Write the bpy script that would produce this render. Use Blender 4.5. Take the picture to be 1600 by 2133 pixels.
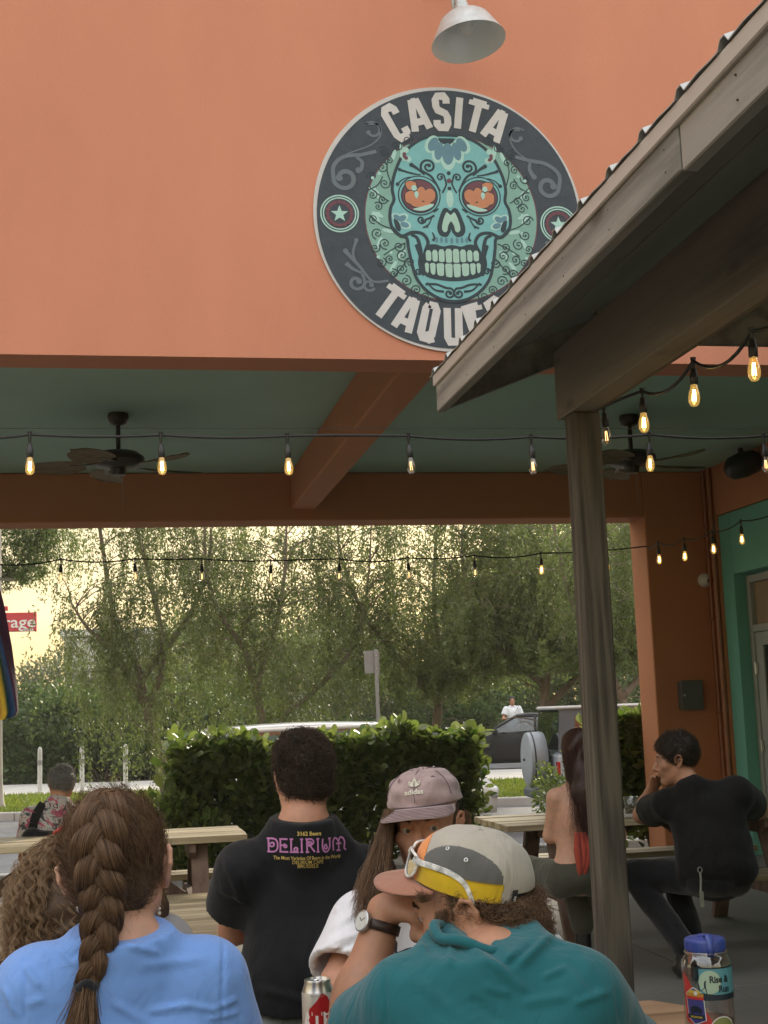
import bpy, bmesh, math, random
import numpy as np
from mathutils import Vector, Matrix, geometry
from mathutils.bvhtree import BVHTree

S = bpy.context.scene
COL = S.collection
for _o in list(bpy.data.objects):
    bpy.data.objects.remove(_o)

# ------------------------------------------------------------------ camera
F_PX, W_PX, H_PX, CAM_H = 2800.0, 1600.0, 2133.0, 1.45
PITCH, ROLL, YAW = math.radians(8.4), 0.036, math.radians(11)
_f = Vector((math.sin(YAW) * math.cos(PITCH), math.cos(YAW) * math.cos(PITCH), math.sin(PITCH)))
_r = Vector((math.cos(YAW), -math.sin(YAW), 0))
_u = _r.cross(_f)
CR = _r * math.cos(ROLL) - _u * math.sin(ROLL)
CU = _u * math.cos(ROLL) + _r * math.sin(ROLL)
CC = Vector((0, 0, CAM_H))
cam = bpy.data.cameras.new('camera')
cam.sensor_fit = 'VERTICAL'
cam.sensor_height = 24.0
cam.lens = 24.0 * F_PX / H_PX
cam.clip_start, cam.clip_end = 0.05, 3000
cam_o = bpy.data.objects.new('camera', cam)
COL.objects.link(cam_o)
cam_o.matrix_world = Matrix(((CR.x, CU.x, -_f.x, CC.x), (CR.y, CU.y, -_f.y, CC.y), (CR.z, CU.z, -_f.z, CC.z), (0, 0, 0, 1)))
S.camera = cam_o

# ------------------------------------------------------------------ world, sun, exposure
SUN_EL, SUN_AZ = math.radians(22), math.radians(32)      # azimuth clockwise from +Y (the street side)
world = bpy.data.worlds.new('World')
S.world = world
world.use_nodes = True
_n, _l = world.node_tree.nodes, world.node_tree.links
_n.clear()
_out = _n.new('ShaderNodeOutputWorld')
_bg = _n.new('ShaderNodeBackground')
_sky = _n.new('ShaderNodeTexSky')
_sky.sky_type = 'NISHITA'
_sky.sun_disc = False
_sky.sun_elevation = SUN_EL
_sky.sun_rotation = SUN_AZ
_sky.air_density, _sky.dust_density, _sky.ozone_density = 1.2, 3.0, 0.6
# thin warm evening cloud over the whole sky, the same in every direction
_tc = _n.new('ShaderNodeTexCoord')
_mp = _n.new('ShaderNodeMapping')
_mp.inputs['Scale'].default_value = (1.0, 1.0, 3.2)
_nz = _n.new('ShaderNodeTexNoise')
_nz.inputs['Scale'].default_value = 2.3
_nz.inputs['Detail'].default_value = 7
_cr = _n.new('ShaderNodeValToRGB')
_cr.color_ramp.elements[0].position, _cr.color_ramp.elements[1].position = 0.32, 0.68
_cr.color_ramp.elements[0].color = (0.60, 0.60, 0.60, 1)
_cr.color_ramp.elements[1].color = (0.95, 0.95, 0.95, 1)
_mx = _n.new('ShaderNodeMix')
_mx.data_type = 'RGBA'
_sep = _n.new('ShaderNodeSeparateXYZ')
_er = _n.new('ShaderNodeValToRGB')                        # cloud colour by elevation: warm low, grey-white high, brightened overhead to light the wall
_er.color_ramp.elements[0].position, _er.color_ramp.elements[1].position = 0.0, 0.55
_er.color_ramp.elements[0].color = (4.3, 3.15, 1.35, 1)
_er.color_ramp.elements[1].color = (8.9, 8.9, 9.0, 1)
_e2 = _er.color_ramp.elements.new(0.16)
_e2.color = (5.0, 3.95, 2.0, 1)
_l.new(_tc.outputs['Generated'], _mp.inputs['Vector'])
_l.new(_mp.outputs['Vector'], _nz.inputs['Vector'])
_l.new(_nz.outputs['Fac'], _cr.inputs['Fac'])
_l.new(_tc.outputs['Generated'], _sep.inputs[0])
_l.new(_sep.outputs['Z'], _er.inputs['Fac'])
_l.new(_cr.outputs['Color'], _mx.inputs['Factor'])
_l.new(_sky.outputs['Color'], _mx.inputs['A'])
_l.new(_er.outputs['Color'], _mx.inputs['B'])
_l.new(_mx.outputs['Result'], _bg.inputs['Color'])
_bg.inputs['Strength'].default_value = 0.10
_l.new(_bg.outputs[0], _out.inputs['Surface'])

sun = bpy.data.lights.new('sun', 'SUN')
sun.energy, sun.angle, sun.color = 2.3, math.radians(10), (1.0, 0.88, 0.68)
sun_o = bpy.data.objects.new('sun', sun)
COL.objects.link(sun_o)
sun_o.rotation_euler = Vector((-math.sin(SUN_AZ) * math.cos(SUN_EL), -math.cos(SUN_AZ) * math.cos(SUN_EL), -math.sin(SUN_EL))).to_track_quat('-Z', 'Y').to_euler()
sun_o.location = (8, 20, 30)

S.view_settings.view_transform = 'Standard'
S.view_settings.look = 'None'
S.view_settings.exposure = 1.36
S.view_settings.gamma = 1.0
S.view_settings.use_curve_mapping = False
S.render.engine = 'CYCLES'
S.cycles.max_bounces = 8
S.cycles.diffuse_bounces = 4
S.cycles.glossy_bounces = 3
S.cycles.transmission_bounces = 5
S.cycles.transparent_max_bounces = 12
S.cycles.caustics_reflective = S.cycles.caustics_refractive = False
S.cycles.use_denoising = True
S.cycles.sample_clamp_indirect = 4.0


def at(x, y, Y=None, Z=None, X=None, D=None):
    """A point of the photograph (its 1600 x 2133 pixels) carried out to a known plane of the place."""
    d = CR * ((x - W_PX / 2) / F_PX) + CU * ((H_PX / 2 - y) / F_PX) + _f
    if Y is not None:
        t = Y / d.y
    elif Z is not None:
        t = (Z - CAM_H) / d.z
    elif X is not None:
        t = X / d.x
    else:
        t = D
    return CC + d * t


# ------------------------------------------------------------------ helpers: objects
def tag(o, label=None, cat=None, group=None, kind=None):
    if label: o['label'] = label
    if cat: o['category'] = cat
    if group: o['group'] = group
    if kind: o['kind'] = kind
    return o


def thing(name, label, cat, loc=(0, 0, 0), rz=0.0, group=None):
    o = bpy.data.objects.new(name, None)
    o.empty_display_size = 0.1
    COL.objects.link(o)
    o.location = loc
    o.rotation_euler = (0, 0, rz)
    return tag(o, label, cat, group)


def wbase(o):
    v = Vector((0, 0, 0))
    while o is not None:
        v += o.location
        o = o.parent
    return v


def link(name, me, parent=None):
    o = bpy.data.objects.new(name, me)
    COL.objects.link(o)
    if parent is not None:
        o.parent = parent
    return o


def copy_tree(o, parent=None):
    c = o.copy()
    COL.objects.link(c)
    c.parent = parent
    for ch in list(o.children):
        copy_tree(ch, c)
    return c


class MB:
    """Collects shapes; build() links them as ONE mesh object."""
    def __init__(s):
        s.v, s.f, s.m = [], [], []

    def add(s, vs, fs, mi=0):
        b = len(s.v)
        s.v.extend([tuple(p) for p in vs])
        s.f.extend([tuple(i + b for i in f) for f in fs])
        s.m.extend([mi] * len(fs))
        return s

    def box(s, lo, hi, M=None, mi=0, bev=0.0):
        x0, y0, z0 = lo
        x1, y1, z1 = hi
        if bev > 0:
            b = bev
            vs, idx = [], {}
            for i, x in enumerate((x0, x1)):
                for j, y in enumerate((y0, y1)):
                    for k, z in enumerate((z0, z1)):
                        sx, sy, sz = (1 if i == 0 else -1), (1 if j == 0 else -1), (1 if k == 0 else -1)
                        idx[(i, j, k, 0)] = len(vs); vs.append((x, y + sy * b, z + sz * b))
                        idx[(i, j, k, 1)] = len(vs); vs.append((x + sx * b, y, z + sz * b))
                        idx[(i, j, k, 2)] = len(vs); vs.append((x + sx * b, y + sy * b, z))
            fs = []
            for ax in range(3):
                o1, o2 = [(1, 2), (2, 0), (0, 1)][ax]
                for e in (0, 1):
                    q = []
                    for (a, c) in ((0, 0), (1, 0), (1, 1), (0, 1)):
                        t = [0, 0, 0]; t[ax] = e; t[o1] = a; t[o2] = c
                        q.append(idx[(*t, ax)])
                    fs.append(q if e else q[::-1])
            for ax in range(3):      # edge bevels along axis ax
                o1, o2 = [(1, 2), (2, 0), (0, 1)][ax]
                for a in (0, 1):
                    for c in (0, 1):
                        t0 = [0, 0, 0]; t0[o1] = a; t0[o2] = c
                        t1 = list(t0); t1[ax] = 1
                        q = [idx[(*t0, o1)], idx[(*t1, o1)], idx[(*t1, o2)], idx[(*t0, o2)]]
                        fs.append(q if (a ^ c) else q[::-1])
            for i in (0, 1):
                for j in (0, 1):
                    for k in (0, 1):
                        q = [idx[(i, j, k, 0)], idx[(i, j, k, 1)], idx[(i, j, k, 2)]]
                        fs.append(q if (i + j + k) % 2 else q[::-1])
        else:
            vs = [(x, y, z) for x in (x0, x1) for y in (y0, y1) for z in (z0, z1)]
            fs = [(0, 1, 3, 2), (4, 6, 7, 5), (0, 4, 5, 1), (2, 3, 7, 6), (0, 2, 6, 4), (1, 5, 7, 3)]
        if M is not None:
            vs = [M @ Vector(p) for p in vs]
        return s.add(vs, fs, mi)

    def beam(s, a, b, w, h, up=(0, 0, 1), mi=0, bev=0.004):
        """Box from a to b, w wide (sideways) and h high (along up)."""
        a, b = Vector(a), Vector(b)
        d = b - a
        L = d.length
        y = d / L
        x = y.cross(Vector(up)).normalized()
        z = x.cross(y)
        M = Matrix(((x.x, y.x, z.x, a.x), (x.y, y.y, z.y, a.y), (x.z, y.z, z.z, a.z), (0, 0, 0, 1)))
        return s.box((-w / 2, 0, -h / 2), (w / 2, L, h / 2), M, mi, bev)

    def tube(s, pts, r, n=8, mi=0, caps=True):
        pts = [Vector(p) for p in pts]
        rs = r if hasattr(r, '__len__') else [r] * len(pts)
        rings = []
        ref = None
        for i, p in enumerate(pts):
            t = (pts[min(i + 1, len(pts) - 1)] - pts[max(i - 1, 0)])
            t = t.normalized() if t.length > 1e-9 else Vector((0, 0, 1))
            if ref is None:
                ref = Vector((0, 0, 1)) if abs(t.z) < 0.9 else Vector((1, 0, 0))
            x = (ref - t * ref.dot(t)).normalized()
            y = t.cross(x)
            ref = x
            rings.append([p + (x * math.cos(2 * math.pi * k / n) + y * math.sin(2 * math.pi * k / n)) * rs[i] for k in range(n)])
        vs = [q for rg in rings for q in rg]
        fs = []
        for i in range(len(pts) - 1):
            for k in range(n):
                k2 = (k + 1) % n
                fs.append((i * n + k, i * n + k2, (i + 1) * n + k2, (i + 1) * n + k))
        if caps:
            fs.append(tuple(range(n))[::-1])
            fs.append(tuple((len(pts) - 1) * n + k for k in range(n)))
        return s.add(vs, fs, mi)

    def lathe(s, prof, c=(0, 0, 0), n=24, M=None, mi=0, close=False):
        """prof: (r, z) pairs, turned about the z axis through c."""
        vs, fs = [], []
        for (r, z) in prof:
            for k in range(n):
                a = 2 * math.pi * k / n
                vs.append(Vector((c[0] + r * math.cos(a), c[1] + r * math.sin(a), c[2] + z)))
        m = len(prof)
        for i in range(m - 1 if not close else m):
            j = (i + 1) % m
            for k in range(n):
                k2 = (k + 1) % n
                fs.append((i * n + k, i * n + k2, j * n + k2, j * n + k))
        if M is not None:
            vs = [M @ p for p in vs]
        return s.add(vs, fs, mi)

    def prism(s, poly, a, b, axis='y', mi=0):
        """poly of 2-D points extruded from a to b along an axis (the polygon lies in the two other axes)."""
        n = len(poly)
        def P(p, t):
            return {'x': (t, p[0], p[1]), 'y': (p[0], t, p[1]), 'z': (p[0], p[1], t)}[axis]
        vs = [P(p, a) for p in poly] + [P(p, b) for p in poly]
        fs = [tuple(range(n))[::-1], tuple(range(n, 2 * n))]
        for i in range(n):
            j = (i + 1) % n
            fs.append((i, j, n + j, n + i))
        return s.add(vs, fs, mi)

    def build(s, name, mat, parent=None, smooth=False, angle=None):
        base = wbase(parent)
        me = bpy.data.meshes.new(name)
        me.from_pydata([(p[0] - base.x, p[1] - base.y, p[2] - base.z) for p in s.v], [], s.f)
        mats = mat if isinstance(mat, (list, tuple)) else [mat]
        for m in mats:
            me.materials.append(m)
        if len(mats) > 1:
            me.polygons.foreach_set('material_index', s.m)
        bm = bmesh.new()
        bm.from_mesh(me)
        bmesh.ops.recalc_face_normals(bm, faces=bm.faces)
        bm.to_mesh(me)
        bm.free()
        if smooth:
            me.polygons.foreach_set('use_smooth', [True] * len(me.polygons))
            if angle is not None:
                me.set_sharp_from_angle(angle=math.radians(angle))
        me.update()
        return link(name, me, parent)


def np_mesh(name, verts, faces, mat, parent=None, smooth=False, sub=True):
    """verts (N,3) numpy, faces (M,k) numpy of equal-sided faces."""
    v = np.asarray(verts, np.float32)
    if sub and parent is not None:
        b = wbase(parent)
        v = v - np.array((b.x, b.y, b.z), np.float32)
    f = np.asarray(faces, np.int32)
    me = bpy.data.meshes.new(name)
    me.vertices.add(len(v))
    me.vertices.foreach_set('co', v.ravel())
    k = f.shape[1]
    me.loops.add(f.size)
    me.loops.foreach_set('vertex_index', f.ravel())
    me.polygons.add(len(f))
    me.polygons.foreach_set('loop_start', np.arange(len(f), dtype=np.int32) * k)
    me.polygons.foreach_set('loop_total', np.full(len(f), k, np.int32))
    if smooth:
        me.polygons.foreach_set('use_smooth', np.ones(len(f), bool))
    me.update(calc_edges=True)
    me.validate()
    for m in (mat if isinstance(mat, (list, tuple)) else [mat]):
        me.materials.append(m)
    return link(name, me, parent)


# ------------------------------------------------------------------ helpers: materials
def _nodes(name):
    m = bpy.data.materials.new(name)
    m.use_nodes = True
    nt = m.node_tree
    return m, nt.nodes, nt.links, nt.nodes['Principled BSDF']


def mat(name, c, rough=0.6, var=0.12, scale=6.0, bump=0.0, bscale=120.0, metal=0.0, spec=0.5, stretch=(1, 1, 1), c2=None,
        dirt=0.0, bdist=0.002, sheen=0.0, trans=0.0, alpha=1.0, coat=0.0):
    """Principled material with noisy colour between c and c2, optional worn patches and fine relief."""
    m, n, l, p = _nodes(name)
    tc = n.new('ShaderNodeTexCoord')
    mp = n.new('ShaderNodeMapping')
    mp.inputs['Scale'].default_value = stretch
    l.new(tc.outputs['Object'], mp.inputs['Vector'])
    nz = n.new('ShaderNodeTexNoise')
    nz.inputs['Scale'].default_value = scale
    nz.inputs['Detail'].default_value = 6
    nz.inputs['Roughness'].default_value = 0.6
    l.new(mp.outputs[0], nz.inputs['Vector'])
    rp = n.new('ShaderNodeValToRGB')
    a = tuple(max(0, x * (1 - var)) for x in c)
    b = tuple(min(1, x * (1 + var)) for x in (c2 or c))
    rp.color_ramp.elements[0].position, rp.color_ramp.elements[1].position = 0.3, 0.7
    rp.color_ramp.elements[0].color = (*a, 1)
    rp.color_ramp.elements[1].color = (*b, 1)
    l.new(nz.outputs['Fac'], rp.inputs['Fac'])
    colour = rp.outputs['Color']
    if dirt > 0:
        n2 = n.new('ShaderNodeTexNoise')
        n2.inputs['Scale'].default_value = scale * 0.23
        n2.inputs['Detail'].default_value = 9
        l.new(tc.outputs['Object'], n2.inputs['Vector'])
        r2 = n.new('ShaderNodeMapRange')
        r2.inputs['From Min'].default_value, r2.inputs['From Max'].default_value = 0.42, 0.7
        r2.inputs['To Min'].default_value, r2.inputs['To Max'].default_value = 0.0, dirt
        l.new(n2.outputs['Fac'], r2.inputs['Value'])
        mx = n.new('ShaderNodeMix')
        mx.data_type = 'RGBA'
        l.new(r2.outputs[0], mx.inputs['Factor'])
        l.new(colour, mx.inputs['A'])
        mx.inputs['B'].default_value = tuple(x * 0.45 + 0.02 for x in c) + (1,)
        colour = mx.outputs['Result']
    l.new(colour, p.inputs['Base Color'])
    p.inputs['Roughness'].default_value = rough
    p.inputs['Metallic'].default_value = metal
    p.inputs['Specular IOR Level'].default_value = spec
    p.inputs['Sheen Weight'].default_value = sheen
    p.inputs['Transmission Weight'].default_value = trans
    p.inputs['Coat Weight'].default_value = coat
    p.inputs['Alpha'].default_value = alpha
    if bump > 0:
        bz = n.new('ShaderNodeTexNoise')
        bz.inputs['Scale'].default_value = bscale
        bz.inputs['Detail'].default_value = 4
        l.new(mp.outputs[0], bz.inputs['Vector'])
        bp = n.new('ShaderNodeBump')
        bp.inputs['Strength'].default_value = bump
        bp.inputs['Distance'].default_value = bdist
        l.new(bz.outputs['Fac'], bp.inputs['Height'])
        l.new(bp.outputs[0], p.inputs['Normal'])
    return m


def wood(name, c, c2, axis='x', rough=0.7, scale=9.0, bump=0.35, grain=1.0, knots=True):
    """Sawn timber: long grain, darker late-wood lines, a few knots, per-object shift."""
    m, n, l, p = _nodes(name)
    tc = n.new('ShaderNodeTexCoord')
    oi = n.new('ShaderNodeObjectInfo')
    ad = n.new('ShaderNodeVectorMath')
    ad.operation = 'ADD'
    sc = n.new('ShaderNodeVectorMath')
    sc.operation = 'SCALE'
    sc.inputs[0].default_value = (13.1, 7.7, 5.3)
    l.new(oi.outputs['Random'], sc.inputs['Scale'])
    l.new(tc.outputs['Object'], ad.inputs[0])
    l.new(sc.outputs[0], ad.inputs[1])
    st = {'x': (0.06, 1, 1), 'y': (1, 0.06, 1), 'z': (1, 1, 0.06)}[axis]
    mp = n.new('ShaderNodeMapping')
    mp.inputs['Scale'].default_value = st
    l.new(ad.outputs[0], mp.inputs['Vector'])
    warp = n.new('ShaderNodeTexNoise')
    warp.inputs['Scale'].default_value = scale * 0.6
    warp.inputs['Detail'].default_value = 2
    l.new(mp.outputs[0], warp.inputs['Vector'])
    g = n.new('ShaderNodeTexNoise')
    g.inputs['Scale'].default_value = scale * 7
    g.inputs['Detail'].default_value = 5
    g.inputs['Roughness'].default_value = 0.65
    g.inputs['Distortion'].default_value = 0.4
    l.new(mp.outputs[0], g.inputs['Vector'])
    w = n.new('ShaderNodeMath')
    w.operation = 'MULTIPLY'
    w.inputs[1].default_value = 26.0 * grain
    l.new(warp.outputs['Fac'], w.inputs[0])
    sn = n.new('ShaderNodeMath')
    sn.operation = 'SINE'
    l.new(w.outputs[0], sn.inputs[0])
    mr = n.new('ShaderNodeMapRange')
    mr.inputs['From Min'].default_value, mr.inputs['From Max'].default_value = -1, 1
    l.new(sn.outputs[0], mr.inputs['Value'])
    mixf = n.new('ShaderNodeMath')
    mixf.operation = 'MULTIPLY_ADD'
    mixf.inputs[1].default_value = 0.45
    l.new(mr.outputs[0], mixf.inputs[0])
    hh = n.new('ShaderNodeMath')
    hh.operation = 'MULTIPLY'
    hh.inputs[1].default_value = 0.75
    l.new(g.outputs['Fac'], hh.inputs[0])
    l.new(hh.outputs[0], mixf.inputs[2])
    rp = n.new('ShaderNodeValToRGB')
    rp.color_ramp.elements[0].position, rp.color_ramp.elements[1].position = 0.25, 0.8
    rp.color_ramp.elements[0].color = (*c, 1)
    rp.color_ramp.elements[1].color = (*c2, 1)
    l.new(mixf.outputs[0], rp.inputs['Fac'])
    kc = rp.outputs['Color']
    if knots:                                                  # a few dark knots
        m2 = n.new('ShaderNodeMapping')
        m2.inputs['Scale'].default_value = {'x': (.4, 1, 1), 'y': (1, .4, 1), 'z': (1, 1, .4)}[axis]
        vo = n.new('ShaderNodeTexVoronoi')
        vo.inputs['Scale'].default_value = 4.6
        l.new(ad.outputs[0], m2.inputs['Vector'])
        l.new(m2.outputs[0], vo.inputs['Vector'])
        kr = n.new('ShaderNodeMapRange')
        kr.inputs['From Min'].default_value, kr.inputs['From Max'].default_value = .05, .14
        kr.inputs['To Min'].default_value, kr.inputs['To Max'].default_value = .75, 0.0
        l.new(vo.outputs['Distance'], kr.inputs['Value'])
        km = n.new('ShaderNodeMix')
        km.data_type = 'RGBA'
        l.new(kr.outputs[0], km.inputs['Factor'])
        l.new(kc, km.inputs['A'])
        km.inputs['B'].default_value = (c[0] * .45, c[1] * .4, c[2] * .35, 1)
        kc = km.outputs['Result']
    hv = n.new('ShaderNodeHueSaturation')
    vr = n.new('ShaderNodeMapRange')
    vr.inputs['To Min'].default_value, vr.inputs['To Max'].default_value = 0.82, 1.15
    l.new(oi.outputs['Random'], vr.inputs['Value'])
    l.new(vr.outputs[0], hv.inputs['Value'])
    l.new(kc, hv.inputs['Color'])
    l.new(hv.outputs['Color'], p.inputs['Base Color'])
    p.inputs['Roughness'].default_value = rough
    bp = n.new('ShaderNodeBump')
    bp.inputs['Strength'].default_value = bump
    bp.inputs['Distance'].default_value = 0.004
    l.new(mixf.outputs[0], bp.inputs['Height'])
    l.new(bp.outputs[0], p.inputs['Normal'])
    return m


def leaf_mat(name, c, c2, trans=0.45, rough=0.45, spec=0.4):
    m, n, l, p = _nodes(name)
    geo = n.new('ShaderNodeNewGeometry')
    oi = n.new('ShaderNodeObjectInfo')
    ad = n.new('ShaderNodeMath')
    ad.operation = 'ADD'
    l.new(geo.outputs['Random Per Island'], ad.inputs[0])
    l.new(oi.outputs['Random'], ad.inputs[1])
    fr = n.new('ShaderNodeMath')
    fr.operation = 'FRACT'
    l.new(ad.outputs[0], fr.inputs[0])
    rp = n.new('ShaderNodeValToRGB')
    rp.color_ramp.elements[0].color = (*c, 1)
    rp.color_ramp.elements[1].color = (*c2, 1)
    l.new(fr.outputs[0], rp.inputs['Fac'])
    l.new(rp.outputs['Color'], p.inputs['Base Color'])
    p.inputs['Roughness'].default_value = rough
    p.inputs['Specular IOR Level'].default_value = spec
    tr = n.new('ShaderNodeBsdfTranslucent')
    hs = n.new('ShaderNodeHueSaturation')
    hs.inputs['Value'].default_value = 1.5
    hs.inputs['Saturation'].default_value = 1.15
    l.new(rp.outputs['Color'], hs.inputs['Color'])
    l.new(hs.outputs['Color'], tr.inputs['Color'])
    ms = n.new('ShaderNodeMixShader')
    ms.inputs[0].default_value = trans
    out = n['Material Output']
    l.new(p.outputs[0], ms.inputs[1])
    l.new(tr.outputs[0], ms.inputs[2])
    l.new(ms.outputs[0], out.inputs['Surface'])
    return m


def emit(name, c, s):
    m = bpy.data.materials.new(name)
    m.use_nodes = True
    n, l = m.node_tree.nodes, m.node_tree.links
    n.remove(n['Principled BSDF'])
    e = n.new('ShaderNodeEmission')
    e.inputs['Color'].default_value = (*c, 1)
    e.inputs['Strength'].default_value = s
    l.new(e.outputs[0], n['Material Output'].inputs['Surface'])
    return m


def glass(name, tint=(1, 1, 1), rough=0.02, mixf=0.12, glow=None):
    """Thin clear glass: mostly see-through, a mirror film on top (a lit bulb's glass glows a little)."""
    m = bpy.data.materials.new(name)
    m.use_nodes = True
    n, l = m.node_tree.nodes, m.node_tree.links
    n.remove(n['Principled BSDF'])
    t = n.new('ShaderNodeBsdfTransparent')
    t.inputs['Color'].default_value = (*tint, 1)
    g = n.new('ShaderNodeBsdfGlossy')
    g.inputs['Roughness'].default_value = rough
    lw = n.new('ShaderNodeLayerWeight')
    lw.inputs['Blend'].default_value = 0.25
    mr = n.new('ShaderNodeMapRange')
    mr.inputs['To Min'].default_value, mr.inputs['To Max'].default_value = mixf, 0.75
    l.new(lw.outputs['Facing'], mr.inputs['Value'])
    ms = n.new('ShaderNodeMixShader')
    l.new(mr.outputs[0], ms.inputs[0])
    l.new(t.outputs[0], ms.inputs[1])
    l.new(g.outputs[0], ms.inputs[2])
    res = ms
    if glow:
        e = n.new('ShaderNodeEmission')
        e.inputs['Color'].default_value = (*glow[0], 1)
        e.inputs['Strength'].default_value = glow[1]
        ad = n.new('ShaderNodeAddShader')
        l.new(ms.outputs[0], ad.inputs[0])
        l.new(e.outputs[0], ad.inputs[1])
        res = ad
    l.new(res.outputs[0], n['Material Output'].inputs['Surface'])
    return m
# ================================================================== the setting
rnd = random.Random(7)
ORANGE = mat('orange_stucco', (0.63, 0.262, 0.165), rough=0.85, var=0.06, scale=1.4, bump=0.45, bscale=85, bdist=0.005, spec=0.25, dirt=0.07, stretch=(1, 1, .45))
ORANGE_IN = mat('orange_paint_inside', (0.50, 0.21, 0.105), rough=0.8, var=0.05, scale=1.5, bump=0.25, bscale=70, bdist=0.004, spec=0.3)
TEAL_CEIL = mat('teal_ceiling_paint', (0.36, 0.52, 0.45), rough=0.75, var=0.07, scale=0.9, bump=0.15, bscale=30, spec=0.3)
TEAL = mat('teal_wall_paint', (0.15, 0.42, 0.36), rough=0.7, var=0.06, scale=1.2, bump=0.3, bscale=80, spec=0.3)
CONCRETE = mat('patio_concrete', (0.145, 0.14, 0.125), rough=0.75, var=0.16, scale=1.6, bump=0.25, bscale=60, dirt=0.35)
ASPHALT = mat('asphalt', (0.15, 0.15, 0.15), rough=0.9, var=0.2, scale=3, bump=0.6, bscale=150, bdist=0.006, dirt=0.2)
WALKMAT = mat('pale_sidewalk', (0.42, 0.40, 0.36), rough=0.85, var=0.1, scale=1.1, bump=0.2, bscale=50, dirt=0.2)
KERBMAT = mat('kerb_concrete', (0.36, 0.35, 0.33), rough=0.85, var=0.15, scale=3, bump=0.2, bscale=40, dirt=0.35)
SOIL = mat('dark_mulch', (0.055, 0.042, 0.03), rough=0.95, var=0.5, scale=25, bump=0.9, bscale=40, bdist=0.02)
TURF = mat('turf_base', (0.075, 0.115, 0.025), rough=0.95, var=0.35, scale=4, bump=0.6, bscale=60, bdist=0.02)
EARTH = mat('far_ground', (0.12, 0.12, 0.07), rough=0.95, var=0.3, scale=0.4)

SZ = -0.20                                     # street level below the patio
SU = Vector((0.961, -0.277, 0))                # along the street (to the right)
SN = Vector((0.277, 0.961, 0))                 # across it (away)
SO = Vector((-1.93, 24.5, 0))                  # a point on the kerb


def st(u, n, z=0.0):
    """Street frame: u metres along the kerb, n metres beyond it, z above street level."""
    return SO + SU * u + SN * n + Vector((0, 0, SZ + z))


def sheet(name, pts, m, z=None):
    b = MB()
    b.add([Vector(p) if z is None else Vector((p[0], p[1], z)) for p in pts], [tuple(range(len(pts)))])
    return tag(b.build(name, m), kind='structure')


sheet('ground', [(-900, -300, -0.32), (900, -300, -0.32), (900, 1500, -0.32), (-900, 1500, -0.32)], EARTH)
b = MB()
for j in range(5):                              # patio slab, saw-cut into bays with open joints
    for i in range(5):
        b.box((-9 + 3.0 * i + 0.004, -2.5 + 3.06 * j + 0.004, -0.25), (-6 + 3.0 * i - 0.004, 0.56 + 3.06 * j - 0.004, 0.0), bev=0.004)
tag(b.build('patio_floor', CONCRETE), kind='structure')
sheet('planting_bed', [(-20, 12.85), (20, 12.85), (20, 14.6), (-20, 14.6)], SOIL, -0.10)
sheet('parking_lot', [(-60, 14.6), (60, 14.6), tuple(st(60, -0.02)[:2]), tuple(st(-60, -0.02)[:2])], ASPHALT, SZ)
b = MB()
for k in range(-24, 24):                        # kerb stones along the lawn
    a, c = st(k * 1.5 + 0.006, 0.08, 0.06), st(k * 1.5 + 1.494, 0.08, 0.06)
    b.beam(a, c, 0.16, 0.16, bev=0.015)
tag(b.build('kerb', KERBMAT), kind='structure')
b = MB()
for k in range(-24, 24):                        # a second kerb, patio side of the lot
    b.box((k * 1.5 + 0.006, 14.52, -0.3), (k * 1.5 + 1.494, 14.66, -0.06), bev=0.015)
tag(b.build('kerb', KERBMAT), kind='structure')
LAWN0, LAWN1, WALK1 = 0.16, 5.9, 10.6
sheet('lawn_base', [st(-40, LAWN0, 0.11), st(40, LAWN0, 0.11), st(40, LAWN1, 0.11), st(-40, LAWN1, 0.11)], TURF)
b = MB()
for k in range(-20, 20):                        # sidewalk slabs
    q = [st(k * 1.8 + 0.01, LAWN1), st(k * 1.8 + 1.79, LAWN1), st(k * 1.8 + 1.79, WALK1), st(k * 1.8 + 0.01, WALK1)]
    z0, z1 = SZ - 0.05, SZ + 0.125 + rnd.uniform(-.004, .004)
    b.add([(p.x, p.y, z0) for p in q] + [(p.x, p.y, z1) for p in q], [(4, 5, 6, 7), (0, 1, 5, 4), (1, 2, 6, 5), (2, 3, 7, 6), (3, 0, 4, 7)])
tag(b.build('sidewalk', WALKMAT), kind='structure')
sheet('mulch_strip', [st(-40, WALK1, 0.10), st(7.5, WALK1, 0.10), st(7.5, 22, 0.10), st(-40, 22, 0.10)], SOIL)
sheet('road', [st(7.6, WALK1, 0.02), st(60, WALK1, 0.02), st(60, 22, 0.02), st(7.6, 22, 0.02)], ASPHALT)

# ------------------------------------------------------------------ the restaurant building
YF, YB, ZB, ZC = 6.65, 12.45, 3.25, 3.71
XS = at(1497, 1500, Y=YB).x                     # plane of the side wall
XO = at(1357, 1300, Y=YB).x                     # right edge of the back opening
bld = thing('restaurant_building', 'orange stucco restaurant front with open porch and teal porch ceiling', 'building', (0, YF, 0))
MB().box((-16, YF, ZB), (11, YF + 0.26, 9.5)).build('front_wall', ORANGE, bld)
MB().box((-16, YF + 0.262, ZC), (XS + 1.5, YB + 0.5, ZC + 0.2)).build('ceiling', TEAL_CEIL, bld)
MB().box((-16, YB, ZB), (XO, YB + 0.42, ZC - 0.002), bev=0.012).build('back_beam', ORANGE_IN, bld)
MB().box((-16, YF + 0.262, ZC + 0.2), (11, 16, 9.5)).build('upper_storey', ORANGE, bld) if False else None
b = MB()
xl, xr = at(606, 1060, Y=YB).x, at(657, 1060, Y=YB).x
b.box((xl, YF + 0.262, ZB + 0.10), (xr, YB - 0.002, ZC - 0.002), bev=0.012)
b.build('cross_beam', ORANGE_IN, bld)
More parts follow.
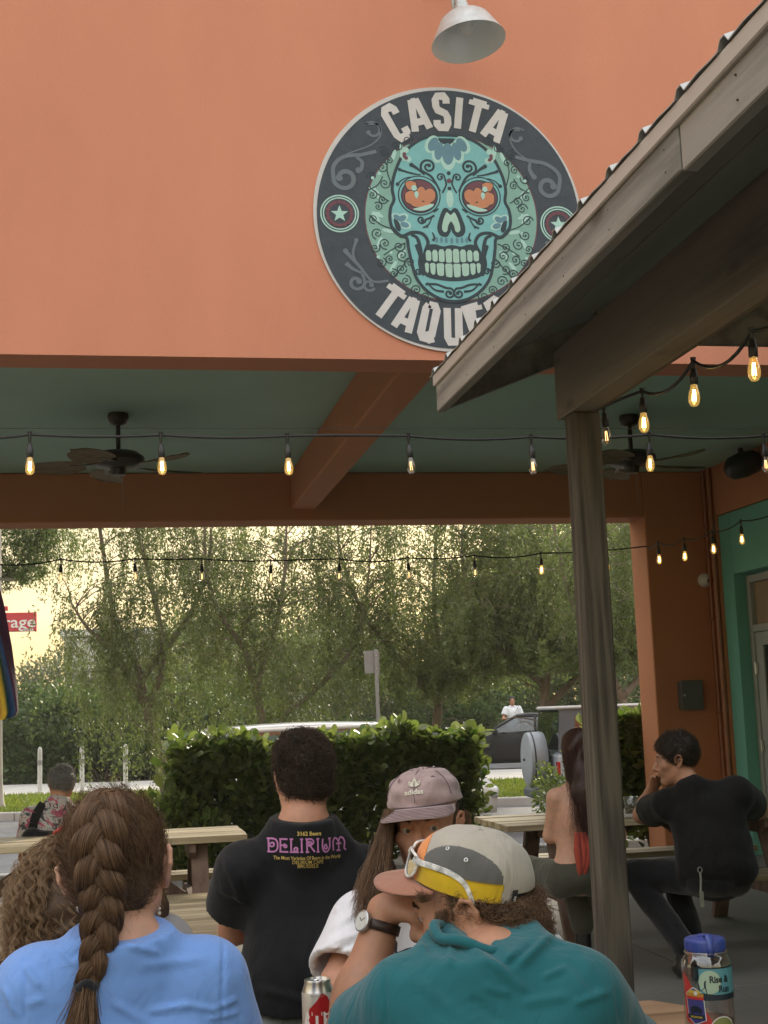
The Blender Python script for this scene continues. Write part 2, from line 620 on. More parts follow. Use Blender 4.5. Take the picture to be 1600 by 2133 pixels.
MB().box((xl - 7, YF + 0.262, ZB + 0.10), (xr - 7, YB - 0.002, ZC - 0.002), bev=0.012).build('cross_beam', ORANGE_IN, bld)
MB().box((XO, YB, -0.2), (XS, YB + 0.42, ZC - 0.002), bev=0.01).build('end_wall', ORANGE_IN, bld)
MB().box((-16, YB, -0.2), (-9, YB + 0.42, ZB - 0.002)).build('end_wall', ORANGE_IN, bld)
# side wall: orange strip and header, teal wall, recessed doorway
YT = YB * (1497 - 256) / (1522 - 256)           # where the teal paint starts
yj = YB * (1497 - 256) / (1548 - 256)           # far jamb of the doorway
ZT = 3.22
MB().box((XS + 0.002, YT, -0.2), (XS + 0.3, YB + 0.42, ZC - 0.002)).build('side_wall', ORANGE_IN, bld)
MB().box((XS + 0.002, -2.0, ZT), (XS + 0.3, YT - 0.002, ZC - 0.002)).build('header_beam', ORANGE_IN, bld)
b = MB()
b.box((XS + 0.03, yj, -0.2), (XS + 0.3, YT - 0.003, ZT - 0.003), bev=0.006)
b.box((XS + 0.03, yj - 2.0, 2.62), (XS + 0.3, yj - 0.002, ZT - 0.003), bev=0.006)
b.box((XS + 0.03, -2.0, -0.2), (XS + 0.3, yj - 2.002, ZT - 0.003), bev=0.006)
b.build('teal_wall', TEAL, bld)
GREYMETAL = mat('grey_door_paint', (0.34, 0.37, 0.38), rough=0.45, var=0.06, scale=5, bump=0.05)
DARKGLASS = mat('dark_door_glass', (0.025, 0.03, 0.03), rough=0.06, var=0.1, spec=0.8)
BLIND = mat('window_blind', (0.30, 0.22, 0.15), rough=0.7, var=0.1)
STEEL = mat('dull_steel', (0.45, 0.46, 0.46), rough=0.35, metal=0.9, var=0.1)
dx = XS + 0.20
b = MB()
for (y0, y1) in ((yj - 0.07, yj - 0.002), (yj - 1.998, yj - 1.93)):
    b.box((dx - 0.05, y0, 0.0), (dx + 0.08, y1, 2.60), bev=0.006)
b.box((dx - 0.05, yj - 1.929, 2.53), (dx + 0.08, yj - 0.071, 2.60), bev=0.006)
b.box((dx - 0.05, yj - 1.929, 2.06), (dx + 0.08, yj - 0.071, 2.13), bev=0.006)
df = b.build('door_frame', GREYMETAL, bld)
MB().box((dx + 0.0, yj - 1.929, 2.131), (dx + 0.012, yj - 0.071, 2.529)).build('transom_pane', BLIND, df)
b = MB()
y0, y1 = yj - 1.0, yj - 0.075
b.box((dx - 0.03, y1 - 0.14, 0.01), (dx + 0.015, y1, 2.055), bev=0.004)
b.box((dx - 0.03, y0, 0.01), (dx + 0.015, y0 + 0.14, 2.055), bev=0.004)
for z0, z1 in ((0.01, 0.30), (1.0, 1.16), (1.93, 2.055)):
    b.box((dx - 0.03, y0 + 0.141, z0), (dx + 0.015, y1 - 0.141, z1), bev=0.004)
dr = b.build('door', GREYMETAL, bld)
MB().box((dx - 0.012, y0 + 0.141, 0.301), (dx - 0.002, y1 - 0.141, 0.999)).build('pane', DARKGLASS, dr)
MB().box((dx - 0.012, y0 + 0.141, 1.161), (dx - 0.002, y1 - 0.141, 1.929)).build('pane', DARKGLASS, dr)
for z in (1.72, 1.0, 0.28):
    b = MB()
    b.tube([(dx - 0.045, y1 + 0.005, z - 0.06), (dx - 0.045, y1 + 0.005, z + 0.06)], 0.011, 10)
    b.box((dx - 0.043, y1 - 0.035, z - 0.05), (dx - 0.033, y1 + 0.03, z + 0.05))
    b.build('hinge', STEEL, dr)
d2 = MB().box((dx - 0.03, yj - 1.925, 0.01), (dx + 0.015, yj - 1.78, 2.055), bev=.004)  # unseen second leaf, added to stop a sun patch on the patio
d2.box((dx - 0.03, y0 - .15, 0.01), (dx + 0.015, y0 - .005, 2.055), bev=.004)
for z0, z1 in ((0.01, 0.30), (1.0, 1.16), (1.93, 2.055)):
    d2.box((dx - 0.03, yj - 1.779, z0), (dx + 0.015, y0 - .151, z1), bev=0.004)
d2 = d2.build('door', GREYMETAL, bld)
for z0, z1 in ((.301, .999), (1.161, 1.929)):
    MB().box((dx - 0.012, yj - 1.779, z0), (dx - 0.002, y0 - .151, z1)).build('pane', DARKGLASS, d2)
MB().tube([(dx - 0.035, y0 + 0.06, 0.95), (dx - 0.09, y0 + 0.06, 0.95), (dx - 0.09, y0 + 0.06, 1.25), (dx - 0.035, y0 + 0.06, 1.25)], 0.012, 8).build('handle', STEEL, dr)
CONDUIT = mat('conduit_paint', (0.34, 0.14, 0.075), rough=0.45, var=0.15)
for px, zb_, r in ((1477, None, 0.014), (1506, 0.0, 0.017)):
    x = at(px, 1000, Y=YB - 0.03).x if px < 1490 else XS - 0.03
    y = YB - 0.025 if px < 1490 else YB - 0.10
    zb_ = at(1479, 1195, Y=YB).z if zb_ is None else zb_
    b = MB().tube([(x, y, zb_), (x, y, ZC - 0.01)], r, 10)
    for z in np.arange(max(zb_, 0.4), ZC, 0.9):
        b.box((x - 0.03, y - r - 0.003, z), (x + 0.03, y + r + 0.003, z + 0.02))
    b.build('conduit', CONDUIT, bld, True, 40)
MB().tube([(XS - 0.028, YB - 0.22, 0.0), (XS - 0.028, YB - 0.22, ZC - 0.01)], 0.024, 12).build('downpipe', CONDUIT, bld, True, 40)

# grey junction box, dome camera, speaker fixed to the end wall
p = at(1433, 1448, Y=YB)
sz = 12.6 / 2800
t = thing('electrical_panel', 'grey metal electrical box on the orange end wall', 'electrical box', (p.x, YB, p.z))
GREYBOX = mat('grey_box_paint', (0.10, 0.105, 0.105), rough=0.5, var=0.1)
MB().box((p.x - 0.105, YB - 0.10, p.z - 0.135), (p.x + 0.105, YB - 0.001, p.z + 0.135), bev=0.008).build('body', GREYBOX, t)
MB().box((p.x - 0.112, YB - 0.112, p.z - 0.142), (p.x + 0.112, YB - 0.101, p.z + 0.142), bev=0.004).build('cover', GREYBOX, t)
MB().tube([(p.x - 0.085, YB - 0.125, p.z), (p.x - 0.085, YB - 0.112, p.z)], 0.012, 10).build('latch', STEEL, t)
p = at(1467, 1209, Y=YB)
t = thing('security_camera', 'white dome security camera with dark lens on the orange end wall', 'camera', (p.x, YB, p.z))
WHITEPL = mat('white_plastic', (0.72, 0.72, 0.70), rough=0.4, var=0.04)
BLACKPL = mat('black_plastic', (0.02, 0.02, 0.021), rough=0.35, var=0.2)
Mx = Matrix.Translation((p.x, YB - 0.001, p.z)) @ Matrix.Rotation(math.radians(90), 4, 'X')
MB().lathe([(0, 0), (0.07, 0), (0.07, 0.02), (0.062, 0.045), (0.055, 0.05)], n=28, M=Mx).build('housing', WHITEPL, t, True, 40)
Mx2 = Matrix.Translation((p.x, YB - 0.048, p.z)) @ Matrix.Rotation(math.radians(104), 4, 'X') @ Matrix.Rotation(math.radians(20), 4, 'Y')
MB().lathe([(0.056 * math.cos(a), 0.056 * math.sin(a)) for a in np.linspace(-0.3, 1.05, 8)], n=28, M=Mx2).build('ball', WHITEPL, t, True)
MB().lathe([(0.031, 0.046), (0.03, 0.053), (0.012, 0.058), (0, 0.058)], n=22, M=Mx2).build('lens', BLACKPL, t, True, 50)
p = at(1548, 968, Y=11.2)
t = thing('speaker', 'dark oval loudspeaker hung under the teal ceiling near the right wall', 'loudspeaker', tuple(p))
Mx = Matrix.Translation(p) @ Matrix.Rotation(math.radians(-18), 4, 'Y') @ Matrix.Rotation(math.radians(90), 4, 'Y')
prof = [(0, -0.17), (0.06, -0.168), (0.105, -0.12), (0.12, 0), (0.105, 0.12), (0.06, 0.168), (0, 0.17)]
MB().lathe(prof, n=24, M=Mx).build('cabinet', BLACKPL, t, True)
MB().box((p.x - 0.02, p.y + 0.02, p.z + 0.08), (p.x + 0.02, p.y + 0.05, ZC - 0.002), bev=0.004).build('bracket', BLACKPL, t)

# ------------------------------------------------------------------ gooseneck lamp over the sign
WHITE_EN = mat('white_enamel', (0.84, 0.86, 0.85), rough=0.28, var=0.03, spec=0.6, coat=0.3)
GALV = mat('galvanised_grey', (0.55, 0.58, 0.58), rough=0.4, metal=0.35, var=0.15, scale=14)
LY = YF - 0.36
p = at(972, 66, Y=LY)                           # centre of the shade
t = thing('wall_lamp', 'grey gooseneck barn lamp with wide white lined shade above the round sign', 'lamp', (p.x, YF, p.z))
Mx = Matrix.Translation(p) @ Matrix.Rotation(math.radians(-6), 4, 'X') @ Matrix.Rotation(math.radians(-6), 4, 'Y')
R0 = 0.190
outer = [(0.03, 0.105), (0.06, 0.102), (0.10, 0.088), (0.130, 0.062), (R0 * .82, 0.012), (R0, -0.055), (R0 + .004, -0.062)]
MB().lathe(outer, n=48, M=Mx).build('shade', GALV, t, True, 50)
inner = [(0.0, 0.094), (0.055, 0.093), (0.095, 0.080), (0.125, 0.055), (R0 * .80, 0.007), (R0 - .004, -0.056), (R0 + .004, -0.062)]
MB().lathe(inner, n=48, M=Mx).build('shade_lining', WHITE_EN, t, True, 50)
MB().lathe([(0.0, 0.25), (0.022, 0.25), (0.024, 0.21), (0.031, 0.205), (0.031, 0.16), (0.036, 0.155), (0.036, 0.104), (0.0, 0.104)], n=24, M=Mx).build('socket_cap', GALV, t, True, 40)
pe = Mx @ Vector((0, 0, 0.25))
MB().tube([pe, pe + Vector((0, .0, .25)), pe + Vector((0, .08, .36)), pe + Vector((0, .2, .38)), (pe.x, YF, pe.z + .30)], 0.011, 10).build('neck', GALV, t, True)
pb = Mx @ Vector((-0.03, 0.05, 0.08))
MB().tube([pb, pb + Vector((-.01, .04, .30)), (pb.x - .01, YF, pb.z + .36)], 0.012, 10).build('arm', GALV, t, True)
GLOBE = mat('frosted_globe', (0.75, 0.78, 0.76), rough=0.3, var=0.02)
MB().lathe([(0.0, -0.02), (0.03, -0.01), (0.042, 0.02), (0.036, 0.06), (0.02, 0.11)], n=20, M=Mx).build('globe', GLOBE, t, True)

# ------------------------------------------------------------------ timber pavilion on the right
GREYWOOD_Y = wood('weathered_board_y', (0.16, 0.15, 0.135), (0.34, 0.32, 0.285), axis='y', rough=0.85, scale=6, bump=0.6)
POSTWOOD = wood('weathered_post', (0.05, 0.043, 0.035), (0.135, 0.116, 0.09), axis='z', rough=0.85, scale=15, bump=0.8, grain=1.5)
BEAMNAIL = mat('rusty_nail', (.10, .06, .04), rough=.7)
DARKPLY = mat('glare_grey_plywood', (0.26, 0.25, 0.235), rough=0.85, var=0.2, scale=3, stretch=(1, .2, 1), bump=0.2)  # grey raised to imitate glare veiling the roof underside
ROOFMET = mat('roof_metal', (0.42, 0.44, 0.43), rough=0.4, metal=0.2, var=0.08)
FLASH = mat('trim_board_pale', (0.50, 0.45, 0.41), rough=0.7, var=0.1, scale=8, stretch=(1, .1, 1))
EX, EY, EZ0, EZ1 = 1.25, 5.22, 2.645, 2.835
pv = thing('pavilion', 'weathered timber pavilion with square post and ribbed metal roof at right', 'pavilion', (1.75, 4.9, 0))
sl = math.tan(math.radians(21.5))
# fascia in two lengths with a butt joint, thinner board proud on top
yjn = at(1421, 400, X=EX).y
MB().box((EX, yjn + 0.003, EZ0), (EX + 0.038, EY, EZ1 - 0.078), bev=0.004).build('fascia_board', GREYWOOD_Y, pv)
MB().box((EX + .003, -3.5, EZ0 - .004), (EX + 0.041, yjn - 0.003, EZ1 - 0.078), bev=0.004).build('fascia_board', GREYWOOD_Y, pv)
MB().box((EX - 0.010, -3.5, EZ1 - 0.082), (EX + 0.03, EY + 0.012, EZ1 - 0.034), bev=0.004).build('trim_board', FLASH, pv)
b = MB()
for k in range(22):
    yy = EY - .12 - .38 * k
    for zz_ in (EZ0 + .03, EZ1 - .105):
        b.tube([(EX - .0015, yy, zz_), (EX + .004, yy, zz_)], .0026, 6)
tag(b.build('nail_heads', BEAMNAIL, pv), kind='stuff')
# end fascia following the roof slope (gable end)
b = MB()
XE = 6.5
zt = lambda x: EZ1 - 0.04 + (x - EX) * sl
b.prism([(EX + .042, EZ0 + 0.01), (XE, EZ0 + 0.01 + (XE - EX) * sl), (XE, zt(XE) - 0.01), (EX + .042, zt(EX + .042) - 0.01)], EY - 0.04, EY, 'y')
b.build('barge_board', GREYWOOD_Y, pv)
# ribbed roofing: trapezoid ribs every 0.23 m, ends showing over the eave
b = MB()
pitch, ys = 0.2286, []
prof = []
y = EY + 0.04
while y > -3.4:
    prof += [(y, 0), (y - 0.035, 0.0), (y - 0.052, 0.020), (y - 0.072, 0.020), (y - 0.089, 0.0), (y - .16, 0.004)]
    y -= pitch
vs = []
for (yy, h) in prof:
    for th in (0, 0.003):
        vs.append((EX - 0.016, yy, EZ1 - .03 + h + th + (-0.016) * sl))
        vs.append((XE, yy, EZ1 - .03 + h + th + (XE - EX) * sl))
fs = []
for i in range(len(prof) - 1):
    a, c = i * 4, (i + 1) * 4
    fs += [(a, a + 1, c + 1, c), (a + 2, c + 2, c + 3, a + 3), (a, c, c + 2, a + 2), (a + 1, a + 3, c + 3, c + 1)]
b.add(vs, fs)
b.build('roof_sheet', ROOFMET, pv)
# decking boards under the metal, rafters
for k in range(14):
    x0 = EX + 0.045 + k * 0.37
    b = MB()
    z0 = EZ1 - 0.065 + (x0 - EX) * sl
    z1 = EZ1 - 0.065 + (x0 + 0.364 - EX) * sl
    b.add([(x0, -3.5, z0), (x0 + .364, -3.5, z1), (x0 + .364, EY - .042, z1), (x0, EY - .042, z0),
           (x0, -3.5, z0 + .018), (x0 + .364, -3.5, z1 + .018), (x0 + .364, EY - .042, z1 + .018), (x0, EY - .042, z0 + .018)],
          [(0, 1, 2, 3), (4, 7, 6, 5), (0, 4, 5, 1), (1, 5, 6, 2), (2, 6, 7, 3), (3, 7, 4, 0)])
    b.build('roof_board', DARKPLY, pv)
PX0, PX1, PY0, PY1 = 1.712, 1.822, 4.88, 4.99
BEAMWOOD = wood('dark_beam', (0.12, 0.10, 0.08), (0.26, 0.22, 0.175), axis='y', rough=0.85, scale=5, bump=0.5)
MB().box((PX0 - 0.012, -3.5, 2.575), (PX1 - 0.02, PY1 + 0.06, 2.86), bev=0.006).build('header_beam', BEAMWOOD, pv)
MB().box((PX1 - 0.019, -3.5, 2.59), (PX1 + 0.02, PY1 - 0.02, 2.83), bev=0.004).build('ledger_board', BEAMWOOD, pv)
g0 = PX1 + .022
MB().prism([(g0, 2.865), (5.38, 2.865), (5.38, EZ1 - .08 + (5.38 - EX) * sl), (g0, max(2.87, EZ1 - .08 + (g0 - EX) * sl))], 4.9, 4.95, 'y').build('gable_board', BEAMWOOD, pv)
MB().box((PX0, PY0, 0.004), (PX1, PY1, 2.574), bev=0.006).build('post', POSTWOOD, pv)
MB().box((PX0 - .012, PY0 - .012, 0.0), (PX1 + .012, PY1 + .012, 0.12)).build('post_base', STEEL, pv)
MB().box((5.4, PY0, 0.004), (5.55, PY1, 4.2), bev=0.006).build('post', POSTWOOD, pv)
MB().box((PX0, -2.0, 0.004), (PX1, -1.86, 2.574), bev=0.006).build('post', POSTWOOD, pv)

# ------------------------------------------------------------------ picnic tables
PLANK = wood('pale_plank', (0.20, 0.145, 0.08), (0.50, 0.42, 0.28), axis='x', rough=0.5, scale=7, bump=0.5, grain=1.4)  # pale yellowish boards with darker grain
PLANK_TAN = wood('tan_plank', (0.22, 0.135, 0.075), (0.36, 0.235, 0.14), axis='x', rough=0.6, scale=5, bump=0.3)
LEGWOOD = wood('brown_leg', (0.065, 0.04, 0.03), (0.155, 0.10, 0.075), axis='z', rough=0.8, scale=7, bump=0.4)


def picnic_table(label, loc, L=1.83, W=0.74, seat_off=0.62, H=0.75, SH=0.445, plank=None, rz=0.0, chamfer=0.0, leg_in=0.28):
    """Origin on the floor under the table's centre; planks run along local x."""
    plank = plank or PLANK
    t = thing('picnic_table', label, 'picnic table', (0, 0, 0), 0, 'picnic tables on the patio')
    n = 5
    w = W / n
    for k in range(n):
        y0 = -W / 2 + k * w
        j = rnd.uniform(-.008, .008)
        if chamfer and k in (0, n - 1):
            c = chamfer
            sgn = 1 if k else -1
            ya, yb = (y0 + .004, y0 + w - .004)
            yo, yi = (yb, ya) if k else (ya, yb)
            MB().prism([(-L / 2 + c, yo), (L / 2 - c, yo), (L / 2, yi), (-L / 2, yi)], H - 0.038, H, 'z').build('plank', plank, t)
        else:
            MB().box((-L / 2 + j, y0 + .004, H - 0.038 + rnd.uniform(-.002, .002)), (L / 2 + j, y0 + w - .004, H + rnd.uniform(-.002, .001)), bev=0.004).build('plank', plank, t)
    for s in (-1, 1):
        for k in range(2):
            y0 = s * seat_off - 0.135 + k * 0.138
            MB().box((-L / 2, y0, SH - 0.038), (L / 2, y0 + 0.13, SH + rnd.uniform(-.002, .002)), bev=0.004).build('bench_plank', plank, t)
    for s in (-1, 1):
        x = s * (L / 2 - leg_in)
        for q in (-1, 1):
            MB().beam((x, q * 0.54, 0.0), (x, q * 0.20, H - 0.04), 0.045, 0.10, up=(1, 0, 0), bev=0.004).build('leg', LEGWOOD, t)
        xo = x - s * 0.047
        MB().prism([(-W / 2 + .03, H - .04), (W / 2 - .03, H - .04), (W / 2 - .03, H - .09), (W / 2 - .09, H - .13), (-W / 2 + .09, H - .13), (-W / 2 + .03, H - .09)],
                   xo - 0.02, xo + 0.02, 'x').build('top_support', LEGWOOD, t)
        e = seat_off + 0.13
        MB().prism([(-e, SH - .042), (e, SH - .042), (e, SH - .12), (e - .06, SH - .18), (-e + .06, SH - .18), (-e, SH - .12)],
                   xo - 0.02, xo + 0.02, 'x').build('bench_support', LEGWOOD, t)
        MB().beam((xo - s * 0.03, 0, SH - 0.10), (s * 0.12, 0, H - 0.045), 0.04, 0.085, up=(1, 0, 0), bev=0.004).build('brace', LEGWOOD, t)
    t.location = loc
    t.rotation_euler = (0, 0, rz)
    return t


picnic_table('long picnic table in the sun at left, floral shirted person on its far bench', (-0.30, 8.58, 0), L=2.0, W=0.74)
picnic_table('picnic table in front of the orange wall where the red haired woman sits', (3.22, 8.24, 0), L=2.05, W=0.80, seat_off=0.72, leg_in=0.34)
picnic_table('picnic table that the person in the black printed shirt leans on', (-0.16, 4.95, 0), L=2.0, W=0.80, seat_off=0.66)
picnic_table('tan picnic table in front, with the can and the water bottle on it', (0.37, 2.80, 0), L=1.86, W=0.70, plank=PLANK_TAN, chamfer=0.09, seat_off=0.62)

# ------------------------------------------------------------------ string lights
CABLE = mat('black_cable', (0.012, 0.012, 0.013), rough=0.5, var=0.2)
GL_CLEAR = glass('bulb_glass_clear', (0.93, 0.90, 0.84), mixf=0.08)
GL_AMBER = glass('bulb_glass_amber', (0.98, 0.82, 0.50), mixf=0.06, glow=((1.0, 0.60, 0.16), 0.10))
FIL_ON = emit('filament_lit', (1.0, 0.70, 0.27), 17)
FIL_DIM = emit('filament_dim', (1.0, 0.55, 0.22), 1.6)


def bulb_meshes():
    out = {}
    b = MB().lathe([(0, 0.0), (0.011, 0.0), (0.013, -0.018), (0.0165, -0.03), (0.0165, -0.062), (0.0135, -0.066), (0.0, -0.066)], n=14)
    out['socket'] = b
    b = MB().lathe([(0.0125, -0.066), (0.014, -0.078), (0.0195, -0.095), (0.0225, -0.115), (0.0205, -0.134), (0.013, -0.147), (0.0, -0.151)], n=18)
    out['bulb'] = b
    b = MB()
    for k in range(4):
        a = k * math.pi / 2
        b.tube([(0.004 * math.cos(a), 0.004 * math.sin(a), -0.085), (0.007 * math.cos(a), 0.007 * math.sin(a), -0.128)], 0.0014, 5)
    out['filament'] = b
    return out


_bm = bulb_meshes()


def mesh_of(b, name, m, smooth=True):
    o = b.build(name, m, None, smooth, 60)
    me = o.data
    bpy.data.objects.remove(o)
    return me


SOCK_ME = mesh_of(_bm['socket'], 'socket', BLACKPL)
BULB_ON, BULB_OFF = mesh_of(_bm['bulb'], 'bulb_lit', GL_AMBER), mesh_of(_bm['bulb'], 'bulb_unlit', GL_CLEAR)
FILA_ON, FILA_DIM = mesh_of(_bm['filament'], 'filament_lit', FIL_ON, False), mesh_of(_bm['filament'], 'filament_dim', FIL_DIM, False)


def light_string(label, anchors, bulbs, sag=0.03, r=0.0062, drop=0.05, scale=1.0, wire=None):
    """anchors: cable points between bulbs; bulbs: (point on the cable, lit)."""
    t = thing('string_light', label, 'string lights', tuple(anchors[0]), 0, 'string lights over the patio')
    pts = []
    for i in range(len(anchors) - 1):
        a, c = Vector(anchors[i]), Vector(anchors[i + 1])
        n = 8
        s = sag * rnd.uniform(-.25, 1.2)
        for k in range(n):
            u = k / n
            pts.append(a.lerp(c, u) - Vector((0, 0, s * 4 * u * (1 - u))))
    pts.append(Vector(anchors[-1]))
    MB().tube(pts, r, 6).build('cable', CABLE, t, True)
    if wire:
        MB().tube([Vector(w) for w in wire], 0.0014, 5).build('support_wire', CABLE, t, True)
    base = wbase(t)
    for (p, lit) in bulbs:
        p = Vector(p)
        MB().tube([p + Vector((0, 0, .012)), p, p - Vector((0, 0, drop))], [0.011, 0.009, 0.004], 6).build('hanger', BLACKPL, t)
        q = p - Vector((0, 0, drop - 0.006)) - base
        tilt = (rnd.uniform(-.05, .05), rnd.uniform(-.05, .05), rnd.uniform(0, 3))
        for me, nm in ((SOCK_ME, 'socket'), (BULB_ON if lit else BULB_OFF, 'bulb')):
            o = link(nm, me, t)
            o.location = q
            o.rotation_euler = tilt
            o.scale = (scale,) * 3
        f = link('filament', FILA_ON if lit else FILA_DIM, o)
    return t


YA = 6.15
A = [(-60, 912, None), (62, 905, 1), (335, 906, 1), (598, 908, 1), (851, 908, 0), (1106, 910, 0), (1352, 905, 1), (1590, 908, 0), (1850, 905, None)]
anch = [at(x, y, Y=YA) for x, y, _ in A]
light_string('string of bulbs across the porch front under the orange wall', anch, [(at(x, y, Y=YA), lit) for x, y, lit in A if lit is not None], sag=0.015, scale=.95,
             wire=[at(-60, 892, Y=YA), at(1850, 893, Y=YA)])
XB = PX1 + 0.06
Bp = [(1258, 848, 0), (1338, 815, 1), (1444, 752, 1), (1566, 690, 1), (1720, 610, 1)]
anch = [at(x, y, X=XB) for x, y, _ in Bp]
light_string('string of bulbs along the inner side of the pavilion beam', anch, [(p, lit) for p, (_, _, lit) in zip(anch, Bp)], sag=0.05, drop=0.03, scale=.88)
YC = 11.9
Cp = [(-40, 1172, None), (127, 1165, 0), (281, 1164, 0), (420, 1164, 0), (564, 1168, 0), (707, 1164, 0), (850, 1162, 0), (988, 1157, 0), (1127, 1152, 1), (1264, 1146, 1), (1345, 1138, None)]
anch = [at(x, y, Y=YC) for x, y, _ in Cp]
q = [(1371, 1130, 1), (1425, 1122, 1), (1483, 1106, 1), (1543, 1085, 1), (1640, 1055, 1)]
xs2 = [at(x, y, Y=YC - 0.35 * (i + 1)) for i, (x, y, _) in enumerate(q)]
light_string('string of small bulbs across the back opening ending at the teal wall', anch + xs2,
             [(a, l) for a, (_, _, l) in zip(anch, Cp) if l is not None] + [(a, l) for a, (_, _, l) in zip(xs2, q)], sag=0.035, scale=1.05)

# ------------------------------------------------------------------ ceiling fans
FANMET = mat('oiled_bronze', (0.05, 0.036, 0.028), rough=0.4, metal=0.5, var=0.2)
FANBLADE = mat('woven_palm_blade', (0.17, 0.125, 0.075), rough=0.8, var=0.35, scale=14, stretch=(1, 4, 1), bump=0.5, bscale=60)


def ceiling_fan(label, c, rot):
    t = thing('ceiling_fan', label, 'ceiling fan', (0, 0, 0), 0, 'ceiling fans under the porch')
    MB().lathe([(0, 0), (0.075, 0), (0.08, -0.03), (0.062, -0.075), (0.03, -0.09), (0, -0.09)], n=28).build('canopy', FANMET, t, True, 50)
    MB().tube([(0, 0, -0.085), (0, 0, -0.31)], 0.017, 12).build('downrod', FANMET, t, True, 50)
    MB().lathe([(0, -0.27), (0.05, -0.28), (0.14, -0.295), (0.19, -0.33), (0.195, -0.365), (0.16, -0.40), (0.06, -0.415), (0.05, -0.465), (0, -0.47)], n=32).build('motor', FANMET, t, True, 40)
    for k in range(5):
        a = rot + k * 2 * math.pi / 5
        M = Matrix.Rotation(a, 4, 'Z') @ Matrix.Rotation(math.radians(11), 4, 'X')
        b = MB()
        n, vs, fs = 14, [], []
        for i in range(n + 1):                      # palm-leaf outline, ribbed across
            u = i / n
            x = 0.24 + 0.46 * u
            w = 0.055 + 0.075 * math.sin(math.pi * min(1, u * 0.92 + .05)) ** .8 if u < .98 else 0.015
            dp = 0.012 * math.sin(u * math.pi)
            for j in range(7):
                q = j / 6 * 2 - 1
                vs.append(M @ Vector((x - 0.05 * abs(q) * u, q * w, -0.405 - dp * q * q + (0.004 if j % 2 else 0))))
        for i in range(n):
            for j in range(6):
                fs.append((i * 7 + j, (i + 1) * 7 + j, (i + 1) * 7 + j + 1, i * 7 + j + 1))
        b.add(vs, fs)
        o = b.build('blade', FANBLADE, t)
        md = o.modifiers.new('thick', 'SOLIDIFY')
        md.thickness = 0.006
        bi = MB()
        bi.beam(M @ Vector((0.12, 0, -0.395)), M @ Vector((0.34, 0, -0.402)), 0.045, 0.008)
        bi.build('blade_iron', FANMET, t)
    MB().tube([(0.03, 0, -0.46), (0.03, 0, -0.70)], 0.0018, 5).build('pull_chain', STEEL, t)
    t.location = c
    return t


p = at(246, 862, Z=ZC - 0.001)
ceiling_fan('bronze ceiling fan with palm leaf blades at left, clear of the post', (p.x, p.y, ZC - 0.001), 0.35)
p = at(1310, 866, Z=ZC - 0.001)
ceiling_fan('bronze ceiling fan with palm leaf blades partly behind the pavilion post', (p.x, p.y, ZC - 0.001), 0.1)
# ================================================================== trees, hedges and the street
LEAF_OLIVE = leaf_mat('olive_leaf', (0.08, 0.108, 0.034), (0.16, 0.195, 0.07), trans=0.42)
LEAF_GREEN = leaf_mat('green_leaf', (0.06, 0.10, 0.028), (0.14, 0.19, 0.065), trans=0.4)
LEAF_SAGE = leaf_mat('sage_leaf', (0.085, 0.105, 0.055), (0.16, 0.18, 0.10), trans=0.35)
LEAF_DARK = leaf_mat('dark_leaf', (0.04, 0.075, 0.02), (0.095, 0.14, 0.042), trans=0.3)
LEAF_CLUSIA = leaf_mat('clusia_leaf', (0.06, 0.105, 0.024), (0.225, 0.265, 0.085), trans=0.42, rough=0.32, spec=0.55)
BLOSSOM = leaf_mat('white_blossom', (0.62, 0.60, 0.52), (0.8, 0.78, 0.72), trans=0.3)
BARK = mat('grey_brown_bark', (0.17, 0.14, 0.105), rough=0.9, var=0.3, scale=9, stretch=(1, 1, .3), bump=0.8, bscale=40, bdist=0.01)
BARK_PALE = mat('pale_bark', (0.42, 0.40, 0.36), rough=0.9, var=0.2, scale=9, stretch=(1, 1, .3), bump=0.5, bscale=30)


def leaf_cloud(pos, dirs, length, width, rng, jitter=0.9):
    """Diamond leaves (two triangles folded along the midrib). pos (N,3), dirs (N,3) growth directions."""
    n = len(pos)
    d = dirs + rng.normal(0, jitter, (n, 3))
    d /= np.linalg.norm(d, axis=1, keepdims=True) + 1e-9
    s = np.cross(d, rng.normal(0, 1, (n, 3)))
    s /= np.linalg.norm(s, axis=1, keepdims=True) + 1e-9
    L = (length * rng.uniform(0.6, 1.3, n))[:, None]
    W = (width * rng.uniform(0.7, 1.3, n))[:, None]
    up = np.cross(d, s)
    v = np.empty((n, 4, 3), np.float32)
    v[:, 0] = pos
    v[:, 1] = pos + d * L * 0.5 + s * W * 0.5 + up * W * .12
    v[:, 2] = pos + d * L
    v[:, 3] = pos + d * L * 0.5 - s * W * 0.5 + up * W * .12
    f = np.arange(n * 4, dtype=np.int32).reshape(n, 4)
    return v.reshape(-1, 3), f


def bez(a, c, d, n):
    t = np.linspace(0, 1, n)[:, None]
    return (1 - t) ** 2 * a + 2 * t * (1 - t) * c + t ** 2 * d


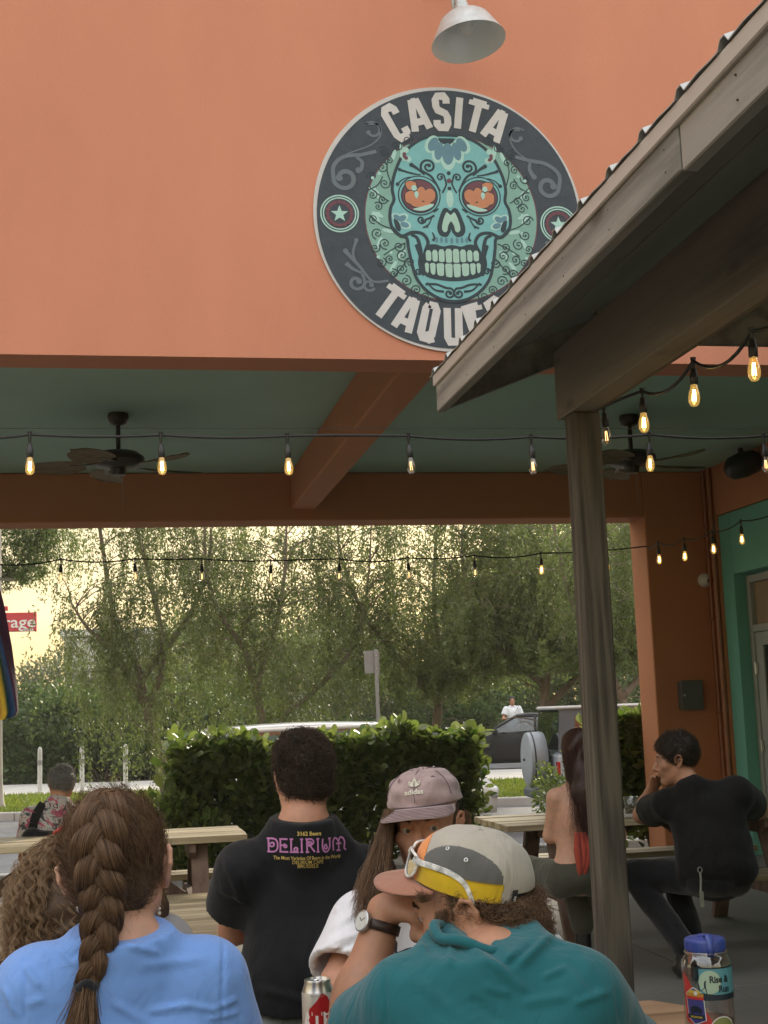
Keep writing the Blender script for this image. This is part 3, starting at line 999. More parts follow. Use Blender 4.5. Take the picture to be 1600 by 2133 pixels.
def weeping_tree(label, base, limbs, seed, n_twigs=110, strands=4, hang=(0.8, 2.4), leaves=72, leaf=LEAF_OLIVE, L=0.082, W=0.026,
                 bark=BARK, r0=0.13, density=1.0, reach=1.6, zmin=.1):
    """limbs: list of limb polylines (offsets from the base). Each limb carries arching twigs that end in hanging leafy strands."""
    rng = np.random.default_rng(seed)
    base = np.array(base, float)
    t = thing('weeping_tree', label, 'tree', tuple(base), 0, 'weeping trees along the street')
    tr = MB()
    pos, dr, tw = [], [], MB()
    for li, lm in enumerate(limbs):
        P = [base + np.array(p, float) for p in lm]
        # smooth the polyline
        pp = []
        for i in range(len(P) - 1):
            for k in range(5):
                u = k / 5
                p0, p1, p2, p3 = P[max(i - 1, 0)], P[i], P[i + 1], P[min(i + 2, len(P) - 1)]
                pp.append(0.5 * ((2 * p1) + (-p0 + p2) * u + (2 * p0 - 5 * p1 + 4 * p2 - p3) * u * u + (-p0 + 3 * p1 - 3 * p2 + p3) * u ** 3))
        pp.append(P[-1])
        n = len(pp)
        ra = r0 if li == 0 else r0 * 0.62
        tr.tube(pp, [max(0.014, ra * (1 - 0.86 * (i / (n - 1)) ** .8)) for i in range(n)], 8)
        for k in range(n_twigs // len(limbs)):
            i = int((.22 + .78 * rng.beta(1.1, 1.15)) * (n - 1))
            a = np.array(pp[i])
            ang = rng.uniform(0, 2 * math.pi)
            out = np.array((math.cos(ang), math.sin(ang), 0)) * rng.uniform(0.35, 1) * reach
            rise = rng.uniform(0.15, 1.0)
            c = a + out * 0.55 + np.array((0, 0, rise))
            e = a + out + np.array((0, 0, rise * 0.55 - rng.uniform(0, .5)))
            arc = bez(a, c, e, 9)
            tw.tube([Vector(q) for q in arc], [0.010 * (1 - .8 * j / 8) + .002 for j in range(9)], 4, caps=False)
            for s in range(strands):
                q0 = arc[rng.integers(3, 9)]
                h = rng.uniform(*hang)
                o2 = rng.normal(0, 0.28, 2)
                q1 = q0 + np.array((o2[0] * .8, o2[1] * .8, 0.12))
                q2 = q0 + np.array((o2[0], o2[1], -h))
                if q2[2] < base[2] + zmin:
                    q2[2] = base[2] + zmin + rng.uniform(0, .5)
                m = int(leaves * density * (0.5 + h / hang[1]))
                tt = rng.uniform(0, 1, m)[:, None] ** 0.8
                pt = (1 - tt) ** 2 * q0 + 2 * tt * (1 - tt) * q1 + tt ** 2 * q2
                pt = pt + rng.normal(0, 0.038, pt.shape)
                ok = pt[:, 2] > base[2] + zmin - .2
                pt, tt = pt[ok], tt[ok]
                pos.append(pt)
                dd = 2 * (1 - tt) * (q1 - q0) + 2 * tt * (q2 - q1)
                dd /= np.linalg.norm(dd, axis=1, keepdims=True) + 1e-9
                dr.append(dd)
    tr.build('trunk', bark, t, True)
    tw.build('twigs', bark, t, True)
    v, f = leaf_cloud(np.concatenate(pos), np.concatenate(dr), L, W, rng, 0.75)
    o = np_mesh('crown', v, f, leaf, t)
    return t


def bush(label, base, size, seed, n=9000, leaf=LEAF_DARK, L=0.11, W=0.06, name='bush', group=None, blobs=14, cat='bush', blossom=0):
    """Broad shrub: leaf shells over many overlapping lumps, with stems inside."""
    rng = np.random.default_rng(seed)
    t = thing(name, label, cat, tuple(base), 0, group)
    sx, sy, sz = size
    ce = np.stack([rng.uniform(-.42, .42, blobs) * sx, rng.uniform(-.4, .4, blobs) * sy, rng.uniform(.12, .80, blobs) * sz], 1)
    ra = rng.uniform(.20, .34, blobs)[:, None] * np.array((min(sx, sz * 1.6), sy, sz))[None]
    k = rng.integers(0, blobs, n)
    u = rng.normal(0, 1, (n, 3))
    u /= np.linalg.norm(u, axis=1, keepdims=True)
    rr = rng.uniform(.55, 1.06, n)[:, None]
    p = ce[k] + u * ra[k] * rr
    p[:, 2] = np.abs(p[:, 2]) + 0.03
    p += np.array(base)
    d = u + np.array((0, 0, .35))
    v, f = leaf_cloud(p, d, L, W, rng, 0.55)
    np_mesh('foliage', v, f, leaf, t)
    b = MB()
    for i in range(blobs):
        b.tube([Vector(base) + Vector((ce[i][0] * .2, ce[i][1] * .2, 0)), Vector(base) + Vector((ce[i][0] * .7, ce[i][1] * .7, ce[i][2] * .5)), Vector(base) + Vector(ce[i])], [0.03, .02, .008], 5)
    b.build('stem', BARK, t)
    if blossom:
        q = np.flatnonzero((p[:, 2] > base[2] + .42 * sz) & (p[:, 2] < base[2] + .75 * sz) & (p[:, 0] < base[0] + .2) & (p[:, 0] > base[0] - .9))
        q = q[np.argsort(p[q][:, 1])][:60:60 // blossom]
        pb = np.repeat(p[q], 26, 0) + rng.normal(0, .07, (len(q) * 26, 3)) + np.array((0, -.15, .05))
        v, f = leaf_cloud(pb, rng.normal(0, 1, pb.shape), 0.05, 0.045, rng, .5)
        np_mesh('blossoms', v, f, BLOSSOM, t)
    return t


def ground_at(px, n):
    """Street point whose picture column is px, n metres beyond the kerb."""
    best = None
    for u in np.arange(-14, 24, 0.05):
        p = st(u, n, 0.11)
        v = p - CC
        x = W_PX / 2 + F_PX * v.dot(CR) / v.dot(_f)
        if best is None or abs(x - px) < best[0]:
            best = (abs(x - px), p)
    return best[1]


# trees on the lawn strip, left to right
p = ground_at(352, 2.6)
weeping_tree('weeping tree with forked leaning trunk behind the bollards', p,
             [[(0, 0, 0), (-.15, .05, .8), (-.38, .1, 1.7), (-.55, .1, 2.5), (-1.0, .1, 3.6), (-1.25, .2, 5.2), (-1.5, .3, 6.6)],
              [(-.38, .1, 1.7), (-.05, .0, 2.7), (-.3, -.1, 4.2), (-.6, -.2, 5.6), (-.4, -.2, 7)],
              [(-.5, .1, 2.3), (.5, .3, 3.6), (.9, .3, 4.9), (.8, .3, 6.5)],
              [(-.4, .1, 1.8), (-1.0, -.3, 2.8), (-1.5, -.5, 3.3), (-1.8, -.6, 3.8)]], 3, n_twigs=128, strands=4, r0=0.14, density=1.05)
p = ground_at(548, 2.2)
weeping_tree('weeping tree with twin thin trunks behind the long hedge', p,
             [[(0, 0, 0), (.05, 0, .9), (-.05, .1, 1.9), (-.3, .1, 2.8), (-.75, .1, 3.5), (-1.0, .1, 4.6), (-.9, .1, 6.4)],
              [(0, 0, .6), (.45, .1, 1.5), (1.1, .2, 2.0), (1.9, .2, 2.9), (2.2, .2, 4.4), (2.3, .2, 6.2)],
              [(-.1, .1, 2.0), (.35, .1, 3.3), (.55, .1, 4.6), (.6, .1, 6.5)]], 5, n_twigs=128, strands=4, r0=0.11, density=1.0)
p = ground_at(905, 3.6)
weeping_tree('dense weeping tree at the middle, behind the steel sign post', p,
             [[(0, 0, 0), (.1, 0, 1.2), (.3, .1, 2.4), (.2, .2, 3.8), (.5, .2, 6.6)],
              [(.2, 0, 1.6), (-.6, .1, 2.6), (-1.3, .2, 3.6), (-1.7, .2, 5.0), (-1.6, .2, 6.4)],
              [(.3, .1, 2.2), (1.2, .1, 3.0), (1.9, .1, 4.2), (2.1, .1, 6.0)]], 8, n_twigs=170, strands=4, r0=0.13, density=1.15, hang=(1.0, 2.6), zmin=1.8)
p = ground_at(1150, 2.8)
weeping_tree('dense weeping tree above the parked black coupe', p,
             [[(0, 0, 0), (-.1, 0, 1.2), (.1, .1, 2.6), (-.2, .2, 4.2), (-.1, .2, 6.6)],
              [(0, 0, 1.5), (1.0, .1, 2.4), (1.7, .2, 3.6), (2.1, .2, 5.6)],
              [(0, .1, 1.9), (-1.1, .1, 3.0), (-1.5, .1, 4.4), (-1.2, .1, 6.0)]], 12, n_twigs=180, strands=4, r0=0.13, density=1.25, hang=(0.9, 2.1), zmin=2.3)
p = ground_at(1330, 1.2)
weeping_tree('weeping tree with pale forked limbs beside the orange column', p,
             [[(0, 0, 0), (-.1, 0, 1.3), (-.5, .1, 2.4), (-1.0, .2, 3.5), (-1.3, .2, 5.6)],
              [(-.2, 0, 1.6), (.6, .1, 2.5), (.8, .2, 4.0), (.9, .2, 6.0)]], 15, n_twigs=120, strands=4, r0=0.12, density=1.15, hang=(0.8, 2.0), zmin=2.2)
p = ground_at(20, 3.2)
weeping_tree('leafy tree hanging over the red sign at the left edge', p,
             [[(-1.6, 0, 0), (-1.7, 0, 1.5), (-1.4, .1, 3.4), (-.6, .2, 4.8), (-.4, .2, 6.6)],
              [(-1.5, 0, 2.9), (-.6, .1, 4.1), (.3, .2, 4.9), (.7, .2, 5.9)]], 21, n_twigs=90, strands=4, r0=0.12, density=1.0, reach=1.2, zmin=4.2, hang=(0.5, 1.0), leaf=LEAF_GREEN)

# white trunk at the left edge and its mulch ring
p = ground_at(-6, 1.4)
t = thing('palm_tree', 'pale smooth tree trunk at the left edge below the flag', 'tree', tuple(p))
MB().tube([p + Vector((0, 0, -.05)), p + Vector((0, 0, .12)), p + Vector((0, 0, .5)), p + Vector((-.02, 0, 3)), p + Vector((-.05, 0, 6.5))], [.19, .13, .10, .09, .08], 14).build('trunk', BARK_PALE, t, True)
rng = np.random.default_rng(4)
v, f = [], []
b = MB()
top = p + Vector((-.05, 0, 6.5))
pos, dr = [], []
for k in range(16):
    a = k * 2.4
    q = bez(np.array(top), np.array(top) + np.array((math.cos(a) * .9, math.sin(a) * .9, .9)), np.array(top) + np.array((math.cos(a) * 1.8, math.sin(a) * 1.8, -.6)), 24)
    b.tube([Vector(x) for x in q], 0.012, 4)
    for x in q[4:]:
        for s in (-1, 1):
            pos.append(x); dr.append(np.array((-math.sin(a) * s, math.cos(a) * s, -.4)) * 1.0)
b.build('frond_stem', LEAF_GREEN, t)
v, f = leaf_cloud(np.array(pos), np.array(dr), 0.5, 0.05, rng, .15)
np_mesh('fronds', v, f, LEAF_GREEN, t)
sheet('mulch_ring', [p + Vector((math.cos(a) * .8, math.sin(a) * .55, .012)) for a in np.linspace(0, 2 * math.pi, 20)[:-1]], SOIL)

# bushes and trees beyond the sidewalk
grp = 'bushes beyond the sidewalk'
for i, (px, nn, sz, lf, lab) in enumerate([
        (45, 12.4, (4.2, 2.2, 2.5), LEAF_DARK, 'dark clipped bush behind the leftmost bollard'),
        (215, 12.4, (4.0, 2.2, 2.3), LEAF_DARK, 'dark bush between the two left bollards'),
        (370, 12.8, (4.2, 2.2, 2.3), LEAF_DARK, 'dark bush behind the forked tree trunk'),
        (40, 15.5, (4.0, 3.0, 3.3), LEAF_SAGE, 'pale sage green bush below the red sign'),
        (210, 16.5, (4.8, 3.0, 3.7), LEAF_SAGE, 'greyish tall bush to the right of the flag'),
        (430, 17.0, (5.2, 3.0, 3.9), LEAF_OLIVE, 'olive bush behind the twin trunk tree'),
        (620, 19.5, (4.6, 3.0, 4.0), LEAF_OLIVE, 'olive bush left of the steel sign post'),
        (840, 20.5, (5.6, 3.0, 4.6), LEAF_SAGE, 'grey green bush behind the steel sign post'),
        (945, 18.5, (4.2, 3.0, 4.9), LEAF_GREEN, 'green flowering shrub with white blossom sprays'),
        (1080, 21.5, (6.0, 3.0, 4.8), LEAF_GREEN, 'light green bush behind the person in white'),
        (1260, 22.0, (6.0, 3.0, 5.2), LEAF_OLIVE, 'olive bush beyond the jeep'),
        (1400, 22.0, (6.0, 3.0, 5.0), LEAF_GREEN, 'bush beyond the orange column'),
        (870, 17.2, (5.5, 1.8, 1.7), LEAF_DARK, 'low dark bush beyond the black coupe')]):
    p = ground_at(px, nn)
    bush(lab, (p.x, p.y, p.z - .02), sz, 100 + i, n=19000, leaf=lf, L=0.14 if lf is LEAF_DARK else .14, W=0.08 if lf is LEAF_DARK else .055, group=grp,
         blossom=14 if 'blossom' in lab else 0, name='flowering_shrub' if 'blossom' in lab else 'bush', cat='shrub' if 'blossom' in lab else 'bush')


def tall_tree(label, base, h, r, seed, n=16000, leaf=LEAF_OLIVE):
    rng = np.random.default_rng(seed)
    t = thing('tree', label, 'tree', tuple(base), 0, 'tall trees far beyond the street')
    bl = 16
    ce = np.stack([rng.uniform(-.6, .6, bl) * r, rng.uniform(-.6, .6, bl) * r, h * rng.uniform(.32, .95, bl)], 1)
    k = rng.integers(0, bl, n)
    u = rng.normal(0, 1, (n, 3)); u /= np.linalg.norm(u, axis=1, keepdims=True)
    p = ce[k] + u * rng.uniform(.5, 1.1, n)[:, None] * r * .36 + np.array(base)
    v, f = leaf_cloud(p, u * .5 + np.array((0, 0, -.5)), .17, .08, rng, .6)
    b = MB()
    b.tube([Vector(base), Vector(base) + Vector((.1, 0, h * .45)), Vector(base) + Vector((0, 0, h * .9))], [.2, .14, .04], 8)
    for c in ce:
        b.tube([Vector(base) + Vector((.05, 0, min(c[2] * .6, h * .5))), Vector(base) + Vector(c)], [.07, .015], 5)
    b.build('trunk', BARK, t, True)
    np_mesh('crown', v, f, leaf, t)
    return t


for i, (px, nn, h, r, lab) in enumerate([
        (480, 34, 6.2, 3.2, 'tall loose tree far behind the twin trunk tree'),
        (690, 30, 6.4, 3.0, 'tall loose tree far behind the steel sign post'),
        (1010, 27, 7.2, 3.8, 'tall dense tree far behind the flowering shrub'),
        (1190, 26, 8.2, 4.0, 'tall dense tree far behind the jeep'),
        (1350, 27, 8.6, 4.0, 'tall dense tree far behind the orange column')]):
    p = ground_at(px, nn)
    tall_tree(lab, (p.x, p.y, p.z), h, r, 200 + i, n=15000 if i < 2 else 19000, leaf=LEAF_OLIVE if i % 2 else LEAF_GREEN)

# ------------------------------------------------------------------ grass on the lawn strip
rng = np.random.default_rng(9)
n = 42000
uu, nn = rng.uniform(-6, 13, n), rng.uniform(LAWN0 + .05, LAWN1 - .05, n)
bx = np.array(SO)[None] + np.array(SU)[None] * uu[:, None] + np.array(SN)[None] * nn[:, None] + np.array((0, 0, SZ + .105))[None]
GRASS = leaf_mat('grass_blade', (0.085, 0.13, 0.022), (0.17, 0.20, 0.05), trans=0.45)
v, f = leaf_cloud(bx, np.tile(np.array((0, 0, 1.0)), (n, 1)), .085, .022, rng, .45)
tag(np_mesh('grass', v, f, GRASS), kind='stuff')
# ------------------------------------------------------------------ clusia hedges just outside the porch
def leaf_mesh(name, L=0.112, W=0.066, curl=0.16):
    vs, fs = [], []
    prof = [(0, .12), (.25, .62), (.5, .95), (.75, 1.0), (.93, .66), (1.0, .2)]
    for (u, w) in prof:
        z = -curl * L * u * u
        for q in (-1, 0, 1):
            vs.append((q * w * W / 2, u * L, z + abs(q) * 0.16 * W * w))
    for i in range(len(prof) - 1):
        for j in range(2):
            fs.append((i * 3 + j, i * 3 + j + 1, (i + 1) * 3 + j + 1, (i + 1) * 3 + j))
    me = bpy.data.meshes.new(name)
    me.from_pydata(vs, [], fs)
    me.materials.append(LEAF_CLUSIA)
    me.polygons.foreach_set('use_smooth', [True] * len(fs))
    return me, np.array(vs, np.float32), np.array(fs, np.int32)


LEAF_ME, LV, LF = leaf_mesh('leaf')


def leaf_frames(n, rng, up_bias):
    """n random leaf rotations: growth direction (y) outward/upward, face (z) towards the light."""
    d = rng.normal(0, 1, (n, 3)) * np.array((1, 1, .55)) + up_bias
    d /= np.linalg.norm(d, axis=1, keepdims=True)
    z = rng.normal(0, .45, (n, 3)) + np.array((0, -.15, 1.0))
    x = np.cross(d, z); x /= np.linalg.norm(x, axis=1, keepdims=True)
    z = np.cross(x, d)
    return np.stack([x, d, z], 2)


def clusia_hedge(label, x0, x1, y0, y1, h, seed, n_single=300, n_mass=5200, skew=0.0):
    rng = np.random.default_rng(seed)
    t = thing('hedge', label, 'hedge', ((x0 + x1) / 2, (y0 + y1) / 2, -0.1), 0, 'clusia hedges outside the porch')
    base = np.array(wbase(t))
    def top(x):
        return h + 0.05 * np.sin(x * 3.1 + seed) + 0.05 * np.sin(x * 7.7) + .03 * np.sin(x * 17)
    # single leaves: rosettes standing up along the top edge and on the near face
    k = 0
    while k < n_single:
        r = rng.uniform()
        x = rng.uniform(x0, x1)
        if r < .72:
            c = np.array((x, rng.uniform(y0 - .03, y0 + .22), top(x) - rng.uniform(-.02, .10)))
            ub = np.array((0, -.25, 1.25))
        else:
            c = np.array((x, y0 - rng.uniform(.0, .08), rng.uniform(.10, .95) * top(x)))
            ub = np.array((0, -.9, .55))
        m = int(rng.integers(4, 8))
        R = leaf_frames(m, rng, ub)
        for j in range(m):
            if k >= n_single:
                break
            o = link('leaf', LEAF_ME, t)
            s = rng.uniform(.8, 1.35)
            q = c - base + rng.normal(0, .012, 3)
            o.matrix_local = Matrix((( *(R[j][0] * s), q[0]), (*(R[j][1] * s), q[1]), (*(R[j][2] * s), q[2]), (0, 0, 0, 1)))
            k += 1
    # the rest joined
    n = n_mass
    pos = np.stack([rng.uniform(x0, x1, n), y0 + (y1 - y0) * rng.beta(.8, 1.6, n), np.zeros(n)], 1)
    pos[:, 2] = top(pos[:, 0]) * (1 - rng.beta(1.0, 1.5, n) * .98)
    near_end = rng.uniform(0, 1, n) < .1
    pos[near_end, 0] = np.where(rng.uniform(0, 1, near_end.sum()) < .5, x0, x1) + rng.normal(0, .06, near_end.sum())
    tt = pos[:, 2] / h
    ub = np.stack([np.zeros(n), -.75 * (1 - tt), .35 + .9 * tt], 1)
    R = leaf_frames(n, rng, ub)
    s = rng.uniform(.75, 1.35, n)
    vv = np.einsum('nij,kj->nki', R, LV) * s[:, None, None] + pos[:, None, :]
    ff = LF[None] + (np.arange(n) * len(LV))[:, None, None]
    o = np_mesh('foliage', vv.reshape(-1, 3), ff.reshape(-1, 4), LEAF_CLUSIA, t, True)
    tag(o, kind='stuff')
    b = MB()
    for i in range(int((x1 - x0) / .18)):
        x = x0 + .1 + i * .18 + rng.uniform(-.05, .05)
        y = rng.uniform(y0 + .15, y1 - .1)
        for s in range(3):
            b.tube([(x, y, -.1), (x + rng.uniform(-.12, .12), y + rng.uniform(-.1, .1), h * .5), (x + rng.uniform(-.2, .2), y + rng.uniform(-.2, .2), h * .92)], [.014, .01, .005], 5)
    b.build('stem', BARK, t)
    return t


hl = at(372, 1640, Y=13.25)
hr = at(990, 1640, Y=13.25)
clusia_hedge('long broad leaved hedge behind the person in the black printed shirt', hl.x, hr.x, 13.15, 14.0, at(700, 1541, Y=13.2).z, 31, n_mass=8500)
hl2, hr2 = at(1268, 1640, Y=13.25), at(1352, 1640, Y=13.25)
clusia_hedge('short broad leaved hedge between the pavilion post and the orange column', hl2.x, hr2.x + .5, 13.15, 13.9, at(1300, 1490, Y=13.2).z, 33, n_mass=3200)
p = at(1165, 1640, Y=14.2)
bush('small bright green shrub behind the red haired woman', (p.x + .05, p.y, -.1), (.55, .5, at(1165, 1545, Y=14.2).z + .1), 55, n=2600, leaf=LEAF_CLUSIA, L=.05, W=.028, blobs=9, group=None)
p = at(385, 1740, Y=13.0)
bush('low mixed shrub at the left end of the long hedge', (p.x - .02, p.y + .1, -.1), (.8, .6, .85), 57, n=2300, leaf=LEAF_CLUSIA, L=.09, W=.055, blobs=8, group=None)

# ------------------------------------------------------------------ bollards, sign post, flag, buildings far off
BOLL = mat('white_post_paint', (0.55, 0.56, 0.55), rough=0.6, var=0.12, scale=12, dirt=0.35)
for px in (83, 171, 262, 349):
    p = at(px, 1651 - (px - 83) * .036, Z=SZ + .125)
    t = thing('bollard', {83: 'white bollard at far left beside the floral shirted person', 171: 'white bollard just right of the floral shirted person',
                          262: 'white bollard seen through the hanging tree strands', 349: 'white bollard at the left end of the hedge'}[px], 'bollard', tuple(p), 0, 'white bollards on the sidewalk')
    MB().lathe([(0, 0), (.085, 0), (.085, .02), (.05, .025), (.05, .88), (.046, .94), (.03, .985), (0, 1.0)], c=p, n=16).build('post', BOLL, t, True, 40)
    MB().lathe([(.0515, .60), (.0525, .605), (.0525, .70), (.0515, .705)], c=p, n=16).build('reflective_band', mat('grey_band', (.25, .25, .26), rough=.4), t, True, 40)
p = at(790, 1560, Y=22.6)
p.z = SZ
t = thing('sign_post', 'bare steel sign post with the grey back of a street sign', 'street sign', tuple(p))
zs0, zs1 = at(785, 1402, Y=22.6).z, at(785, 1355, Y=22.6).z
DULLGREY = mat('dull_grey_sign_back', (.20, .21, .20), rough=.6, var=.15)
MB().box((p.x - .03, p.y - .02, SZ), (p.x + .03, p.y + .02, zs1 + .02), bev=.004).build('post', DULLGREY, t)
MB().box((p.x - .20, p.y + .022, zs0), (p.x + .06, p.y + .03, zs1), bev=.003).build('sign_plate', DULLGREY, t)
for dz in (.08, .3):
    MB().tube([(p.x, p.y - .03, zs0 + dz), (p.x, p.y + .034, zs0 + dz)], .012, 8).build('bolt', STEEL, t)

# rainbow flag hanging from a staff at the left edge
t = thing('flag', 'rainbow striped cloth flag hanging at the left edge', 'flag', tuple(at(-60, 1200, Y=9.6)))
cols = [(0.62, .03, .04), (.75, .22, .03), (.78, .55, .06), (.04, .22, .10), (.03, .09, .28), (.085, .03, .085)]
fp = [mat('flag_stripe_%d' % i, c, rough=.8, var=.08, scale=20, sheen=.2) for i, c in enumerate(cols)]
prof = {0: (1228, -26, -1), 1: (1300, -40, 16), 2: (1380, -55, 27), 3: (1440, -60, 34), 4: (1478, -62, 37), 5: (1492, -64, 12)}
rows = 30
edge = np.interp(np.linspace(0, 1, rows), [0, .12, .45, .75, .93, 1], [-1, 8, 25, 35, 38, 30])
stripes = {k: MB() for k in range(6)}
G = []
for i in range(rows):
    y = 1222 + (1498 - 1222) * i / (rows - 1)
    row = []
    for j in range(37):
        q = j / 36                                   # 0 at the right hem (violet), 1 far left (red)
        tq = i / (rows - 1)
        wd = [30 - 27 * tq, 6 + 8 * tq, 2 + 2 * tq, 2 + 14 * tq, 2 + 10 * tq, 4 + 10 * tq]
        kk = min(5, int(q * 6)); x = edge[i] - sum(wd[:kk]) - wd[kk] * (q * 6 - kk)
        pt = at(x, y + 14 * q * (i / rows) - (6 if i == rows - 1 else 0), Y=9.6 + .03 * math.sin(q * 14 + i * .12))
        row.append(pt)
    G.append(row)
for k in range(6):
    b = stripes[k]
    vs = [G[i][j] for i in range(rows) for j in range(k * 6, k * 6 + 7)]
    fs = [(i * 7 + j, i * 7 + j + 1, (i + 1) * 7 + j + 1, (i + 1) * 7 + j) for i in range(rows - 1) for j in range(6)]
    b.add(vs, fs)
    o = b.build('stripe', fp[5 - k], t, True)
    md = o.modifiers.new('cloth', 'SOLIDIFY'); md.thickness = .002
pa = at(-64, 1215, Y=9.6)
MB().tube([pa + Vector((-.9, 0, .10)), pa + Vector((.30, 0, .02))], .012, 10).build('staff', WHITE_EN, t, True)

# red sign and pale low building beyond
RED = mat('red_sign_face', (0.50, 0.015, 0.03), rough=.45, var=.06)
WHITE = mat('white_paint', (.78, .78, .76), rough=.6, var=.05)


def text_mesh(body, size, width=1.0, bold=0.0, align='CENTER', shear=0.0, res=3):
    """Lettering as flat outlines in its own plane: vertices (x, y) and faces."""
    c = bpy.data.curves.new('lettering', 'FONT')
    c.body, c.size, c.align_x, c.align_y = body, size, align, 'CENTER'
    c.offset, c.shear, c.resolution_u = bold, shear, res
    c.fill_mode = 'FRONT'
    o = bpy.data.objects.new('lettering', c)
    COL.objects.link(o)
    dg = bpy.context.evaluated_depsgraph_get()
    me = bpy.data.meshes.new_from_object(o.evaluated_get(dg))
    v = [(p.co.x * width, p.co.y) for p in me.vertices]
    f = [tuple(q.vertices) for q in me.polygons]
    bpy.data.objects.remove(o)
    bpy.data.curves.remove(c)
    bpy.data.meshes.remove(me)
    return v, f


YS = 52.0
a, c = at(-95, 1318, Y=YS), at(76, 1275, Y=YS)
t = thing('storage_sign', 'red box sign with white lettering seen past the flag', 'sign', (c.x - .3, YS, SZ))
MB().box((a.x, YS, a.z), (c.x, YS + .35, c.z), bev=.02).build('cabinet', RED, t)
a2, c2 = at(-95, 1274, Y=YS), at(16, 1262, Y=YS)
MB().box((a2.x, YS + .05, a2.z + .01), (c2.x, YS + .3, c2.z), bev=.02).build('cabinet_top', RED, t)
v, f = text_mesh('storage', .60, 1.15, .006)
w0, w1 = min(q[0] for q in v), max(q[0] for q in v)
tr = at(74, 1296, Y=YS)
MB().add([(tr.x - w1 + q[0], YS - .012, tr.z + q[1]) for q in v], f).build('lettering', WHITE, t)
v, f = text_mesh('units', .17, 1.2, .004)
w1 = max(q[0] for q in v)
tr = at(70, 1311, Y=YS)
MB().add([(tr.x - w1 + q[0], YS - .012, tr.z + q[1]) for q in v], f).build('lettering', WHITE, t)
MB().tube([(c.x - 1.4, YS + .2, SZ), (c.x - 1.4, YS + .2, a.z)], .12, 10).build('pole', STEEL, t)
MB().tube([(c.x - 4.2, YS + .2, SZ), (c.x - 4.2, YS + .2, a.z)], .12, 10).build('pole', STEEL, t)

PALEWALL = mat('pale_building_wall', (.50, .52, .50), rough=.8, var=.06, scale=.6, dirt=.15)
SHADEWIN = mat('far_window', (.05, .06, .07), rough=.15)


def low_building(label, x0, x1, Y, z1, nw, doorcol=None):
    t = thing('building', label, 'building', ((x0 + x1) / 2, Y, SZ), 0, 'pale buildings beyond the trees')
    MB().box((x0, Y, SZ - .1), (x1, Y + 6, z1 - .3)).build('wall', PALEWALL, t)
    MB().box((x0 - .2, Y - .2, z1 - .3), (x1 + .2, Y + 6.2, z1), bev=.02).build('roof', GALV, t)
    w = (x1 - x0) / nw
    for i in range(nw):
        xa = x0 + i * w + w * .25
        fr = MB().box((xa, Y - .03, .95), (xa + w * .5, Y - .002, 2.1), bev=.01).build('window', WHITE, t)
        MB().box((xa + .06, Y - .035, 1.01), (xa + w * .5 - .06, Y - .031, 2.04)).build('pane', SHADEWIN, fr)
    return t


a, c = at(135, 1312, Y=60), at(345, 1312, Y=60)
low_building('long flat roofed pale building behind the left trees', a.x, c.x, 60, a.z, 5)
a, c = at(628, 1440, Y=50), at(745, 1440, Y=50)
low_building('small pale building seen behind the hedge and sign post', a.x, c.x, 50, a.z, 2)
# ------------------------------------------------------------------ vehicles
TYRE = mat('tyre_rubber', (0.02, 0.02, 0.02), rough=0.8, var=0.2, bump=.2)
RIM = mat('alloy_rim', (0.5, 0.5, 0.5), rough=0.3, metal=0.9, var=.1)
CARGLASS = glass('car_glass', (0.34, 0.40, 0.38), mixf=0.10)
TAIL = mat('tail_lamp', (0.35, 0.01, 0.01), rough=0.2, coat=.5)
HEADL = mat('head_lamp', (0.7, 0.72, 0.72), rough=0.1, coat=.6)
CHROME = mat('chrome', (0.7, 0.7, 0.7), rough=0.12, metal=1.0, var=.05)
CABIN = mat('dark_cabin_trim', (0.025, 0.025, 0.027), rough=.7, var=.2)


def wheel(t, x, y, r, w, side):
    M = Matrix.Translation((x, y, r)) @ Matrix.Rotation(math.radians(90), 4, 'X')
    o = MB().lathe([(r * .62, -w / 2), (r * .9, -w / 2), (r, -w * .36), (r, w * .36), (r * .9, w / 2), (r * .62, w / 2)], n=28, M=M).build('wheel', TYRE, t, True, 40)
    b = MB().lathe([(r * .63, -w * .46), (r * .60, -w * .3), (r * .60, w * .3), (r * .63, w * .46)], n=28, M=M)
    b.lathe([(0, w * .38 * side), (r * .16, w * .40 * side), (r * .2, w * .34 * side)], n=16, M=M)
    for k in range(5):
        a = k * 2 * math.pi / 5
        b.beam(M @ Vector((r * .12 * math.cos(a), r * .12 * math.sin(a), w * .33 * side)), M @ Vector((r * .61 * math.cos(a), r * .61 * math.sin(a), w * .40 * side)), r * .18, .03)
    b.build('rim', RIM, o, True, 40)


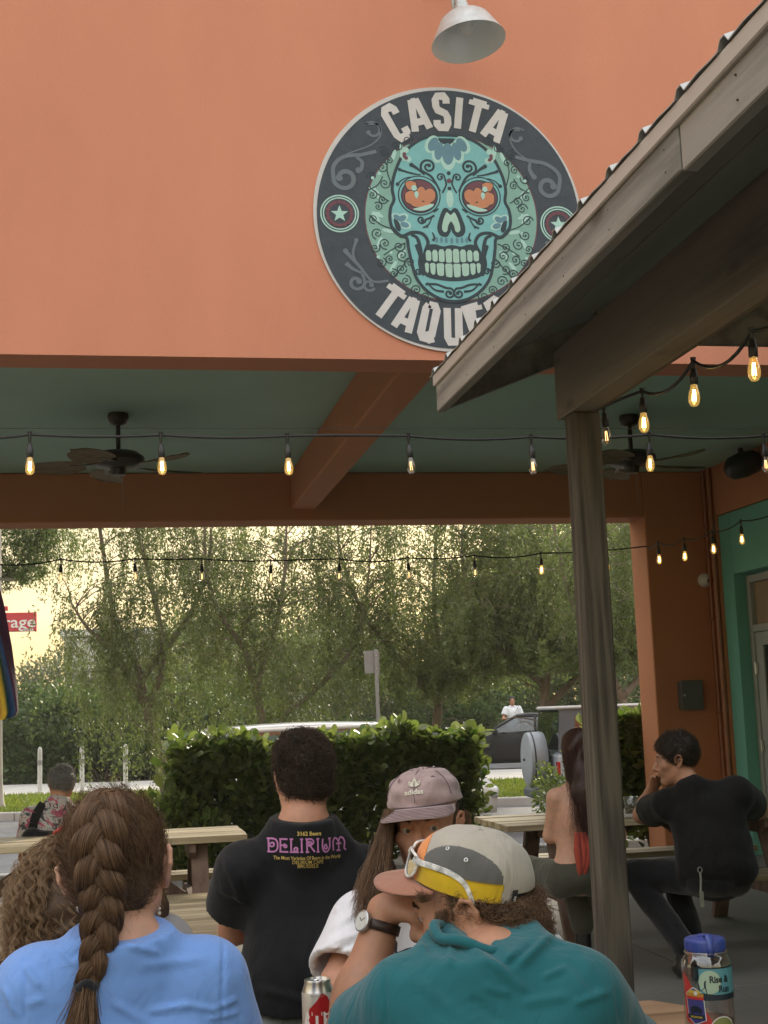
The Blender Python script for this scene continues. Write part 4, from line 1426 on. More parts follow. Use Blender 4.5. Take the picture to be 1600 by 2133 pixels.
def saloon(label, loc, rz, L, W, paint, prof, belt, roof, cat='car', hatch=False):
    """Front towards local -x. prof: stations (x/L from the nose 0..1, top z, half width share); roof: four (x/L, z) points: screen base, roof front, roof rear, rear screen base."""
    t = thing('parked_car', label, cat, (0, 0, 0))
    X = lambda u: (u - .5) * L
    ns = len(prof)
    vs, fs = [], []
    sec = 11
    for (u, zt_, ww) in prof:
        h = W / 2 * ww
        zb_ = .20 if .08 < u < .93 else .30
        pts = [(-h * .86, zb_), (-h * .97, zb_ + .1), (-h, zb_ + .30), (-h * .985, (zb_ + zt_) / 2 + .12), (-h * .90, zt_ - .03), (0, zt_ + .015)]
        pts = pts + [(-p[0], p[1]) for p in pts[-2::-1]]
        vs += [(X(u), p[0], p[1]) for p in pts]
    for i in range(ns - 1):
        for j in range(sec - 1):
            fs.append((i * sec + j, i * sec + j + 1, (i + 1) * sec + j + 1, (i + 1) * sec + j))
        fs.append((i * sec + sec - 1, i * sec, (i + 1) * sec, (i + 1) * sec + sec - 1))
    fs.append(tuple(range(sec)))
    fs.append(tuple((ns - 1) * sec + j for j in range(sec))[::-1])
    body = MB().add(vs, fs).build('body', paint, t, True, 35)
    r = .33
    wb = ((.185, .80) if not hatch else (.19, .81))
    for u in wb:
        for s in (-1, 1):
            M = Matrix.Translation((X(u), s * (W / 2 - .004), r)) @ Matrix.Rotation(math.radians(90), 4, 'X')
            MB().lathe([(0, 0.006 * -s), (r + .075, 0.006 * -s), (r + .085, .0)], n=30, M=M).build('wheel_arch', CABIN, t)
            wheel(t, X(u), s * (W / 2 - .09), r, .22, -s)
    # greenhouse: glass faces between the roof rails, roof on top, pillars
    (u0, z0), (u1, z1), (u2, z2), (u3, z3) = roof
    hb, hr_ = W / 2 * .90, W / 2 * .68
    B = {}
    for s in (-1, 1):
        B[s] = [Vector((X(u0), s * hb * .93, z0)), Vector((X(u1), s * hr_, z1)), Vector((X(u2), s * hr_, z2)), Vector((X(u3), s * hb * .93, z3))]
    um = (u0 + .07, u3 - .04)
    for s in (-1, 1):
        MB().add([B[s][0], B[s][1], B[s][2], B[s][3]], [(0, 1, 2, 3)]).build('side_window', CARGLASS, t)
    MB().add([B[-1][0], B[1][0], B[1][1], B[-1][1]], [(0, 1, 2, 3)]).build('windscreen', CARGLASS, t)
    MB().add([B[-1][3], B[1][3], B[1][2], B[-1][2]], [(0, 1, 2, 3)]).build('rear_window', CARGLASS, t)
    b = MB()
    cr = .035
    g = []
    for k in range(7):
        q = k / 6 * 2 - 1
        g.append([Vector((X(u1 + (u2 - u1) * i / 6), q * (hr_ + .01), z1 + (z2 - z1) * i / 6 + .012 + cr * (1 - q * q) + .035 * math.sin(math.pi * i / 6))) for i in range(7)])
    b.add([p for row in g for p in row], [(i * 7 + j, i * 7 + j + 1, (i + 1) * 7 + j + 1, (i + 1) * 7 + j) for i in range(6) for j in range(6)])
    o = b.build('roof', paint, t, True)
    md = o.modifiers.new('thick', 'SOLIDIFY'); md.thickness = .03
    for s in (-1, 1):
        b = MB()
        for a, c in ((0, 1), (1, 2), (2, 3)):
            b.tube([B[s][a], B[s][c]], .032, 8)
        xm = X(u1 + (u2 - u1) * (.52 if hatch else .62))
        b.tube([Vector((xm, s * hb * .965, belt)), Vector((xm, s * (hr_ + .01), (z1 + z2) / 2))], .034, 6)
        b.build('pillar', paint, t, True)
        b = MB().box((X(u0) + .16, s * (W / 2 + .02) - .09, belt - .02), (X(u0) + .30, s * (W / 2 + .02) + .09, belt + .11), bev=.03)
        b.build('mirror', paint, t, True)
        xd0, xd1 = X(u0 + .04), X(u2 - .06)
        b = MB()
        for x in (xd0, xd1) + ((((xd0 + xd1) / 2),) if hatch else ()):
            b.box((x - .004, s * (W / 2 - .003) - .006, .36), (x + .004, s * (W / 2 - .003) + .006, belt - .08))
        b.box((xd0, s * (W / 2 - .003) - .006, .35), (xd1, s * (W / 2 - .003) + .006, .358))
        b.build('door_gap', CABIN, t)
        MB().box((xd1 - .25, s * (W / 2 - .0) - .018, belt - .16), (xd1 - .08, s * (W / 2) + .018, belt - .13), bev=.008).build('handle', CHROME if hatch else paint, t)
        MB().box((X(prof[0][0]) - .01, s * W * .36 - .16, prof[0][1] - .16), (X(prof[0][0]) + .12, s * W * .36 + .16, prof[0][1] - .02), bev=.03).build('headlight', HEADL, t, True)
        MB().box((X(prof[-1][0]) - .10, s * W * .37 - .13, prof[-1][1] - .24), (X(prof[-1][0]) + .012, s * W * .37 + .13, prof[-1][1] - .05), bev=.03).build('tail_lamp', TAIL, t, True)
    b = MB()
    for u in (.42, .64):
        for s in (-1, 1):
            b.box((X(u), s * .38 - .24, .5), (X(u) + .14, s * .38 + .24, 1.02), bev=.05)
    b.box((X(u0), -W * .40, belt - .12), (X(u0) + .3, W * .40, belt - .02), bev=.04)
    b.build('seat', CABIN, t)
    t.location = loc
    t.rotation_euler = (0, 0, rz)
    return t


BLACKPAINT = mat('black_car_paint', (0.010, 0.010, 0.011), rough=0.4, var=.1, coat=.05, spec=.25)
WHITEPAINT = mat('white_car_paint', (0.72, 0.72, 0.70), rough=0.22, var=.03, coat=.7)
p = ground_at(1060, 12.6)
saloon('black two door coupe parked across the street beside the jeep', (p.x + .25, p.y, SZ + .02), -0.28, 4.75, 1.86, BLACKPAINT,
       [(0, .62, .80), (.04, .74, .92), (.16, .86, .99), (.33, .95, 1), (.45, .96, 1), (.60, .98, 1), (.74, 1.0, 1), (.86, 1.02, .99), (.96, .98, .93), (1, .82, .86)],
       .96, [(.335, .96), (.50, 1.37), (.66, 1.36), (.85, 1.03)], hatch=False)
p = at(345, 1600, Y=17.2)
saloon('white hatchback mostly hidden behind the long hedge', (p.x + 2.25, 17.9, SZ), math.pi - .05, 4.0, 1.78, WHITEPAINT,
       [(0, .66, .82), (.04, .80, .93), (.16, .93, .99), (.28, 1.0, 1), (.45, 1.02, 1), (.60, 1.02, 1), (.80, 1.03, 1), (.90, 1.04, .98), (.98, 1.0, .95), (1, .82, .9)],
       1.0, [(.25, 1.0), (.37, 1.47), (.93, 1.45), (.985, 1.03)], hatch=True)

# open-roofed four-wheel drive, its back end towards the left
JEEPBODY = mat('silver_blue_paint', (0.40, 0.44, 0.48), rough=0.3, var=.05, coat=.5)
HARDTOP = mat('slate_hardtop', (0.085, 0.095, 0.11), rough=0.55, var=.08, bump=.15)
TOPGLARE = mat('pale_glare_roof', (0.46, 0.46, 0.45), rough=0.5, var=.1, dirt=.2)  # white glare put into the roof colour; the hardtop itself is slate
COVER = mat('grey_vinyl_cover', (0.24, 0.27, 0.30), rough=0.42, var=.12, scale=6, bump=.15, dirt=.2)
t = thing('jeep', 'boxy slate topped four wheel drive with covered spare wheel on its back', 'jeep', (0, 0, 0))
L, W = 3.9, 1.66
b = MB()
b.box((0, -W / 2 + .08, .55), (2.35, W / 2 - .08, 1.12), bev=.05)
b.box((2.351, -.62, .62), (L, .62, 1.10), bev=.06)
b.box((0.02, -W / 2, .56), (.72, W / 2, .74), bev=.03)
b.build('body', JEEPBODY, t, True, 35)
for s in (-1, 1):
    MB().prism([(.10, .72), (.22, .92), (.85, .92), (1.0, .72), (.96, .70), (.82, .87), (.25, .87), (.14, .70)], s * (W / 2 - .06) - .09, s * (W / 2 - .06) + .09, 'y').build('fender', HARDTOP, t)
    MB().prism([(2.75, .70), (2.88, .94), (3.6, .94), (3.85, .80), (3.8, .77), (3.58, .89), (2.92, .89), (2.8, .68)], s * (W / 2 - .10) - .13, s * (W / 2 - .10) + .13, 'y').build('fender', HARDTOP, t)
    for x in (.52, 3.22):
        wheel(t, x, s * (W / 2 - .10), .37, .25, -s)
    b = MB()
    b.box((1.0, s * (W / 2 - .083) - .006, .60), (1.008, s * (W / 2 - .083) + .006, 1.1))
    b.box((2.0, s * (W / 2 - .083) - .006, .60), (2.008, s * (W / 2 - .083) + .006, 1.1))
    b.build('door_gap', CABIN, t)
    MB().box((1.08, s * (W / 2 - .08) - .018, .98), (1.26, s * (W / 2 - .08) + .018, 1.02), bev=.008).build('handle', CABIN, t)
    MB().box((-.012, s * (W / 2 - .16) - .06, .82), (.03, s * (W / 2 - .16) + .06, 1.0), bev=.01).build('tail_lamp', TAIL, t)
    MB().box((1.95, s * (W / 2 + .02) - .08, 1.16), (2.05, s * (W / 2 + .02) + .08, 1.33), bev=.02).build('mirror', CABIN, t)
# hard top: posts, frames, panes
hw0, hw1, zt0, zt1 = W / 2 - .09, W / 2 - .16, 1.121, 1.70
def hp(x, s, z):
    q = (z - zt0) / (zt1 - zt0)
    return Vector((x + (.06 * q if x < .5 else (-.22 * q if x > 2.0 else 0)), s * (hw0 + (hw1 - hw0) * q), z))
for s in (-1, 1):
    b = MB()
    for x0, x1 in ((0.0, .22), (.98, 1.10), (2.12, 2.20)):
        v8 = [hp(x0, s, zt0), hp(x1, s, zt0), hp(x1, s, zt1), hp(x0, s, zt1)]
        off = Vector((0, -s * .04, 0))
        b.add(v8 + [q + off for q in v8], [(0, 1, 2, 3), (7, 6, 5, 4), (0, 4, 5, 1), (1, 5, 6, 2), (2, 6, 7, 3), (3, 7, 4, 0)])
    for z0_, z1_ in ((zt0, zt0 + .04), (zt1 - .09, zt1)):
        v8 = [hp(.221, s, z0_), hp(2.119, s, z0_), hp(2.119, s, z1_), hp(.221, s, z1_)]
        off = Vector((0, -s * .036, 0))
        b.add(v8 + [q + off for q in v8], [(0, 1, 2, 3), (7, 6, 5, 4), (0, 4, 5, 1), (2, 6, 7, 3)])
    b.build('hardtop_side', HARDTOP, t)
    for x0, x1 in ((.225, .975), (1.105, 2.115)):
        MB().add([hp(x0, s, zt0 + .04) - Vector((0, s * .02, 0)), hp(x1, s, zt0 + .04) - Vector((0, s * .02, 0)), hp(x1, s, zt1 - .09) - Vector((0, s * .02, 0)), hp(x0, s, zt1 - .09) - Vector((0, s * .02, 0))], [(0, 1, 2, 3)]).build('side_window', CARGLASS, t)
MB().box((.03, -hw1 - .03, zt1 + .001), (2.02, hw1 + .03, zt1 + .05), bev=.02).build('roof', TOPGLARE, t, True, 40)
MB().add([hp(.0, -1, zt0 + .03), hp(.0, 1, zt0 + .03), hp(.0, 1, zt1 - .03), hp(.0, -1, zt1 - .03)], [(0, 1, 2, 3)]).build('rear_window', CARGLASS, t)
MB().add([hp(2.2, -1, zt0), hp(2.2, 1, zt0), hp(2.2, 1, zt1), hp(2.2, -1, zt1)], [(0, 1, 2, 3)]).build('windscreen', CARGLASS, t)
b = MB()
for s in (-1, 1):
    b.tube([(.9, s * .5, zt0 - .1), (.9, s * .52, 1.62), (2.0, s * .52, 1.62)], .03, 8)
for x in (.8, 1.4):
    for s in (-1, 1):
        b.box((x, s * .36 - .22, .8), (x + .13, s * .36 + .22, 1.42), bev=.05)
b.build('seat', CABIN, t)
Mx = Matrix.Translation((-.19, -.08, 1.02)) @ Matrix.Rotation(math.radians(-90), 4, 'Y')
sw = MB().lathe([(0, .145), (.06, .143), (.33, .135), (.372, .115), (.385, .07), (.385, -.09), (.37, -.12), (0, -.125)], n=44, M=Mx).build('spare_wheel', COVER, t, True, 40)
b = MB().lathe([(.388, .072), (.391, .066), (.391, .058), (.388, .052)], n=44, M=Mx)
b.lathe([(0, .165), (.018, .165), (.02, .14)], n=12, M=Mx)
b.build('cover_seam', CABIN, sw, True)
MB().box((-.065, -.25, .82), (-.001, .1, 1.14), bev=.01).build('wheel_carrier', CABIN, t)
MB().box((-.20, -W / 2 + .05, .46), (-.002, W / 2 - .05, .60), bev=.03).build('rear_bumper', HARDTOP, t, True, 40)
MB().box((L + .002, -W / 2 + .05, .48), (L + .16, W / 2 - .05, .62), bev=.03).build('front_bumper', HARDTOP, t, True, 40)
MB().box((-.075, .30, 1.02), (-.03, .52, 1.14), bev=.01).build('number_plate', WHITE, t)
p = at(1106, 1606, D=18.4)
t.location = (p.x, p.y - .75, SZ)
t.rotation_euler = (0, 0, math.radians(-5))
t.scale = (.93,) * 3

# ------------------------------------------------------------------ the round wall sign
SK = 0.735 / 745
SC = at(937.5, 455, Y=YF)
sg = thing('wall_sign', 'round black sign with a turquoise sugar skull and white CASITA TAQUERIA lettering', 'sign', (SC.x, YF, SC.z))


def sp(x, y, layer):
    y = y - (x - 795) * 0.02
    return (SC.x + (x - 795) * SK, YF - 0.012 - 0.0007 * layer, SC.z - (y - 785) * SK)


class Art:
    """Flat print in the sign's own 1600-unit drawing space; every shape becomes a part of its own unless joined."""
    def __init__(s, layer):
        s.l0, s.k, s.shapes, s.hold = layer, 0, [], None

    @property
    def layer(s):
        return s.l0 + s.k * 0.012

    @property
    def b(s):
        s.k += 1
        if s.hold is not None:
            return s.hold
        s.shapes.append(MB())
        return s.shapes[-1]

    def join(s, on=True):
        s.hold = None
        if on:
            s.hold = MB()
            s.shapes.append(s.hold)
        return s

    def poly(s, pts):
        t3 = [[Vector((p[0], p[1], 0)) for p in pts]]
        s.b.add([sp(p[0], p[1], s.layer) for p in pts], [tuple(f) for f in geometry.tessellate_polygon(t3)])
        return s

    def ell(s, cx, cy, rx, ry=None, rot=0, n=40, a0=0, a1=2 * math.pi):
        ry = ry or rx
        pts = []
        for k in range(n):
            a = a0 + (a1 - a0) * k / (n if a1 - a0 > 6.2 else n - 1)
            x, y = rx * math.cos(a), ry * math.sin(a)
            pts.append((cx + x * math.cos(rot) - y * math.sin(rot), cy + x * math.sin(rot) + y * math.cos(rot)))
        return s.poly(pts)

    def ring(s, cx, cy, r0, r1, n=72, wob=0, ky=1.0):
        vs, fs = [], []
        for k in range(n):
            a = 2 * math.pi * k / n
            w = wob * math.cos(16 * a)
            for r in (r0 - w, r1 + w):
                vs.append(sp(cx + r * math.cos(a), cy + r * ky * math.sin(a), s.layer))
        for k in range(n):
            k2 = (k + 1) % n
            fs.append((2 * k, 2 * k + 1, 2 * k2 + 1, 2 * k2))
        s.b.add(vs, fs)
        return s

    def stroke(s, pts, w, taper=(1, 1), closed=False):
        pts = [Vector((p[0], p[1])) for p in pts]
        n = len(pts)
        vs = []
        for i in range(n):
            a = pts[i - 1] if (i or closed) else pts[i]
            c = pts[(i + 1) % n] if (i < n - 1 or closed) else pts[i]
            d = (c - a)
            d = d.normalized() if d.length > 1e-6 else Vector((1, 0))
            nn = Vector((-d.y, d.x))
            u = i / max(1, n - 1)
            ww = w / 2 * (taper[0] + (taper[1] - taper[0]) * u)
            if 0 < i < n - 1 or closed:
                d1 = (pts[i] - pts[i - 1]).normalized() if (pts[i] - pts[i - 1]).length > 1e-6 else d
                cs = max(.5, abs(d1.dot(d)))
                ww /= cs
            for q in (-1, 1):
                p = pts[i] + nn * ww * q
                vs.append(sp(p.x, p.y, s.layer))
        fs = [(2 * i, 2 * i + 1, 2 * i + 3, 2 * i + 2) for i in range(n - 1)]
        if closed:
            fs.append((2 * n - 2, 2 * n - 1, 1, 0))
        s.b.add(vs, fs)
        return s

    def curve(s, pts, w, taper=(1, 1), closed=False, m=6):
        return s.stroke(smooth(pts, m, closed), w, taper, closed)

    def spiral(s, cx, cy, r, a0, turns, w, sgn=1, r_in=.12, tail=None, taper=(1, .8)):
        pts = []
        n = int(20 * turns) + 4
        for k in range(n + 1):
            u = k / n
            a = a0 + sgn * u * turns * 2 * math.pi
            rr = r * (1 - u * (1 - r_in))
            pts.append((cx + rr * math.cos(a), cy + rr * math.sin(a)))
        if tail:
            pts = smooth(tail + [pts[0]], 6)[:-1] + pts
        s.stroke(pts, w, taper)
        return s.dot(pts[-1][0], pts[-1][1], w * .8)

    def dot(s, x, y, r):
        return s.ell(x, y, r, n=14)

    def done(s, name, m, parent):
        for q in s.shapes:
            if q.v:
                o = q.build(name, m, parent)
        return o


def smooth(P, m=6, closed=False):
    P = [np.array(p[:2], float) for p in P]
    n = len(P)
    out = []
    for i in range(n if closed else n - 1):
        if closed:
            p0, p1, p2, p3 = P[i - 1], P[i], P[(i + 1) % n], P[(i + 2) % n]
        else:
            p0, p1, p2, p3 = P[max(i - 1, 0)], P[i], P[i + 1], P[min(i + 2, n - 1)]
        for k in range(m):
            u = k / m
            q = 0.5 * ((2 * p1) + (-p0 + p2) * u + (2 * p0 - 5 * p1 + 4 * p2 - p3) * u * u + (-p0 + 3 * p1 - 3 * p2 + p3) * u ** 3)
            out.append((q[0], q[1]))
    if not closed:
        out.append(tuple(P[-1]))
    return out


mx_ = lambda pts: [(1590 - p[0], p[1]) for p in pts]            # mirror about the sign's axis
both = lambda pts: (pts, mx_(pts))
pr = lambda nm, c, v=.05: mat('print_' + nm, c, rough=.75, var=v, scale=18, bump=.35, bscale=60, bdist=.004)
P_BORDER, P_BLACK = pr('border', (.60, .585, .58)), pr('charcoal', (.052, .066, .084), .12)
P_SEA, P_AQUA, P_DARK = pr('sea_green', (.235, .43, .37)), pr('aqua', (.205, .485, .50)), pr('dark', (.035, .055, .068))
P_MAROON, P_RUST, P_SCROLL = pr('maroon', (.165, .065, .085)), pr('rust', (.55, .235, .125)), pr('scroll_grey', (.145, .175, .20))
P_TOOTH, P_LETTER, P_SLATE, P_MINT = pr('tooth', (.40, .60, .51)), pr('letter', (.64, .62, .615)), pr('slate_blue', (.13, .26, .33)), pr('mint', (.42, .66, .60))

MB().lathe([(0, 0), (.735, 0), (.735, .010), (0, .010)], n=96, M=Matrix.Translation((SC.x, YF, SC.z)) @ Matrix.Rotation(math.radians(90), 4, 'X')).build('backing_disc', P_BORDER, sg)
Art(0).ell(795, 785, 727, n=120).done('black_ring', P_BLACK, sg)
Art(1).ell(803, 785, 480, 472, n=96).done('maroon_edge', P_MAROON, sg)
Art(2).ell(803, 785, 474, 466, n=96).done('green_field', P_SEA, sg)

# scrollwork behind the skull
a = Art(3)
rg = random.Random(5)
half = [(-.5, .90), (-.36, .965), (-.20, .99), (-.05, 1.0), (.10, .985), (.24, .94), (.36, .89), (.50, .82), (-.63, .82)]
cells = [(440, 420), (430, 510), (440, 600), (372, 560), (425, 690), (372, 665), (400, 730), (372, 800), (390, 880), (430, 935), (375, 960), (452, 1020), (512, 1075), (405, 1040), (470, 1100), (535, 1140), (590, 1190), (520, 1000), (505, 950),
         (520, 390), (575, 350), (640, 1225), (560, 1040), (470, 470)]
for i, (x, y) in enumerate(cells):
    for sgn, xx in ((1, x), (-1, 1598 - x)):
        aa = rg.uniform(0, 6.28)
        a.spiral(xx, y, rg.uniform(25, 33), aa, 1.5, 6.5, sgn, .12, taper=(1, .7))
for pts in ([(470, 430), (455, 520), (478, 610)], [(345, 610), (400, 660), (460, 700)], [(350, 780), (410, 830), (462, 850)], [(420, 1000), (480, 960), (540, 930)], [(470, 1120), (520, 1060), (560, 1010)], [(430, 560), (400, 610), (345, 640)]):
    for q in both(pts):
        a.curve(q, 6)
a.done('scroll_line', P_DARK, sg)
a = Art(3)
for (x, y, r) in ((495, 440, 1.9), (380, 640, .6), (392, 655, 1.2), (385, 790, .9), (395, 775, .4), (400, 930, 2.0), (515, 995, 2.4), (450, 865, .2), (470, 1060, 2.2), (540, 405, 1.5)):
    for sgn, xx, rr in ((1, x, r), (-1, 1598 - x, math.pi - r)):
        a.ell(xx, y, 34, 11, rr, 20)
for (x, y) in ((412, 545), (375, 570), (400, 768), (408, 872), (460, 985), (390, 1010)):
    for xx in (x, 1598 - x):
        a.dot(xx, y, 9)
a.done('leaf_shape', P_MINT, sg)

# skull body and outlines
left = [(795, 318), (705, 326), (622, 362), (548, 432), (497, 540), (480, 625), (487, 690), (468, 735), (461, 795), (473, 850), (505, 886), (548, 903), (556, 960), (572, 1050), (596, 1130), (648, 1196), (720, 1240), (795, 1253)]
outl = smooth(left + mx_(left)[-2:0:-1], 6, True)
Art(4).poly(outl).done('skull', P_AQUA, sg)
a = Art(5)
a.stroke(outl, 17, closed=True)
for L_ in both([(470, 845), (520, 893), (580, 872), (636, 880), (664, 925), (645, 985), (640, 1050), (650, 1100)]):
    a.curve(L_, 19)
for L_ in both([(572, 885), (606, 905), (622, 980), (618, 1050), (640, 1108)]):
    a.curve(L_, 30, (.5, 1))
a.poly(smooth([(655, 948), (700, 936), (745, 948), (795, 940), (845, 948), (890, 936), (938, 948), (962, 1000), (976, 1085), (940, 1118), (870, 1136), (795, 1142), (720, 1136), (650, 1118), (632, 1085), (640, 1000)], 5, True))
for e in (627, 963):
    a.ell(e, 665, 118, 113)
a.poly(smooth([(795, 748), (775, 732), (752, 742), (728, 800), (718, 850), (732, 886), (768, 895), (790, 868), (795, 850), (800, 868), (824, 895), (860, 886), (874, 850), (862, 800), (838, 742), (815, 732)], 4, True))
# swirls on the brow and cheeks
for s_ in (1, -1):
    X_ = (lambda x: x) if s_ == 1 else (lambda x: 1590 - x)
    a.spiral(X_(683), 500, 42, math.pi if s_ == 1 else 0, 1.35, 14, s_, .2, tail=[(X_(742), 640), (X_(700), 560), (X_(648), 525)])
    a.spiral(X_(748), 560, 24, 0.2 if s_ == 1 else math.pi - .2, 1.1, 10, -s_, .3, tail=[(X_(755), 648), (X_(778), 600)])
    a.curve([(X_(520), 520), (X_(590), 540), (X_(640), 548)], 15, (1, .4)).dot(X_(524), 520, 10)
    a.curve([(X_(590), 492), (X_(625), 515), (X_(660), 548)], 18, (1.2, .4)).dot(X_(590), 492, 12)
    a.curve([(X_(512), 600), (X_(540), 575), (X_(580), 560)], 11, (.8, .4)).dot(X_(510), 603, 11)
    a.curve([(X_(700), 755), (X_(722), 742), (X_(730), 735)], 13, (1.2, .4))
    a.spiral(X_(632), 800, 24, 0 if s_ == 1 else math.pi, 1.1, 12, s_, .3, tail=[(X_(705), 775), (X_(680), 790)])
    a.curve([(X_(640), 845), (X_(670), 828), (X_(690), 790)], 11, (1, .5)).dot(X_(662), 838, 8)
    a.curve([(X_(600), 950), (X_(620), 1020), (X_(618), 1050)], 12, (1.3, .6)).dot(X_(602), 948, 11)
    a.spiral(X_(606), 1088, 20, 0, 1.1, 10, s_, .3)
    a.curve([(X_(690), 870), (X_(700), 900), (X_(690), 918)], 13, (.5, 1.2))
    a.spiral(X_(768), 1210, 30, -1.2 if s_ == 1 else math.pi + 1.2, 1.15, 13, s_, .25, tail=[(X_(640), 1160), (X_(700), 1160), (X_(750), 1178)])
    a.curve([(X_(650), 1150), (X_(690), 1190), (X_(740), 1200)], 12, (.6, 1.2))
    a.poly(smooth([(X_(482), 800), (X_(498), 800), (X_(518), 840), (X_(512), 868), (X_(490), 850)], 4, True))
a.ell(790, 336, 46, 36, 0, 24, 0, math.pi).dot(795, 535, 11).dot(795, 622, 11)
a.done('skull_outline', P_DARK, sg)

a = Art(6)
for s_ in (0, 1):
    for i, (c0, c1) in enumerate(((648, 679), (684, 714), (719, 752), (757, 793))):
        t0 = 962 + (3 - i) * 3
        q = [(c0, t0 + 14), (c0 + 8, t0), (c1 - 8, t0), (c1, t0 + 14), (c1 - 1, 1022 + i * 4), (c1 - 8, 1030 + i * 3), (c0 + 8, 1030 + i * 3), (c0 + 1, 1022 + i * 4)]
        a.poly(q if not s_ else mx_(q)[::-1])
    for i, (c0, c1) in enumerate(((641, 664), (669, 700), (705, 747), (752, 793))):
        t0 = 1040 + i * 1.5
        q = [(c0, t0 + 8), (c0 + 7, t0), (c1 - 7, t0), (c1, t0 + 8), (c1 - 3, 1090 + i * 9), (c1 - 12, 1100 + i * 7), (c0 + 12, 1098 + i * 7), (c0 + 3, 1086 + i * 9)]
        a.poly(q if not s_ else mx_(q)[::-1])
a.poly(smooth([(795, 772), (774, 757), (757, 790), (744, 845), (755, 868), (772, 862), (778, 835), (788, 815), (795, 808), (802, 815), (812, 835), (818, 862), (835, 868), (846, 845), (833, 790), (816, 757)], 4, True))
a.done('tooth', P_TOOTH, sg)
a = Art(6)
for e in (627, 963):
    a.ell(e, 665, 111, 106)
a.done('eye_rim', P_AQUA, sg)
a = Art(7)
for e in (627, 963):
    a.ell(e, 668, 102, 97)
a.done('eye_socket', P_DARK, sg)
a = Art(8)
for e in (627, 963):
    a.ell(e, 668, 94, 89)
a.dot(795, 578, 13)
for e, s_ in ((570, 1), (1020, -1)):
    for k in range(3):
        an = 2.0 + k * .75
        a.dot(e + s_ * 18 * math.cos(an), 438 + 18 * math.sin(an), 10)
a.done('eye_fill', P_MAROON, sg)
rose = [[(552, 598), (580, 585), (612, 598), (600, 628), (568, 634)], [(556, 650), (590, 640), (608, 668), (640, 700), (600, 715), (556, 705), (548, 672)],
        [(612, 640), (640, 615), (662, 640), (655, 690), (628, 690)], [(660, 640), (690, 626), (714, 650), (706, 690), (668, 708), (650, 690)], [(580, 712), (640, 702), (690, 708), (660, 728), (600, 730)]]
a = Art(10)
for q in rose:
    for z_ in both(q):
        a.poly(smooth(z_, 4, True))
a.done('rose', P_RUST, sg)
a = Art(9)
for q in rose:
    for z_ in both(q):
        a.stroke(smooth(z_, 4, True), 10, closed=True)
a.done('rose_outline', P_DARK, sg)
a = Art(11)
for q in ([(588, 612), (606, 610), (614, 628), (600, 640), (584, 632)], [(600, 650), (612, 642), (622, 655), (614, 682), (602, 672)], [(590, 742), (630, 730), (698, 712), (694, 730), (650, 750), (606, 750)]):
    for z_ in both(q):
        a.poly(smooth(z_, 4, True))
a.done('rose_heart', P_MINT, sg)
a = Art(6)
for (x, y, rx, ry, ro) in ((716, 372, 26, 42, .5), (746, 410, 24, 52, .2), (795, 425, 32, 62, 0), (844, 410, 24, 52, -.2), (874, 372, 26, 42, -.5), (500, 790, 22, 14, .6), (528, 795, 24, 16, -.6), (540, 830, 24, 15, .3), (1090, 790, 22, 14, -.6), (1062, 795, 24, 16, .6), (1050, 830, 24, 15, -.3)):
    a.ell(x, y, rx, ry, ro, 24)
for x in (712, 738, 765, 795, 825, 852, 878):
    a.ell(x, 916 - abs(x - 795) * .05, 8, 17, 0, 14)
a.done('petal', P_SLATE, sg)
a = Art(5)
for (x, y, rx, ry, ro) in ((708, 372, 36, 54, .5), (742, 412, 35, 68, .2), (795, 435, 46, 84, 0), (848, 412, 35, 68, -.2), (882, 372, 36, 54, -.5), (500, 790, 32, 22, .6), (530, 792, 34, 24, -.6), (544, 832, 33, 23, .3), (1090, 790, 32, 22, -.6), (1060, 792, 34, 24, .6), (1046, 832, 33, 23, -.3), (795, 680, 20, 50, 0)):
    a.ell(x, y, rx, ry, ro, 26)
for e, s_ in ((570, 1), (1020, -1)):
    for k in range(5):
        an = 1.4 + k * .75
        a.dot(e + s_ * 26 * math.cos(an), 434 + 26 * math.sin(an), 17)
a.done('petal_edge', P_MINT, sg)
a = Art(5)
# star badges
def star(a, cx, cy, R_, r_=.42, rot=-math.pi / 2):
    a.poly([(cx + (R_ if k % 2 == 0 else R_ * r_) * math.cos(rot + k * math.pi / 5), cy + (R_ if k % 2 == 0 else R_ * r_) * math.sin(rot + k * math.pi / 5)) for k in range(10)])
for i, (cx, cy) in enumerate(((190, 772), (1402, 815))):
    bd = Art(2).join()
    bd.ring(cx, cy, 96, 104).ring(cx, cy, 83, 90)
    star(bd, cx, cy + 2, 48)
    o = bd.done('star_badge', P_MINT, sg)
    Art(2).ring(cx, cy, 56, 74, wob=4).done('badge_ring', P_MAROON, o)
# grey scrolls on the black ring
a = Art(2)
a.spiral(385, 300, 50, -2.4, .8, 15, 1, .55, tail=[(180, 470), (260, 430), (370, 385), (425, 330), (420, 268)], taper=(.4, 1))
a.spiral(225, 575, 62, 2.9, .95, 24, -1, .5, tail=[(400, 420), (320, 440), (220, 455), (165, 510)], taper=(.8, 1.1))
a.curve([(290, 455), (320, 480), (315, 520), (300, 530)], 24, (.6, 1.1)).dot(300, 528, 17)
a.spiral(1190, 310, 48, -.7, .8, 15, -1, .55, tail=[(1300, 470), (1250, 450), (1180, 395), (1150, 330), (1165, 280)], taper=(.4, 1))
a.spiral(1355, 600, 60, .2, .95, 24, 1, .5, tail=[(1170, 430), (1250, 450), (1350, 470), (1420, 530)], taper=(.8, 1.1))
a.curve([(1260, 460), (1252, 500), (1275, 545)], 24, (.6, 1.1)).dot(1277, 545, 15)
a.spiral(268, 1150, 46, -.4, 1.0, 20, 1, .35, tail=[(440, 1140), (360, 1145), (300, 1090)], taper=(.6, 1))
a.spiral(335, 1165, 34, .5, .9, 16, 1, .4)
